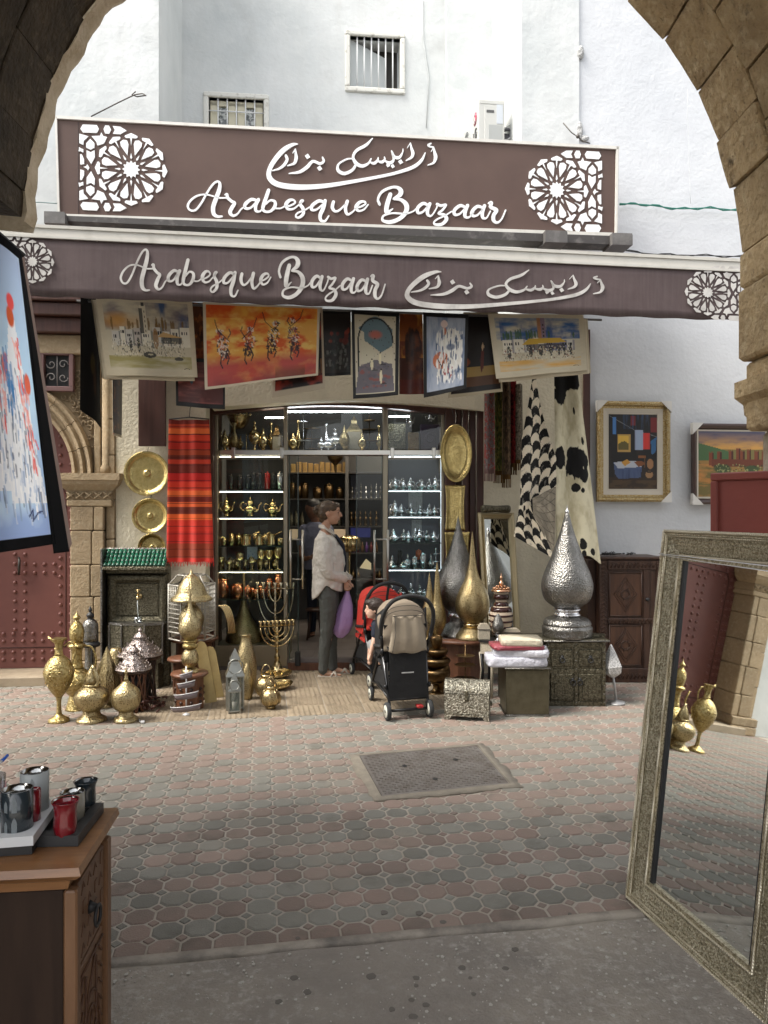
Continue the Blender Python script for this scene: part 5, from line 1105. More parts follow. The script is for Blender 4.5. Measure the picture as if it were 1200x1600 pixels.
c=Canvas(70,108,lin(165,172,185));n=c.noise(10,4,3);c.blend(lin(115,130,155),n,.4,.7);c.poly([(.5,.24),(.62,.18),(.80,.22),(.88,.42),(.86,.70),(.3,.78),(.42,.42)],lin(225,220,210));c.ell(.40,.58,.19,.11,lin(190,110,75),1,.1);c.ell(.47,.22,.055,.05,lin(190,115,85));c.ell(.47,.13,.08,.05,lin(225,200,190));c.dabs(200,(.30,.22,.88,.84),.018,[lin(235,232,225),lin(60,80,110),lin(225,222,215),lin(240,238,232)],6,3.);c.line([(.33,.56),(.42,.66),(.52,.54)],.008,lin(40,30,25));c.dabs(14,(.45,.68,.7,.8),.012,[lin(150,30,30)],2,2.5);c.ell(.62,.42,.12,.05,lin(45,70,110),.8,.6);border(c,lin(18,18,18),.07,.05)
small('narrow pale blue canvas of a seated drummer in white robes with black edge',(661,488),(732,492),(728,608),(662,622),c,5.98,fold_hang(.012,.8,2,.02))
c=Canvas(50,66,lin(20,10,8));c.rect(0,.66,1,.78,lin(170,140,75));c.rect(0,.78,1,.9,lin(90,55,25));c.ell(.6,.58,.04,.16,lin(95,30,15));c.ell(.6,.42,.03,.05,lin(220,190,150));c.ell(.15,.6,.2,.07,lin(130,60,25));border(c,lin(190,178,150),.03)
small('dark still life canvas with a candle behind the drummer canvas',(724,488),(778,488),(785,612),(700,622),c,6.3)
c=Canvas(50,60,lin(90,50,25));c.blend(lin(160,95,40),c.noise(3,9,3),.45,.7);c.blend(lin(50,20,12),c.noise(5,12,5),.5,.7);c.rect(0,.62,1,1,lin(120,35,18),.6)
small('brown landscape canvas glimpsed between the town canvas and the horsemen',(296,472),(320,474),(320,590),(300,590),c,6.25)
c=Canvas(60,40,lin(95,50,48));c.blend(lin(150,85,80),c.noise(3,12,3),.45,.75);c.ell(.32,.25,.05,.3,lin(60,90,110));border(c,lin(16,14,14),.05,.08)
small('dusky pink canvas partly hidden below the town canvas',(274,560),(352,560),(352,640),(276,634),c,6.2,fold_hang(.015,1,0))
c=Canvas(40,90,lin(10,9,9));c.ell(.55,.55,.12,.1,lin(60,50,20),.8,.6);c.ell(.62,.68,.08,.14,lin(50,30,12),.8,.6);c.ell(.82,.62,.05,.2,lin(30,40,45),.7,.5);border(c,lin(6,6,6),.08)
hang('hanging_painting','almost black canvas hanging edge on in front of the stone portal','painting',[P(126,462,5.9),P(155,464,6.3),P(159,668,6.3),P(127,640,5.9)],c,m=FABRIC,fold=fold_hang(.01,1,0))
c=Canvas(24,60,lin(25,35,60));c.blend(lin(120,80,60),c.noise(6,12,3),.5,.7);c.rect(.7,0,1,1,lin(15,15,18));border(c,lin(20,20,22),.1,.06)
hang('hanging_painting','narrow blue canvas seen edge on beside the portal column','painting',[P(176,590,6.35),P(191,590,6.6),P(190,680,6.6),P(177,676,6.35)],c,layers=[(.02,-.01,-.02,lin(200,190,170))])
c=Canvas(74,300,lin(170,40,20));bands=[(0,.03,(120,30,15)),(.03,.06,(190,60,25)),(.06,.10,(235,110,50)),(.10,.14,(215,60,30)),(.14,.20,(190,40,22)),(.20,.24,(165,60,25)),(.24,.27,(110,35,15)),(.27,.30,(205,60,35)),(.30,.36,(120,35,18)),(.36,.42,(205,35,28)),(.42,.48,(225,60,35)),(.48,.52,(240,110,50)),(.52,.56,(130,35,18)),(.56,.59,(235,100,45)),(.59,.64,(115,40,18)),(.64,.68,(240,105,45)),(.68,.76,(215,50,30)),(.76,.84,(200,40,25)),(.84,.94,(150,55,25)),(.94,1,(200,40,25))]
for(a,b,q) in bands:c.rect(0,a,1,b,lin(*q))
for yy in np.arange(.045,.95,.052):c.rect(0,yy,1,yy+.004,lin(90,15,10))
c.a*=(.94+.1*c.noise(50,60,2))[...,None]
def fringe(U,V):return~((V>.965)&((np.floor(U*60)%2==0)|(V>.985+.012*np.sin(U*90))))
t=thing('striped_scarf','orange and red striped scarf with fringe hanging beside the display window','scarf')
sheet('cloth',quad((264,656),(327,656),(334,886),(261,886),6.55),c,t,mat('woven scarf',attr=True,rough=.9,sheen=.3,bump=[('noise',500,.3,.001)]),lambda U,V:.016*np.sin(U*21+V)*(.4+.6*V)+.01*np.sin(U*9+2),.003,mask=fringe)
m=MB();m.tube([P(264,655,6.55),P(296,652,6.55),P(327,655,6.55)],.006,6);m.tube([P(296,652,6.55),P(297,638,6.6),P(300,632,6.6)],.003,5);m.build('hanger',M_blk,t)
for i,(px,py,r,asp) in enumerate(((230,740,34,.98),(235,806,27,.98),(238,855,21,1.))):
 p=FP(px,py,.05);k=p.y/F;t=thing('wall_plate',['largest engraved brass plate on the cream wall','middle engraved brass plate on the cream wall','smallest brass plate half hidden by the green roofed fountain'][i],'brass plate',p,FA,'engraved brass plates on the cream wall');t['k_']=k
 m=MB(k);m.lathe(sprof([(0,1.0),(r*.16,1.6),(r*.18,1.),(r*.55,.6),(r*.78,1.2),(r*.84,3.),(r,5.2),(r,4.2),(r*.84,0),(0,0)],2),seg=40,axis='y');m.build('dish',M_tray,t)
 m=MB(k);m.tube([(0,2,r),(2,0,r+7),(0,2,r)],.5,4);m.build('hook',M_blk,t)
t=TH('oval_tray','tall oval hammered brass tray hanging on the shutter boards','brass tray',712,709,7.08);m=K(t)
m.v=[];m.lathe(sprof([(0,3),(15,2.4),(19,4),(23.5,8),(24.5,7),(20,2),(0,0)],2),seg=40,axis='y')
m.v=[Vector((p.x,p.y,p.z*1.84)) for p in m.v];m.build('dish',M_tray,t);m=K(t);m.tube([(0,0,43),(-6,2,70)],.5,4);m.build('cord',M_blk,t)
for i,(x0,x1,y0,y1,lb_) in enumerate(((695,727,758,829,'upper square brass tray with curved sides on the shutter boards'),(694,734,831,905,'lower square brass tray behind the tall teardrop lamps'))):
 t=TH('square_tray',lb_,'brass tray',(x0+x1)/2,(y0+y1)/2,7.06-.02*i);w,h=(x1-x0)/2,(y1-y0)/2;m=K(t);N=16;v=[]
 for j in range(N+1):
  for a in range(N+1):
   u,vv=2*a/N-1,2*j/N-1;pin=1-.12*(1-vv*vv);v.append((u*w*pin,-7*(max(0,abs(u)-.55)**1.6+max(0,abs(vv)-.7)**1.6),vv*h))
 m.add(v,[(j*(N+1)+a,j*(N+1)+a+1,(j+1)*(N+1)+a+1,(j+1)*(N+1)+a) for j in range(N) for a in range(N)],0,True);o=m.build('dish',M_tray,t);o.modifiers.new('thickness','SOLIDIFY').thickness=.006
sh=[(757,772,600,752,(120,110,108),(150,80,75),'grey and pink paisley shawl, leftmost of the hanging shawls'),(771,786,596,755,(70,75,40),(120,110,60),'olive patterned shawl with brown fringe'),(784,797,594,762,(75,62,50),(110,90,70),'brown patterned shawl with long fringe'),(794,807,594,742,(120,35,35),(70,20,20),'dark red patterned shawl'),(805,817,600,735,(120,112,98),(85,78,68),'beige shawl at the right end of the hanging shawls')]
for i,(x0,x1,y0,y1,c1,c2,lb_) in enumerate(sh):
 c=Canvas(22,120,lin(*c1));c.blend(lin(*c2),c.noise(9,36,i),.48,.56);c.blend(tuple(v*1.6 for v in lin(*c1)),c.noise(20,60,i+9),.62,.66);c.rect(0,.88,1,1,lin(85,62,32) if i else lin(120,95,90));t=thing('patterned_shawl',lb_,'shawl',group='patterned shawls hanging right of the shutter')
 sheet('cloth',quad((x0,y0),(x1,y0),(x1+1,y1),(x0-.5,y1),6.75+(i%2)*.05),c,t,FABRIC,lambda U,V:.03*np.sin(U*7+i),.003,mask=lambda U,V:~((V>.92)&(np.floor(U*11+1)%2==0)))
def ring_frame(t,w,h,prof,mt,name='frame_side',yb_=0.):
 """mitred frame around w x h (outer), local x-z plane, viewer at -y. prof: (inset, rise)"""
 C4=[(-w/2,0),(w/2,0),(w/2,h),(-w/2,h)];dirs=[((1,1),(-1,1)),((-1,1),(-1,-1)),((-1,-1),(1,-1)),((1,-1),(1,1))]
 for s_ in range(4):
  a,b=C4[s_],C4[(s_+1)%4];da,db=dirs[s_];m=MB(t.get('k_',1.));v=[]
  for(ins,rise) in prof:v.append((a[0]+da[0]*ins,yb_-rise,a[1]+da[1]*ins));v.append((b[0]+db[0]*ins,yb_-rise,b[1]+db[1]*ins))
  n=len(prof);f=[(2*i,2*i+1,(2*i+3)%(2*n),(2*i+2)%(2*n)) for i in range(n)];f+=[tuple(2*i for i in range(n)),tuple(2*i+1 for i in range(n-1,-1,-1))]
  m.add(v,f);m.build(name,mt,t)
M_mirror=mat('mirror glass',(.80,.83,.82),.015,metal=1.)
t=TH('wall_mirror','tall narrow mirror with brass beaded frame leaning behind the striped vase','mirror',785,1006,6.62,z=.32);t.rotation_euler=(math.radians(-7),0,math.radians(16))
ring_frame(t,62,215,[(0,0),(0,4),(3,6),(6,4),(7,6),(9,5),(10,2),(11,0)],mat('beaded brass frame',(.42,.35,.22),.35,metal=1.,bump=[('cell',220,.7,.002)]))
m=K(t);m.box(-20.5,20.5,-1.4,-.4,10.5,204.5);m.build('mirror_glass',M_mirror,t);m=K(t);m.lathe([(5.5,-24),(6.4,-20),(5.2,0),(6.4,20),(5.5,24)],0,-2,221,14,axis='x');m.build('roll_top',M_emdark,t)
c=Canvas(120,300,lin(16,15,15))
u_=c.X*3.6+.12*np.sin(c.Y*30);v_=c.Y*15+.42*np.abs(np.sin(math.pi*u_))+.05*np.sin(c.X*160);c.put(((np.floor(u_)+np.floor(v_))%2==0)&(np.abs((v_%1)-.5)<.46),lin(215,203,180))
c.blend(lin(140,135,125),c.noise(14,40,4),.68,.74,.5)
t=thing('checked_hide','black and cream patched cowhide rug hanging twisted from the beam','hide rug')
m1=lambda U,V:(U>.5-.5*(.34+.66*np.clip(V/.55,0,1)))&(U<.5+.5*(.34+.66*np.clip(V/.55,0,1)))
sheet('pelt',[P(818,585,6.6),P(866,585,6.6),P(868,762,6.6),P(812,812,6.5)],c,t,FUR,lambda U,V:.03*np.sin(U*8),.008,mask=lambda U,V:(U>.30*(1-np.clip(V*2.2,0,1)))&(U<1-.62*(1-np.clip(V*1.35,0,1))))
sheet('pelt',[P(812,790,6.5),P(833,790,6.48),P(866,873,6.45),P(803,838,6.5)],(lambda q:(setattr(q,'a',c.a[0:q.h,:q.w].copy()),q)[1])(Canvas(120,110,(0,0,0))),t,FUR,lambda U,V:.015*np.sin(U*8),.008)
c2=Canvas(60,100,lin(120,112,98));c2 .blend(lin(150,140,122),c2 .noise(5,5,2),.4,.7)
for k in range(7):
 yy=k*.17;c2 .line([(0,yy),(.5,yy+.14),(1,yy)],.006,lin(70,62,55));c2 .line([(0,yy+.12),(.5,yy-.02),(1,yy+.12)],.006,lin(70,62,55))
sheet('suede_back',[P(832,778,6.44),P(869,760,6.5),P(866,868,6.45),P(833,806,6.44)],c2,t,mat('suede underside',attr=True,rough=.95),lambda U,V:.012*np.sin(U*6),.006)
c=Canvas(100,330,lin(208,200,172));c.blend(lin(180,170,140),c.noise(6,14,7),.45,.7)
nz=(c.noise(9,26,12)-.5)*.6
for(cx,cy,rx,ry) in((.62,.47,.34,.085),(.80,.53,.14,.05),(.5,.02,.9,.07),(.22,.08,.24,.10),(.58,.60,.12,.022),(.72,.615,.05,.014),(.15,.45,.2,.06),(.62,.89,.08,.03),(.82,.93,.06,.018),(.30,.935,.10,.02),(.62,.94,.05,.02),(.86,.36,.04,.02),(.70,.2,.03,.02)):
 c.put(np.clip((1+nz*2.2-((c.X-cx)/rx)**2-((c.Y-cy)/ry)**2)/.12,0,1),lin(14,13,13))
c.put(np.clip((.18-np.abs(c.X-.80)/.06-np.abs(c.Y-.50)/.06+nz)*9,0,1),lin(208,200,172))
t=thing('cowhide','cream cowhide with black patches hanging beside the framed still life','hide rug')
sheet('pelt',[P(866,583,6.7),P(902,583,6.7),P(941,884,6.55),P(868,884,6.55)],c,t,FUR,lambda U,V:.035*np.sin(U*9+V*2)*(.4+V*.6),.008,mask=lambda U,V:V<.975+.025*np.sin(U*7)-.09*(U<.25)*(.25-U)/.25+.0)
c3=Canvas(40,150,lin(200,190,165));c3 .put(np.clip((1+(c3 .noise(6,12,3)-.5)*3-((c3 .X-.5)/.6)**2-((c3 .Y-.12)/.13)**2)/.1,0,1),lin(14,13,13));c3 .put(np.clip((1+(c3 .noise(6,12,5)-.5)*3-((c3 .X-.7)/.4)**2-((c3 .Y-.62)/.10)**2)/.1,0,1),lin(14,13,13))
sheet('folded_edge',[P(872,590,6.78),P(886,590,6.78),P(884,836,6.7),P(866,800,6.7)],c3,t,FUR,lambda U,V:.02*np.sin(U*6),.008)
M_gilt=mat('gilt frame',(.42,.33,.18),.4,metal=.9,bump=[('cell',90,1.,.006)],var=(60,(.30,.2,.07),.45,.6));M_mat_=mat('linen slip',(.55,.50,.42),.8);M_card=mat('white corner protector',(.66,.64,.60),.5);M_dkfr=mat('dark brown frame',(.05,.025,.02),.3)
def framed(label,x0,x1,y0,y1,cv,style,corners_):
 a=FP(x0,y1,.03);b=FP(x1,y0,.03);k=a.y/F;w=(x1-x0);h=(y1-y0);t=thing('framed_painting',label,'framed painting',FP((x0+x1)/2,y1,.03),FA);t['k_']=k
 if style==0:ring_frame(t,w,h,[(0,0),(0,5),(3,7),(6,6),(8,3),(11,2.4),(11,0)],M_gilt);ring_frame(t,w-22,h-22,[(0,0),(0,2.2),(7.5,1.2),(8,1.8),(9,1.),(9,0)],M_mat_,'linen_slip');o_=19;
 else:ring_frame(t,w,h,[(0,0),(0,6),(3,7),(7,4),(8,1.5),(9,0)],M_dkfr);ring_frame(t,w-18,h-18,[(0,0),(0,1.6),(2.6,1.6),(3,0)],M_mat_,'linen_slip');o_=11.5
 if style==0:
  for ch in t.children:
   if ch.name.startswith('linen'):ch.location.z=11*k
 else:
  for ch in t.children:
   if ch.name.startswith('linen'):ch.location.z=9*k
 o=sheet('canvas',[Vector((-w/2+o_,-.8,h-o_))*k,Vector((w/2-o_,-.8,h-o_))*k,Vector((w/2-o_,-.8,o_))*k,Vector((-w/2+o_,-.8,o_))*k],cv,t,FABRIC_GLOSS,None,.002)
 for(sx,sz) in corners_:
  m=MB(k);X=sx*w/2;Z=h if sz>0 else 0;d=17;q=[(X+sx*.8,Z+sz*.8),(X-sx*d,Z+sz*.8),(X+sx*.8,Z-sz*d)];m.prism(q,-8,-7.2);m.prism([(X+sx*.2,Z-sz*d),(X+sx*.9,Z-sz*d),(X+sx*.9,Z+sz*.8),(X+sx*.2,Z+sz*.8)],-7.2,0);m.build('corner_protector',M_card,t)
 return t
c=Canvas(80,114,lin(22,19,18));c.blend(lin(45,35,30),c.noise(5,5,3),.5,.8);c.rect(0,.84,1,1,lin(48,34,22));c.blend(lin(80,60,38),c.noise(6,20,5)*(c.Y>.88),.35,.6,.8)
c.line([(.0,.02),(.55,.22),(1,.30)],.004,lin(120,120,120));c.rect(.10,.05,.17,.27,lin(70,120,180));c.rect(.46,.03,.55,.15,lin(110,30,30));c.put((c.X>.28)*(c.X<.85)*(c.Y<.2)*np.clip(c.noise(30,4,7)*2-.9,0,1),lin(50,80,120));c.rect(.86,.05,1,.24,lin(110,30,30));c.rect(.54,.21,.70,.48,lin(150,165,190));c.rect(.70,.25,.84,.47,lin(200,50,42));c.poly([(.86,.36),(.98,.30),(.96,.5),(.88,.54)],lin(50,95,140));c.put((c.X>.54)*(c.X<.84)*(c.Y>.21)*(c.Y<.48)*np.clip(c.noise(40,3,9)*2-.95,0,1),lin(90,60,80),.7)
c.rect(.19,.27,.45,.50,lin(180,145,80));c.rect(.21,.29,.41,.48,lin(215,175,70));c.poly([(.21,.40),(.27,.37),(.33,.36),(.41,.39),(.41,.48),(.21,.48)],lin(95,85,40));c.poly([(.11,.64),(.60,.62),(.68,.70),(.20,.72)],lin(175,180,190));c.poly([(.11,.64),(.20,.72),(.68,.70),(.66,.84),(.22,.86),(.14,.80)],lin(70,85,120));c.put((c.X>.14)*(c.X<.66)*(c.Y>.73)*(c.Y<.86)*np.clip(c.noise(24,3,1)*2-.9,0,1),lin(35,45,80));c.poly([(.26,.64),(.38,.60),(.46,.64),(.34,.69)],lin(190,140,60));c.rect(.61,.55,.76,.58,lin(130,80,40));c.poly([(.52,.63),(.68,.62),(.76,.66),(.62,.70)],lin(120,70,35));c.line([(.74,.56),(.74,.70)],.008,lin(110,70,35));c.ell(.85,.66,.07,.07,lin(150,110,75));c.ell(.83,.80,.08,.05,lin(150,115,80));c.ell(.83,.765,.06,.012,lin(40,28,22))
framed('gilt framed painting of a dark dye room with hanging cloths and a blue table',929,1048,627,784,c,0,((-1,1),(1,1),(1,-1)))
c=Canvas(110,104,lin(120,110,60));c.grad(0,lin(75,80,110),.28,lin(215,160,70));c.put((c.Y<.28)*np.clip(c.noise(4,18,2)*2.2-.8,0,1),lin(60,65,100),.8);c.poly([(0,.18),(.3,.26),(.5,.32),(.5,.5),(0,.5)],lin(70,100,60));c.rect(0,.45,1,1,lin(150,115,60));c.blend(lin(95,90,45),c.noise(6,9,4)*(c.Y>.44),.45,.6,.8);c.blend(lin(190,125,60),c.noise(3,16,6)*(c.Y>.5),.5,.66,.8)
for(x,t_) in((.16,.33),(.28,.32),(.45,.30),(.56,.27),(.62,.30),(.72,.29),(.84,.31),(.95,.3)):c.rect(x,t_,x+.07,.52,lin(120,60,32));c.rect(x+.045,t_,x+.07,.52,lin(70,32,20));[c.rect(x+.0+q*.025,t_-.02,x+.012+q*.025,t_,lin(120,60,32)) for q in range(3)]
c.rect(.2,.42,1,.54,lin(105,50,28));c.ell(.36,.57,.15,.075,lin(60,75,40),1,.5);c.ell(.80,.57,.13,.06,lin(60,75,40),1,.5);c.dabs(70,(.22,.50,.95,.62),.014,[lin(150,150,95),lin(45,60,30)],3,1.)
framed('dark framed painting of a red mud fortress at sunset, partly hidden by the arch',1076,1210,662,788,c,1,((-1,1),(-1,-1)))
YL=3.72
def nearq():return[P(-150,250,YL-.25),P(32,395,YL),P(88,850,YL+.02),P(-110,880,YL-.25)]
c=Canvas(150,260,lin(180,205,235));c.grad(0,lin(165,180,210),.5,lin(190,224,248));c.grad(.5,lin(190,224,248),1,lin(150,172,222));c.blend(lin(215,238,252),c.noise(4,6,3),.5,.75,.8)
def figure(c,X,top,s_=.5,al=1.,hgt=.62):
 q=lambda x,y:(X+x*s_,top+y*hgt)
 c.poly([q(-.05,.02),q(.10,.04),q(.15,.25),q(.26,.40),q(.24,.52),q(.34,.80),q(.42,1.),q(-.42,1.),q(-.36,.6),q(-.20,.3)],lin(238,241,246),al)
 r=np.random.RandomState(4)
 for _ in range(170):
  y=r.uniform(.3,1.02);w=.12+.32*y;x=r.uniform(-w,w*.9);a,b=q(x,y);c.line([(a,b),(a+r.normal(0,.006),b+r.uniform(.02,.07))],.004,[lin(250,251,253),lin(205,216,234),lin(255,255,255),lin(150,172,205),lin(110,120,140)][r.randint(5)],.8)
 for _ in range(42):
  y=r.uniform(.1,.8);x=.02+.22*y+r.normal(0,.05);a,b=q(x,y);c.line([(a,b),(a+r.normal(.006,.006),b+r.uniform(.02,.06))],.0045,[lin(240,150,140),lin(230,90,85),lin(246,190,182)][r.randint(3)],.8*al)
 c.ell(*q(.0,.03),.10*s_,.045*hgt*1.4,lin(208,98,62),al,.4);c.ell(*q(.04,-.05),.10*s_,.035*hgt*1.4,lin(232,90,88),al,.4);c.ell(*q(.26,.36),.08*s_,.04,lin(222,105,80),al,.4)
 for _ in range(26):a,b=q(r.uniform(-.28,-.1),r.uniform(.15,.5));c.line([(a,b),(a,b+.04)],.004,lin(70,135,195),.7)
figure(c,.62,.20,.45,.9);figure(c,.82,.24,.36);c.line([(.80,.90),(.84,.88),(.83,.915),(.88,.89),(.92,.885)],.004,lin(70,80,120));c.rect(.44,0,.50,1,lin(60,70,95),.35);c.rect(.62,0,.72,.12,lin(60,62,80),.8)
border(c,lin(18,18,20),.0,.035);c.rect(.965,0,1,1,lin(16,16,18))
t=thing('hanging_painting','large near canvas of robed figures in pale blue with a black edge','painting')
M_thin=mat('thin daylit canvas',attr=True,rough=.5,bump=[('noise',300,.12,.0008)]);nt_=M_thin.node_tree;tb_=nt_.nodes.new('ShaderNodeBsdfTranslucent');mx_=nt_.nodes.new('ShaderNodeMixShader');mx_.inputs[0].default_value=.8
nt_.links.new([n for n in nt_.nodes if n.bl_idname=='ShaderNodeVertexColor'][0].outputs[0],tb_.inputs[0]);nt_.links.new(nt_.nodes['Principled BSDF'].outputs[0],mx_.inputs[1]);nt_.links.new(tb_.outputs[0],mx_.inputs[2]);nt_.links.new(mx_.outputs[0],[n for n in nt_.nodes if n.type=='OUTPUT_MATERIAL'][0].inputs[0])
sheet('canvas',nearq(),c,t,M_thin,lambda U,V:.03*np.sin(U*9+V*2)*(1-.3*V),0)
c=Canvas(20,90,lin(16,16,18));sheet('black_edge',[P(31,396,YL),P(34,402,YL+.05),P(108,862,YL+.16),P(84,865,YL+.02)],c,t,FABRIC,None,.003);c=Canvas(20,90,lin(150,130,120));sheet('backing_canvas',[P(34,400,YL+.07),P(38,404,YL+.09),P(112,850,YL+.22),P(106,862,YL+.17)],c,t,FABRIC,None,.003)
m=MB();m.tube([P(-160,225,YL-.27),P(38,400,YL+.02)],.012,8);m.build('rod',M_black,t)
# ================================================== goods on the ground, left group (profiles in photo pixels)
def handle(t,pts,r,mt,seg=7,name='handle'):m=K(t);m.tube(smooth_pts(pts,4),r,seg);m.build(name,mt,t)
t=turned('ewer','tall slender brass ewer with flared spout, nearest the street at the far left','ewer',92,1127,M_plate,{'foot':[(16,0),(15,4),(7,9),(4,14),(3.4,30),(5,38)],'body':[(5,38),(15,52),(22,70),(22.5,80),(17,94),(7,103)],'neck':[(7,103),(5.5,112),(6,120),(9,128),(8,128),(5,120)]})
handle(t,[(8,0,118),(19,0,124),(26,0,112),(23,0,96),(20,0,88)],1.4,M_plate)
m=K(t);m.add([(-8,0,122),(-16,-2,130),(-17,0,133),(-13,2,130),(-4,4,127),(-4,-4,127)],[(0,1,5),(0,4,3),(0,3,1),(1,3,2),(1,2,5),(5,2,3,4)]);m.lathe([(8,126),(11,130),(10,130)],0,0,0,12,lobes=3,lobe=.2);m.build('spout',M_plate,t)
m=K(t)
for i in range(9):
 for(z,r) in((62,19.5),(78,22.6)):a=2*math.pi*(i+(z>70)*.5)/9;m.tube([(r*math.cos(a)+3*math.cos(q)*-math.sin(a),r*math.sin(a)+3*math.cos(q)*math.cos(a),z+3*math.sin(q)) for q in[k*.785 for k in range(8)]],.5,4,closed=True)
m.build('ring_ornament',M_gold,t)
t=turned('ewer','large engraved brass ewer with pointed domed lid behind the slender one','ewer',120,1108,M_plate,{'foot':[(17,0),(15,6),(12,18),(11,22)],'body':[(11,22),(22,34),(24,44),(19,56),(10,64)],'neck':[(10,64),(8,75),(8,92),(13,98),(13,101),(9,104)],'lid':[(9,104),(11,116),(11,124),(8,132),(3,138),(3,140),(6,143),(2,148),(0,154)]})
handle(t,[(12,0,100),(24,0,96),(30,0,76),(24,0,50)],1.6,M_plate)
handle(t,[(-16,0,40),(-28,0,52),(-28,0,80),(-34,0,96)],1.8,M_plate,name='spout')
t=turned('ewer','black and silver engraved ewer with a ball finial before the portal pilaster','ewer',141,1092,M_silver,{'base':([(18,0),(22,10),(20,24),(12,34)],{},M_plate),'foot':([(14,34),(13,40),(9,44)],{},M_blk),'neck':[(9,44),(8,60),(8,78),(11,84)],'collar':([(14,82),(15,86),(12,90)],{},M_blk),'lid':[(12,90),(12,108),(11,118),(7,124)],'finial':([(7,122),(4,126),(6,131),(2,136),(3,139),(0,146)],{},M_blk)})
handle(t,[(8,-4,88),(7,-10,80),(7,-11,40),(9,-8,20)],1.8,M_blk)
t=turned('squat_lamp','squat pierced brass lamp with a conical folded top in the front row','lamp',143,1126,M_brassf,{'foot':[(23,0),(22,4),(14,10),(13,16)],'body':([(13,16),(22,24),(26.5,36),(24,46),(13,54)],{'seg':28}),'collar':[(13,54),(13,57),(11,58)],'cone':([(11.5,58),(8,72),(1.5,84),(0,88)],{'smoothn':2})})
m=K(t);m.tube(smooth_pts([(2,-2,86),(8,-4,76),(12,-5,62),(10,-8,54)],3),[2.5]*4+[4]*3+[3]*3,6);m.build('petal',M_brassf,t)
t=turned('bottle_lamp','round pierced brass bottle lamp with thin neck in the front row','lamp',197,1126,M_brassf,{'foot':[(19,0),(18,4),(12,8),(11,15)],'body':([(10,15),(19,22),(22.5,35),(20,47),(10,56),(4,62)],{'seg':28}),'neck':[(4,62),(2,72),(3,75),(1.5,79),(0,85)]})
m=K(t);m.tube(smooth_pts([(10,14,2),(20,2,1),(24,-8,1.5),(28,-12,1)],4),.8,5);m.box(27,33,-15,-10,0,3.4,.8);m.build('white_plug',mat('white plastic',(.7,.7,.7),.4),t)
turned('drop_lamp','faceted brass teardrop lamp behind the squat lamp','lamp',167,1104,M_brassf,{'foot':[(12,0),(10,5)],'body':([(8,5),(17,22),(19,38),(14,60),(6,80),(1,92),(0,94)],{'seg':10,'flat':True})})
turned('drop_lamp','plain cut brass teardrop lamp with open top behind the faceted one','lamp',181,1096,M_brassf,{'foot':[(12,0),(10,5)],'body':([(8,5),(18,24),(19,42),(13,66),(8,82),(5,84)],{'seg':24})})
for(px,py,hh,w,lb_,lb2) in((219,1096,72,34,'rear filigree silver lid, higher of the two conical lids','taller dark pedestal under the rear filigree lid'),(209,1110,64,27,'front filigree silver lid, lower of the two conical lids','shorter carved openwork pedestal under the front filigree lid')):
 t=TH('carved_pedestal',lb2,'pedestal',px,py)
 m=K(t);m.lathe([(w*.9,hh-4),(w*.92,hh-1),(w*.88,hh)],seg=20);m.build('top',M_wood,t);m=K(t);m.lathe([(w*.5,0),(w*.5,hh-6)],seg=12);m.build('core',M_black,t)
 m=K(t)
 for i in range(12):
  a0=2*math.pi*i/12
  for s_ in(-1,1):m.tube([((w*(.72-.1*math.sin(z/hh*math.pi)))*math.cos(a0+s_*z/hh*1.0),(w*(.72-.1*math.sin(z/hh*math.pi)))*math.sin(a0+s_*z/hh*1.0),z) for z in np.linspace(0,hh-3,8)],1.5,5)
 m.build('openwork',M_woodr if w<30 else M_wood,t)
 loc=t.location.copy();loc.z+=(hh+.3)*t['k_']
 s_=TH('filigree_lid',lb_,'lid',px,py);s_.location=loc
 m=K(s_);m.lathe(sprof([(w*.98,0),(w*1.02,2),(w*.8,6),(w*.62,14),(w*.35,22),(w*.22,26),(w*.3,28),(w*.2,33),(w*.08,36),(w*.1,39),(0,44 if w>30 else 40)],3),seg=32,lobes=10,lobe=.03);m.build('dome',M_filig,s_)
 m=K(s_)
 for j,(r,z,n_) in enumerate(((.93,4,15),(.76,9,13),(.58,17,10),(.36,24,7))):
  for i in range(n_):
   a=2*math.pi*(i+.5*(j%2))/n_;R_=2.6-j*.3;cx,cy=w*r*math.cos(a),w*r*math.sin(a);ta,tb=-math.sin(a),math.cos(a);m.tube([(cx+ta*R_*math.cos(q)*(1-q/9),cy+tb*R_*math.cos(q)*(1-q/9),z+1.2+R_*math.sin(q)*(1-q/9)) for q in[k*.8 for k in range(8)]],.75,4)
 m.build('scroll_relief',M_filig,s_,kind='stuff')
t=TH('wooden_garland','heap of brown carved wooden star beads lying beside the bottle lamp','garland',240,1108);rr_=random.Random(3)
for i in range(46):
 m=K(t);x,y,z=rr_.uniform(-18,17),rr_.uniform(-22,16),rr_.uniform(2,8)+max(0,16-abs(i-20))*.8
 for k in range(3):
  a,b=rr_.uniform(0,3.14),rr_.uniform(-.7,.7);d=Vector((math.cos(a)*math.cos(b),math.sin(a)*math.cos(b),math.sin(b)))*4;c_=Vector((x,y,z));m.tube([c_-d,c_,c_+d],[.6,1.5,.6],5)
 m.build('star_bead',mat('dark red brown bead',(.085,.030,.020),.45),t)
fo=TH('wall_fountain','embossed metal wall fountain with a green tiled canopy and a small brass tap','fountain',214,1074);k_=fo['k_'];fo.rotation_euler=(0,0,.03);fo.scale=(1,1,.962)
m=K(fo);m.box(-50,48,8,20,0,218,1);m.build('back_board',M_emdark,fo)
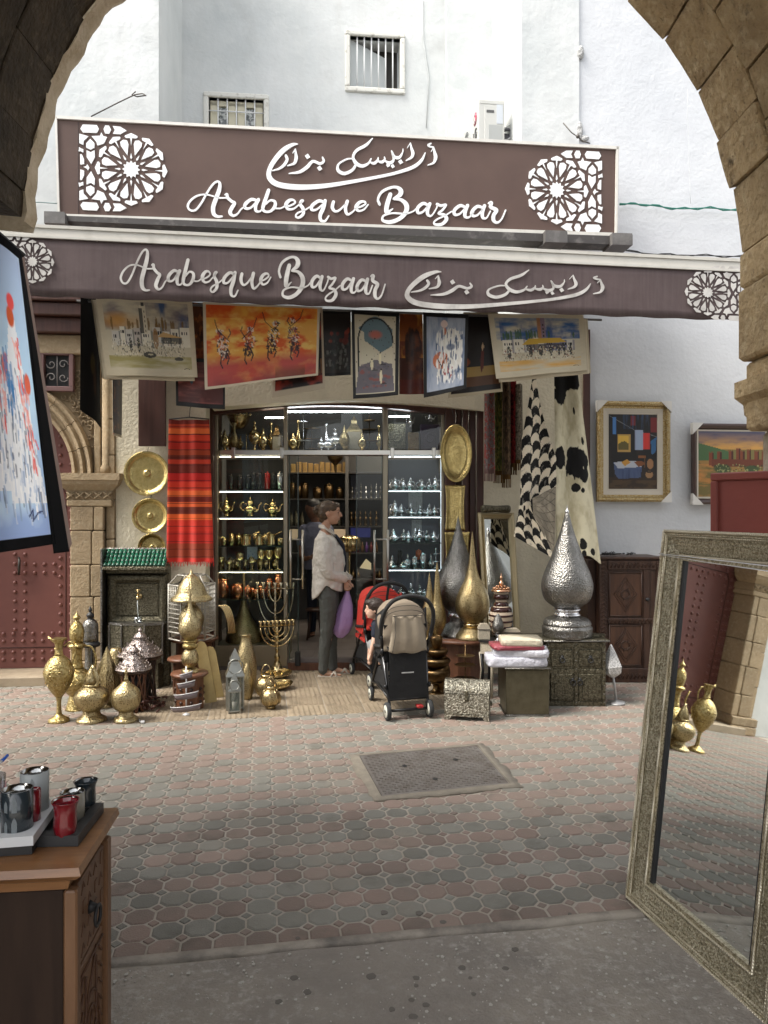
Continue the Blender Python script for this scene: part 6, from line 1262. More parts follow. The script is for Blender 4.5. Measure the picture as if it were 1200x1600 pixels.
def part_frame(t,x0,z0,w,h,prof,mt,name,y):
 C4=[(x0,z0),(x0+w,z0),(x0+w,z0+h),(x0,z0+h)];dirs=[((1,1),(-1,1)),((-1,1),(-1,-1)),((-1,-1),(1,-1)),((1,-1),(1,1))]
 for s_ in range(4):
  a,b=C4[s_],C4[(s_+1)%4];da,db=dirs[s_];m=K(t);v=[]
  for(ins,rise) in prof:v.append((a[0]+da[0]*ins,y-rise,a[1]+da[1]*ins));v.append((b[0]+db[0]*ins,y-rise,b[1]+db[1]*ins))
  n=len(prof);f=[(2*i,2*i+1,(2*i+3)%(2*n),(2*i+2)%(2*n)) for i in range(n)];m.add(v,f,0,True);m.build(name,mt,t)
part_frame(fo,-48,100,94,84,[(0,0),(0,4),(3,7),(8,8),(12,5),(14,1),(15,2),(16,0)],M_emdark,'frame_side',8)
m=K(fo);m.box(-33,31,5.5,7.9,116,168,.5);m.build('panel',M_emdark,fo)
m=K(fo);m.prism([(-48,186),(48,186),(48,198),(30,192),(24,190),(16,193),(0,196),(-16,193),(-24,190),(-32,193),(-48,198)],0,4);m.box(-49,49,-6,10,197,202,.8);m.build('scalloped_cornice',M_emdark,fo)
m=K(fo);m.box(-50,49,-14,8,191.5,196.5,.8);m.build('canopy_rail',M_emdark,fo)
for i in range(15):
 x=-45.5+i*6.4
 for j in range(4):
  m=K(fo);y0=-12+j*5;z0=198+j*6.2;m.lathe([(2.9,0),(3.2,1),(2.7,8),(2.4,8)],0,0,0,8);
  R=Matrix.Translation(Vector((x,y0,z0))*k_)@Matrix.Rotation(math.radians(-38),4,'X')
  if i==0 and j==0:o_=m.build('roof_tile',mat('green glazed tile',(.022,.115,.068),.22,var=(30,(.015,.07,.05),.4,.7),rand=.25),fo);tile0=o_
  else:o_=instance(tile0,fo,(0,0,0),name='roof_tile')
  o_.matrix_local=R
m=K(fo);m.add([(-49,-13,197),(48,-13,197),(48,9,224),(-49,9,224)],[(0,1,2,3)]);o_=m.build('roof_bed',M_emdark,fo);o_.modifiers.new('thickness','SOLIDIFY').thickness=.008
m=K(fo);m.box(-50,49,7,11,222,226,.6);m.box(-52,-49,-14,12,0,226,.5);m.build('edge_strip',M_silver,fo)
m=K(fo);bp_=[(-46,8),(-42,-8),(-20,-16),(18,-20),(44,-10),(46,8)];m.plate(bp_,103,107);m.build('basin_rim',M_silver,fo)
m=K(fo);m.plate([(x*.95,y*.95) for x,y in bp_],42,103);m.build('basin',M_emdark,fo)
for(x,y) in bp_[1:5]:m=K(fo);m.box(x*.96-1.2,x*.96+1.2,y*.96-1.5,y*.96+1,40,103,.4);m.build('corner_bead',M_silver,fo)
m=K(fo);m.plate([(-40,4),(-34,-8),(36,-12),(40,4)],0,42);m.build('plinth',M_emdark,fo)
m=K(fo);m.lathe([(4,0),(5,1),(5,2),(3,3)],2,5.5,148,12,axis='y');m.tube(smooth_pts([(2,4,148),(2,-3,150),(3,-7,147),(3,-8,143)],3),1.6,7);m.tube([(2,-2,151),(2,-2,158)],1.3,6);m.tube([(-2,-2,158),(6,-2,159)],1.5,6);m.build('tap',M_gold,fo)
m=K(fo);m.tube([(3,-8,143),(4,-9,125),(5,-9,113)],.8,6);m.build('water_jet',mat('water jet',(.8,.85,.85),.1,transm=.6),fo)
m=K(fo);m.lathe([(6,107),(6,116),(5.4,116),(5.4,108)],4,-9,0,14);m.build('drinking_glass',M_clear,fo)
t=turned('round_side_table','larger round reddish table at the back carrying the lattice panel','side table',303,1066,M_woodr,{'top':([(36,66),(38,68),(37,71),(0,71)],{'smoothn':0,'seg':28}),'drum':([(28,0),(28,66)],{'smoothn':0,'seg':12})})
t2=turned('round_side_table','middle round carved table behind the onion lamp','side table',288,1082,M_woodr,{'top':([(24,50),(26,52),(25,55),(0,55)],{'smoothn':0,'seg':24}),'drum':([(18,0),(18,50)],{'smoothn':0,'seg':8,'flat':True})})
t3=turned('round_side_table','front low round red table that carries the onion lamp','side table',296,1106,M_woodr,{'top':([(26,50),(29,53),(28,56),(0,56)],{'smoothn':0,'seg':28}),'drum':([(22,0),(22,50)],{'smoothn':0,'seg':8,'flat':True})})
m=K(t3)
for i in range(8):
 a=2*math.pi*i/8+.39
 for z in(12,22,32):m.ell((20.6*math.cos(a),20.6*math.sin(a),z),(3,3,3),6)
m.build('carving',M_wood,t3)
lt=TH('lattice_panel','white hexagonal metal lattice lantern standing behind the brass mushroom lamp','lantern',300,997,6.55)
def hexring(r):return[(r*math.cos(math.pi/3*k+.3),r*math.sin(math.pi/3*k+.3)) for k in range(6)]
hr=hexring(35);m=K(lt)
for i in range(6):
 a,b=hr[i],hr[(i+1)%6];m.tube([(a[0],a[1],0),(a[0],a[1],86)],1.6,6)
 for z in(1,12,84,99):
  s_=1 if z<90 else .62;m.tube([(a[0]*s_,a[1]*s_,z),(b[0]*s_,b[1]*s_,z)],1.3,6)
 m.tube([(a[0],a[1],84),(a[0]*.62,a[1]*.62,99)],1.3,6)
m.build('frame',mat('whitewashed metal',(.42,.40,.35),.5,metal=.4),lt)
m=K(lt)
for i in range(6):
 a,b=Vector((*hr[i],0)),Vector((*hr[(i+1)%6],0))
 for k in range(1,7):p=a.lerp(b,k/7);m.tube([(p.x,p.y,13),(p.x,p.y,83)],.8,4)
 for k in range(1,10):z=13+7*k;m.tube([(a.x,a.y,z),(b.x,b.y,z)],.8,4)
m.build('lattice',mat('whitewashed metal',(.42,.40,.35),.5,metal=.4),lt,kind='stuff')
turned('mushroom_lamp','pierced brass lamp with a wide dome shade behind the onion lamp','lamp',299,1000,M_brassf,{'vase':[(8,0),(9,6),(17,22),(19,36),(12,50),(7,56),(9,60)],'shade':[(32,62),(31,66),(24,72),(20,84),(12,96),(5,102),(3,104),(0,112)]},6.35)
turned('onion_lamp','brass lamp with onion bulb and long needle point standing on the front red table','lamp',297,1050,M_brassf,{'base':[(14,0),(13,4),(8,6)],'lower_ball':[(5,6),(12,14),(13,24),(9,34),(5,38)],'collar':([(11,38),(12,42),(9,46),(13,49)],{},M_plate),'bulb':([(7,50),(16,60),(18,70),(14,82),(7,92),(3,104),(1.4,120),(0,134)],{'seg':28})},Y=t3 .location.y,z=t3 .location.z+56.2*t3['k_'])
t=TH('tiered_candle_stand','small white metal stand with four curved boat shaped tiers','candle stand',291,1117);m=K(t);m.tube([(0,0,0),(0,0,76)],1.2,6);m.lathe([(6,0),(5,1.5),(1,3)],seg=12);m.build('stem',mat('white enamel',(.6,.6,.6),.35),t)
for(z,w) in((12,24),(31,19),(48,14),(62,10)):
 m=K(t);v=[];N=12
 for i in range(N+1):
  a=math.pi*(1.0+i/N);v+=[(w*math.cos(a),w*.5*math.sin(a),z+3+3*math.cos(a)),(w*.9*math.cos(a),w*.42*math.sin(a),z-5+2*math.cos(a))]
 m.add(v,[(2*i,2*i+1,2*i+3,2*i+2) for i in range(N)],0,True);o_=m.build('sail',mat('smoked acrylic',(.16,.13,.14),.2),t);o_.modifiers.new('thickness','SOLIDIFY').thickness=.003
 m=K(t);m.tube([(w*math.cos(math.pi*(1+i/N)),w*.5*math.sin(math.pi*(1+i/N)),z+3.5+3*math.cos(math.pi*(1+i/N))) for i in range(N+1)],.7,5);m.build('rim',mat('white enamel',(.6,.6,.6),.35),t)
for i,(x0,x1,lb_) in enumerate(((312,331,'front leaning brass covered board beside the red tables'),(324,342,'rear leaning brass covered board beside the red tables'))):
 t=TH('leaning_board',lb_,'board',x1-1,1098-i*8);t.rotation_euler=(math.radians(-10),math.radians(-11),.15)
 m=K(t);pts=[(-9,0),(9,0),(9,86-i*16),(6,94-i*16),(0,97-i*16),(-6,94-i*16),(-9,86-i*16)];m.prism(pts,-2,3);m.build('panel',mat('brushed gold board',(.40,.30,.13),.45,metal=.8,var=(8,(.28,.2,.09),.4,.7),bump=[('noise',40,.2,.003)]),t)
t=TH('brass_arch','curved fluted brass tray leaning beside the left display case','brass tray',352,990,6.9);m=K(t)
for i in range(5):m.tube(smooth_pts([(-10+i*2.4,i*1.5,44),(-2+i*2.2,i*1.5,36),(4+i*2,i*1.5,18),(6+i*2,i*1.5,0)],5),1.5,6)
m.build('ribs',M_gold,t)
def lantern(lb_,px,py,w,h):
 t=TH('metal_lantern',lb_,'lantern',px,py,rotz=.25);w2=w/2;hb=h*.52;m=K(t)
 for(x,y) in((-w2,-w2),(w2,-w2),(-w2,w2),(w2,w2)):m.box(x-1.1,x+1.1,y-1.1,y+1.1,0,hb,.2)
 m.box(-w2-1,w2+1,-w2-1,w2+1,2,4.5,.4);m.box(-w2-1.5,w2+1.5,-w2-1.5,w2+1.5,hb,hb+2,.4);m.build('frame',M_tin,t)
 for(a,b) in(((-w2,-w2),(w2,-w2)),((w2,-w2),(w2,w2)),((w2,w2),(-w2,w2)),((-w2,w2),(-w2,-w2))):
  m=K(t);m.add([(a[0],a[1],4),(b[0],b[1],4),(b[0],b[1],hb),(a[0],a[1],hb)],[(0,1,2,3)]);m.build('pane',mat('frosted lantern glass',(.16,.19,.17),.2,alpha=.45),t)
 m=K(t);q=math.sqrt(2);m.lathe([((w2+2)*q,hb+2),(w2*.52*q,hb+h*.22),(w2*.5*q,hb+h*.24)],seg=4,flat=True,a0=math.pi/4,a1=math.pi*2.25);m.build('lower_roof',M_tin,t)
 m=K(t);m.lathe([(w2*.66*q,hb+h*.27),(0,h*.97)],seg=4,flat=True,a0=math.pi/4,a1=math.pi*2.25);m.lathe([(w2*.4,hb+h*.2),(w2*.4,hb+h*.28)],seg=8);m.build('cap',M_tin,t)
 m=K(t);R_=w2*.9;cz=hb+h*.18;m.tube([(R_*math.cos(a*.5236),-w2-2+.0,cz+R_*math.sin(a*.5236)) for a in range(12)],.8,6,closed=True);m.build('ring_handle',M_tin,t)
 m=K(t);m.lathe([(w2*.4,4.5),(w2*.4,h*.25),(0,h*.25)],seg=10);m.build('candle',mat('wax',(.5,.48,.42),.5),t);return t
lantern('larger zinc lantern with pyramid roof, the rear one of two',367,1107,25,98);lantern('smaller zinc lantern with pyramid roof, the front one of two',366,1113,17,64)
turned('floor_lamp','large dark gold teardrop floor lamp with long needle neck before the left display case','lamp',381,1038,M_brass,{'foot':[(16,0),(14,6),(10,8)],'body':([(12,8),(24,22),(28,40),(22,58),(12,74),(6,92),(3,118),(1.4,142),(0,146)],{'seg':36})})
turned('floor_lamp','gold pierced bottle shaped floor lamp with open top behind the zinc lanterns','lamp',384,1082,M_brassf,{'body':([(12,0),(16,20),(17,44),(13,64),(8,80),(7,88),(9,90)],{'seg':30})})
turned('floor_lamp','small gold pierced cylinder lamp squeezed behind the lanterns','lamp',386,1092,M_brassf,{'body':([(8,0),(10,16),(9,34),(4,52),(2,56)],{'seg':20})})
def menorah(lb_,px,py,H_,arms,mt,arm_w,base_h,sag,group='seven armed brass candelabra'):
 t=TH('candelabrum',lb_,'candelabrum',px,py,group=group)
 pr=[(16,0),(15,3),(8,8),(6,16),(3.5,22),(5,26),(2.6,32)];z=32
 while z<H_-10:pr+=[(2.2,z+3),(3.6,z+6),(2.,z+9)];z+=9
 m=K(t);m.lathe([(r*base_h,q) for r,q in pr]+[(1.5,H_)],seg=14);m.build('stem',mt,t)
 for i in range(1,arms+1):
  R_=arm_w*i/arms
  for s_ in(-1,1):
   m=K(t);m.tube([(s_*R_*math.sin(q),0,H_-2-sag*R_*math.cos(q)-1+0) for q in[math.pi/2*k/8 for k in range(9)]],1.1,6);m.build('arm',mt,t)
   m=K(t);m.lathe([(1.2,H_-2),(2.8,H_),(1.6,H_+3),(3.6,H_+8),(3,H_+8)],s_*R_,0,0,10);m.build('candle_cup',mt,t)
 m=K(t);m.lathe([(1.2,H_-2),(2.8,H_),(1.6,H_+3),(3.6,H_+8),(3,H_+8)],0,0,0,10);m.build('candle_cup',mt,t)
 m=K(t);m.tube([(-arm_w,0,H_-1),(arm_w,0,H_-1)],.8,5);m.build('crossbar',mt,t);return t
ca=menorah('tall rear candelabrum with wide curved arms by the glass door',430,1046,128,3,mat('pale polished brass',(.62,.56,.42),.2,metal=1.),30,.7,1.9);ca.rotation_euler=(0,0,-.25)
cb=menorah('shorter front candelabrum with spreading foot by the glass door',433,1053,76,4,M_gold,26,1.,1.15);cb.rotation_euler=(0,0,.35)
tiered('two tier brass dish stand behind the candelabra',418,1040,(26,24),(44,62),M_gold,None)
for(px,py,r_,lb_) in((437,1059,23,'upper shallow brass dish lying on the tiles beside the candelabra'),(440,1076,21,'lower shallow brass dish lying tilted on the tiles')):
 t=TH('brass_dish',lb_,'brass dish',px-3,py);t.rotation_euler=(math.radians(5),math.radians(-4),0);m=K(t);m.lathe(sprof([(0,0),(r_*.5,.5),(r_*.8,2),(r_,6),(r_*.98,7),(r_*.76,3.4),(0,1.6)],2),cz=1.5,seg=32);m.build('dish',M_gold,t)
def ball_lantern(lb_,px,py,r_):
 t=TH('ball_lantern',lb_,'lantern',px,py);m=K(t);m.lathe([(r_*.5,0),(r_*.42,2.5),(r_*.5,4)],seg=16);m.build('foot',M_gold,t)
 m=K(t);m.lathe(sprof([(r_*.5,4),(r_*.9,r_*.6),(r_,r_*1.05),(r_*.85,r_*1.6),(r_*.45,r_*2.)],3),seg=32,lobes=8,lobe=.03);m.build('globe',M_brass,t)
 m=K(t)
 for i in range(8):a=2*math.pi*i/8;m.tube([(rr2*math.cos(a)*r_,rr2*math.sin(a)*r_,z) for rr2,z in((.5,4),(.93,r_*.6),(1.04,r_*1.05),(.88,r_*1.6),(.47,r_*2.))],.7,5)
 m.lathe([(r_*.46,r_*2-.5),(r_*.46,r_*2.25),(r_*.4,r_*2.25)],seg=18);m.build('ribs',M_gold,t)
 m=K(t);m.tube([(r_*.45*math.cos(a),0,r_*2.2+r_*.95*math.sin(a)) for a in[math.pi*k/10 for k in range(11)]],.8,6);m.build('bail_handle',M_gold,t)
ball_lantern('rear round pierced brass lantern with bail handle',416,1092,17);ball_lantern('front round pierced brass lantern with bail handle, nearest the pavers',423,1107,15.5)
# ================================================== right group
for i,(px,top,w) in enumerate(((671,893,13),(683,877,14))):turned('needle_lamp',['left one of the two slim brass needle lamps behind the strollers','right taller one of the two slim brass needle lamps behind the strollers'][i],'lamp',px,1000,M_brass,{'foot':[(9,0),(6,6)],'body':([(5,6),(w,26),(w*.95,44),(w*.5,66),(w*.2,1000-top-16),(0,1000-top)],{'seg':24})},Y=6.6)
tt=turned('pedestal_table','low round dark red table under the two large teardrop lamps','table',722,1066,M_woodr,{'top':([(50,66),(52,68),(51,72),(0,72)],{'smoothn':0,'seg':32}),'drum':([(30,0),(32,66)],{'smoothn':0,'seg':10,'flat':True})});zt_=72.3*tt['k_'];yt_=tt.location.y
turned('teardrop_lamp','silver pierced teardrop lamp with long point on the low round table','lamp',716,0,M_silver,{'foot':[(34,0),(33,4),(24,13),(14,20),(13,26)],'collar':([(13,26),(17,30),(15,36)],{},M_silverp),'body':([(14,36),(31,52),(37,72),(33,92),(22,112),(13,136),(6,160),(2,178),(0,186)],{'seg':40})},Y=yt_+.06,z=zt_)
turned('teardrop_lamp','gold pierced teardrop lamp with needle point beside the silver one','lamp',738,0,M_brass,{'foot':[(27,0),(26,5),(21,11),(15,17)],'collar':([(12,17),(15,22),(13,25)],{},M_gold),'body':([(14,25),(25,40),(26.5,60),(21,78),(11,96),(6,118),(3.4,142),(1,162),(0,168)],{'seg':36})},Y=yt_-.12,z=zt_)
t=turned('striped_vase','cream and dark brown striped ceramic vase with beaded lid and spire','vase',783,992,mat('cream glaze',(.50,.40,.30),.2),{'body':[(13,0),(17,18),(18,34),(10,48)],'neck':([(10,48),(9,52),(10,62),(12,66)],{})},6.35)
for z,r in((4,14),(13,16.6),(22,18),(31,18.3),(40,16.4),(48,11.2)):m=K(t);h2=1.6 if z<40 else 4;m.lathe([(r+.35,z-h2),(r+.7,z),(r+.0-(z>39)*2,z+h2)],seg=24);m.build('stripe',mat('dark brown glaze',(.03,.008,.006),.15),t)
m=K(t);m.lathe([(12,56),(12.5,60),(11.5,64)],seg=20);m.build('stripe',mat('dark brown glaze',(.03,.008,.006),.15),t);m=K(t);m.lathe([(15,68),(15.5,70),(6,73)],seg=20)
for i in range(14):a=i*.449;m.ell((12*math.cos(a),12*math.sin(a),73),(1.9,1.9,1.9),6)
for i in range(8):a=i*.785;m.ell((6.5*math.cos(a),6.5*math.sin(a),76),(1.7,1.7,1.7),6)
finial(m,75,4,24);m.build('beaded_lid',mat('copper gold beads',(.62,.36,.22),.2,metal=1.),t)
def cabinet_box(t,w,d,h,top_over,leg,mt,topmt=None):
 m=K(t);m.box(-w/2,w/2,0,d,leg,h-4,1);m.build('carcass',mt,t)
 m=K(t);m.box(-w/2-top_over,w/2+top_over,-top_over,d,h-4,h,.8);m.build('top',topmt or mt,t)
sb=TH('metal_sideboard','low dark embossed metal sideboard with two drawers and two arched doors','sideboard',900,1103,rotz=.0);kk=sb['k_']
cabinet_box(sb,92,64,104,5,0,M_emdark);m=K(sb);m.tube([(-51,-5.5,102),(51,-5.5,102)],1.2,6);m.build('edge_bead',M_silver,sb)
for(x0,x1) in((-46,-41),(-3,3),(41,46)):m=K(sb);m.box(x0,x1,-2,0,0,100,.5);m.build('stile',M_emdark,sb)
for z in(4,54,96):m=K(sb);m.box(-41,41,-1.6,0,z-4,z+3,.4);m.build('rail',M_emdark,sb)
for s_ in(-1,1):
 m=K(sb);m.box(s_*22-17,s_*22+17,-2,0,62,88,.8);dw=m.build('drawer',M_emdark,sb);m=K(sb);m.lathe([(2.5,0),(2.5,1.5)],s_*22,-2,77,8,axis='y');m.tube([(s_*22+4*math.cos(a),-4,72+4*math.sin(a)) for a in[k*.6283 for k in range(10)]],1.,5,closed=True);m.build('ring_pull',M_blk,dw)
 m=K(sb);m.box(s_*22-18,s_*22+18,-2,0,8,50,.8);dd=m.build('cabinet_door',M_emdark,sb);m=K(sb);m.prism([(s_*22-12,12),(s_*22+12,12),(s_*22+12,34),(s_*22+7,40),(s_*22,45),(s_*22-7,40),(s_*22-12,34)],-3.2,-2);m.build('arched_panel',M_emdark,dd)
 m=K(sb);m.lathe([(2.5,0),(2.5,1.5)],s_*5.5,-2,42,8,axis='y');m.tube([(s_*5.5+4*math.cos(a),-4,37+4*math.sin(a)) for a in[k*.6283 for k in range(10)]],1.,5,closed=True);m.build('ring_pull',M_blk,dd)
m=K(sb)
for x in(-43.5,43.5,0):
 for z in range(6,100,13):m.ell((x,-2.2,z),(1,.6,1),6)
m.build('nail_heads',M_silver,sb)
m=K(sb);m.box(-112,-48,10,66,96,103,.8);m.box(-112,-48,12,64,0,96,.8);m.build('side_extension',M_emdark,sb)
turned('big_teardrop_lamp','very large hammered silver teardrop lamp standing on the metal sideboard','lamp',886,0,M_silver,{'base':[(38,0),(38.5,9),(39,14),(36,18),(37,20),(33,27),(22,31)],'collar':([(18,31),(21,34),(18,38),(21,42),(18,45)],{},M_silverp),'body':([(20,45),(34,56),(39.5,72),(39,86),(34,102),(26,120),(18,142),(11,162),(6,180),(3,192)],{'seg':48}),'tip':([(2,190),(3,195),(1,199),(0,206)],{},M_silverp)},Y=sb.location.y+30*kk,z=104.2*kk)
for i in range(3):m_=TH('metal_strip',['nearest','middle','farthest'][i]+' flat embossed strip lying at the right edge of the sideboard','metal strip',934,0,sb.location.y+(20+i*9)*kk,'flat strips on the sideboard',z=(104.6)*kk);m=K(m_);m.box(-10,12,0,6,0,1.6,.3);m.build('strip',M_emdark,m_)
pb=TH('metal_plinth','plain square dark metal covered plinth in front of the sideboard','plinth',824,1119);kp=pb['k_'];m=K(pb);m.box(-33,34,0,62,2,72,1);m.build('body',mat('dull bronze sheet',(.13,.115,.075),.42,metal=.7,var=(12,(.09,.08,.05),.4,.7)),pb)
m=K(pb);m.box(-35,36,-2,64,72,76,.5);m.build('top',M_emdark,pb);m=K(pb);m.box(-35,36,-2,64,0,2.4,.5);m.build('foot_rim',M_silver,pb);m=K(pb);m.tube([(-35,-2.4,75),(36,-2.4,75)],.9,5);m.build('edge_bead',M_silver,pb)
zp=76.4
for i,(w,h,x,c1,lb_) in enumerate(((92,15,-14,(.62,.62,.70),'large white cloth pack at the bottom of the pile on the plinth'),(86,11,-10,(.60,.60,.66),'second white cloth pack, above the bottom one'),(80,6,-12,(.28,.04,.06),'dark red folded cloth in plastic in the middle of the pile'),(64,10,-8,(.56,.50,.38),'cream folded cloth in plastic on top of the pile'))):
 t=TH('cloth_pack',lb_,'cloth pack',824,0,pb.location.y,'plastic wrapped cloth packs',z=zp*kp);t['k_']=kp;t.rotation_euler=(0,0,random.uniform(-.12,.12));m=K(t);rr_=random.Random(i);N=14;v=[];f=[]
 layers=5
 for q in range(layers+1):
  for a in range(28):
   an=2*math.pi*a/28;sx_=abs(math.cos(an))**.25*(1 if math.cos(an)>0 else-1);sy_=abs(math.sin(an))**.25*(1 if math.sin(an)>0 else-1);bul=1+.03*math.sin(q/layers*math.pi)+rr_.uniform(-.025,.025)
   v.append((x+w/2*sx_*bul,26+27*sy_*bul,h*q/layers+rr_.uniform(-.3,.3)*(0<q<layers)))
 f=[(q*28+a,q*28+(a+1)%28,(q+1)*28+(a+1)%28,(q+1)*28+a) for q in range(layers) for a in range(28)]+[tuple(range(27,-1,-1)),tuple(layers*28+a for a in range(28))]
 m.add(v,f,0,True);m.build('folded_cloth',mat('pack cloth %d'%i if False else['white pack cloth','bluish white pack cloth','dark red pack cloth','cream pack cloth'][i],c1,.6,coat=.7,bump=[('noise',22,.8,.02)]),t)
 m=K(t);m.add([(x-w/2-8,6,h*.3),(x-w/2,0,h*.7),(x-w/2+4,22,h*.8),(x-w/2-6,24,h*.2)],[(0,1,2,3)]);m.build('plastic_flap',M_pane,t)
 zp+=h+.2
cs=TH('domed_chest','small silver embossed chest with rounded lid on bracket feet','chest',729,1126,rotz=-.20);kc=cs['k_']
m=K(cs);m.box(-35,35,0,36,9,42,.8);m.build('body',M_embo,cs)
m=K(cs);pts=[(36*.5-18*math.cos(a),42.4+19*math.sin(a)) for a in[math.pi*q/14 for q in range(15)]]
n=len(pts);v=[(-35.5,p[0]+(p[0]-18)*.03,p[1]) for p in pts]+[(35.5,p[0]+(p[0]-18)*.03,p[1]) for p in pts];m.add(v,[(i,i+1,n+i+1,n+i) for i in range(n-1)]+[tuple(range(n)),tuple(range(2*n-1,n-1,-1)),(0,n,2*n-1,n-1)],0,False);m.build('lid',M_embo,cs)
m=K(cs);m.prism([(-35,9),(35,9),(35,0),(28,0),(24,6),(-24,6),(-28,0),(-35,0)],-.5,3);m.prism([(-35,9),(35,9),(35,0),(28,0),(24,6),(-24,6),(-28,0),(-35,0)],33,36);m.build('bracket_feet',M_embo,cs)
m=K(cs);m.box(-3,3,-2,-.4,30,46,.6);m.lathe([(2.4,0),(2,2)],0,-2,33,8,axis='y');m.build('hasp',M_emdark,cs)
m=K(cs);m.tube([(36.5,10,26),(38,12,22),(38,22,22),(36.5,24,26)],1,6);m.build('side_handle',M_emdark,cs)
ot=TH('octagonal_table','small octagonal table inlaid with bone behind the chest','side table',776,1086);m=K(ot);o8=[(30*math.cos(math.pi/4*q+.39),20*math.sin(math.pi/4*q+.39)) for q in range(8)];m.plate(o8,84,87);m.build('top',M_black,ot)
m=K(ot);m.plate([(x*.9,y*.9) for x,y in o8],66,84);m.build('apron',M_bone,ot)
for q in range(8):m=K(ot);x,y=o8[q];m.tube([(x*.9,y*.9,66),(x*.8,y*.8,40),(x*.95,y*.95,0)],2.4,6);m.build('leg',M_bone if q%2 else M_black,ot)
ot.location.x-=0
for i,(dx,w,h,lb_) in enumerate(((-22,18,24,'taller bone inlaid casket on the octagonal table'),(26,26,17,'flat bone inlaid casket beside the silver egg'))):
 t=TH('inlaid_casket',lb_,'casket',776+dx*.9,0,ot.location.y,z=87.4*ot['k_']);m=K(t);m.box(-w/2,w/2,-5,8,0,h*.65,.5);m.build('body',M_bone,t);m=K(t);m.prism([(-w/2-.5,h*.66),(w/2+.5,h*.66),(w/2-1,h*.85),(w*.3,h),(-w*.3,h),(-w/2+1,h*.85)],-5.6,8.6);m.build('lid',M_bone,t);m=K(t);m.box(-w/2-.6,w/2+.6,-5.8,8.8,h*.62,h*.67);m.build('dark_band',M_black,t)
t=turned('silver_egg','small silver egg shaped ornament on a clear stand between the caskets','ornament',778,0,M_silver,{'stand':([(6,0),(5,1),(2,3),(2,7),(5,10)],{},M_silverp),'egg':[(4,9),(8,16),(9,24),(6,34),(2,41),(0,42)]},Y=ot.location.y-.07,z=87.4*ot['k_'])
tiered('dark three tier cake stand behind the chest',727,1092,(40,34,30),(30,52,66),M_antq,None,top=20)
turned('bronze_vase','tall dark bronze vase standing left of the chest','vase',690,1082,M_antq,{'body':[(7,0),(5,5),(10,16),(14,30),(11,44),(6,52),(7,56)]})
for i,(px,w,h,zz,lb_) in enumerate(((681,46,20,20,'lowest of the stacked bronze bowls beside the stroller'),(682,44,17,40,'second of the stacked bronze bowls'),(683,34,14,57,'third of the stacked bronze bowls'),(682,20,20,71,'small bronze pot on top of the stacked bowls'))):
 turned('bronze_bowl',lb_,'bowl',px,0,M_antq,{'bowl':[(w*.25,0),(w*.4,h*.3),(w/2,h*.75),(w*.44,h),(w*.4,h*.96)]},Y=6.35,z=(zz-20)*.0055+.095,group='stacked bronze bowls')
turned('bowl_stand','dark turned stand under the stacked bronze bowls','stand',681,1082,M_antq,{'foot':[(16,0),(6,4),(5,12),(14,17)]},Y=6.35,z=0.)
turned('bronze_cup','bright edged bronze cup just right of the stroller wheel','cup',668,1066,M_antq,{'body':[(7,0),(5,4),(11,20),(14,34),(13,36)]})
t=TH('tulip_lamp','white pierced metal tulip lamp on a thin stem beside the sideboard','lamp',963,1099);m=K(t);m.lathe([(14,0),(13,2),(3,4),(2,5)],seg=20);m.tube([(0,0,4),(-1,0,24),(-4,0,44)],2,8);m.build('stem',mat('grey white metal',(.42,.42,.42),.45,metal=.5),t)
m=K(t);m.lathe([(4,42),(15,50),(17,60),(10,76),(2,92),(0,94)],-4,0,0,5,flat=True);m.build('shade',mat('white pierced metal',(.62,.62,.62),.5,metal=.2,holes=(110,.42,(.05,.05,.05))),t);t.rotation_euler=(0,math.radians(-4),.4)
dk=TH('carved_cupboard','dark carved walnut cupboard against the wall at the right','cupboard',985,1066);cabinet_box(dk,96,74,196,4,0,M_wood);
m=K(dk);m.box(-62,-48,20,74,0,190,1);m.build('side_panel',M_wood,dk)
for(x0,x1) in((-48,-36),(20,30),(40,48)):m=K(dk);m.box(x0,x1,-2,0,0,190,.8);m.build('stile',M_wood,dk)
for(z0,z1) in((0,22),(92,100),(176,190)):m=K(dk);m.box(-36,40,-2.6,0,z0,z1,.8);m.build('rail',M_wood,dk)
for(z0,z1) in((26,90),(103,172)):
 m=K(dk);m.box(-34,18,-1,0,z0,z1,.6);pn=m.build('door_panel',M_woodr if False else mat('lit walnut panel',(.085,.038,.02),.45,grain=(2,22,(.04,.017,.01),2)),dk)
 m=K(dk);cx,cz=-8,(z0+z1)/2
 for r_ in(18,14):
  q=[(cx,cz+r_*1.5),(cx+r_,cz),(cx,cz-r_*1.5),(cx-r_,cz)];m.tube([(a,-1.4,b) for a,b in q],.7,4,closed=True)
 m.tube([(cx+7*math.cos(a),-1.4,cz+7*math.sin(a)) for a in[k*.5236 for k in range(12)]],.8,4,closed=True);m.tube([(cx+10*math.cos(a)*(1 if k%2 else .5),-1.4,cz+10*math.sin(a)*(1 if k%2 else .5)) for k,a in enumerate([k*.3927 for k in range(16)])],.6,4,closed=True)
 for(a,b) in(((-33,z0+1),(17,z0+1)),((-33,z1-1),(17,z1-1)),((-33,z0),(-33,z1)),((17,z0),(17,z1))):m.tube([(a[0],-1.6,a[1]),(b[0],-1.6,b[1])],1.,4)
 m.build('diamond_carving',M_wood,pn)
m=K(dk)
for i in range(13):
 for zc in(10,96,183):x=-34+i*6;m.tube([(x-3,-2.9,zc-4),(x,-2.9,zc+4),(x+3,-2.9,zc-4)],.7,4)
for i in range(30):
 for x in(-42,44):z=3+i*6.2;m.tube([(x-4,-2.3,z),(x,-2.3,z+4),(x+4,-2.3,z)],.7,4)
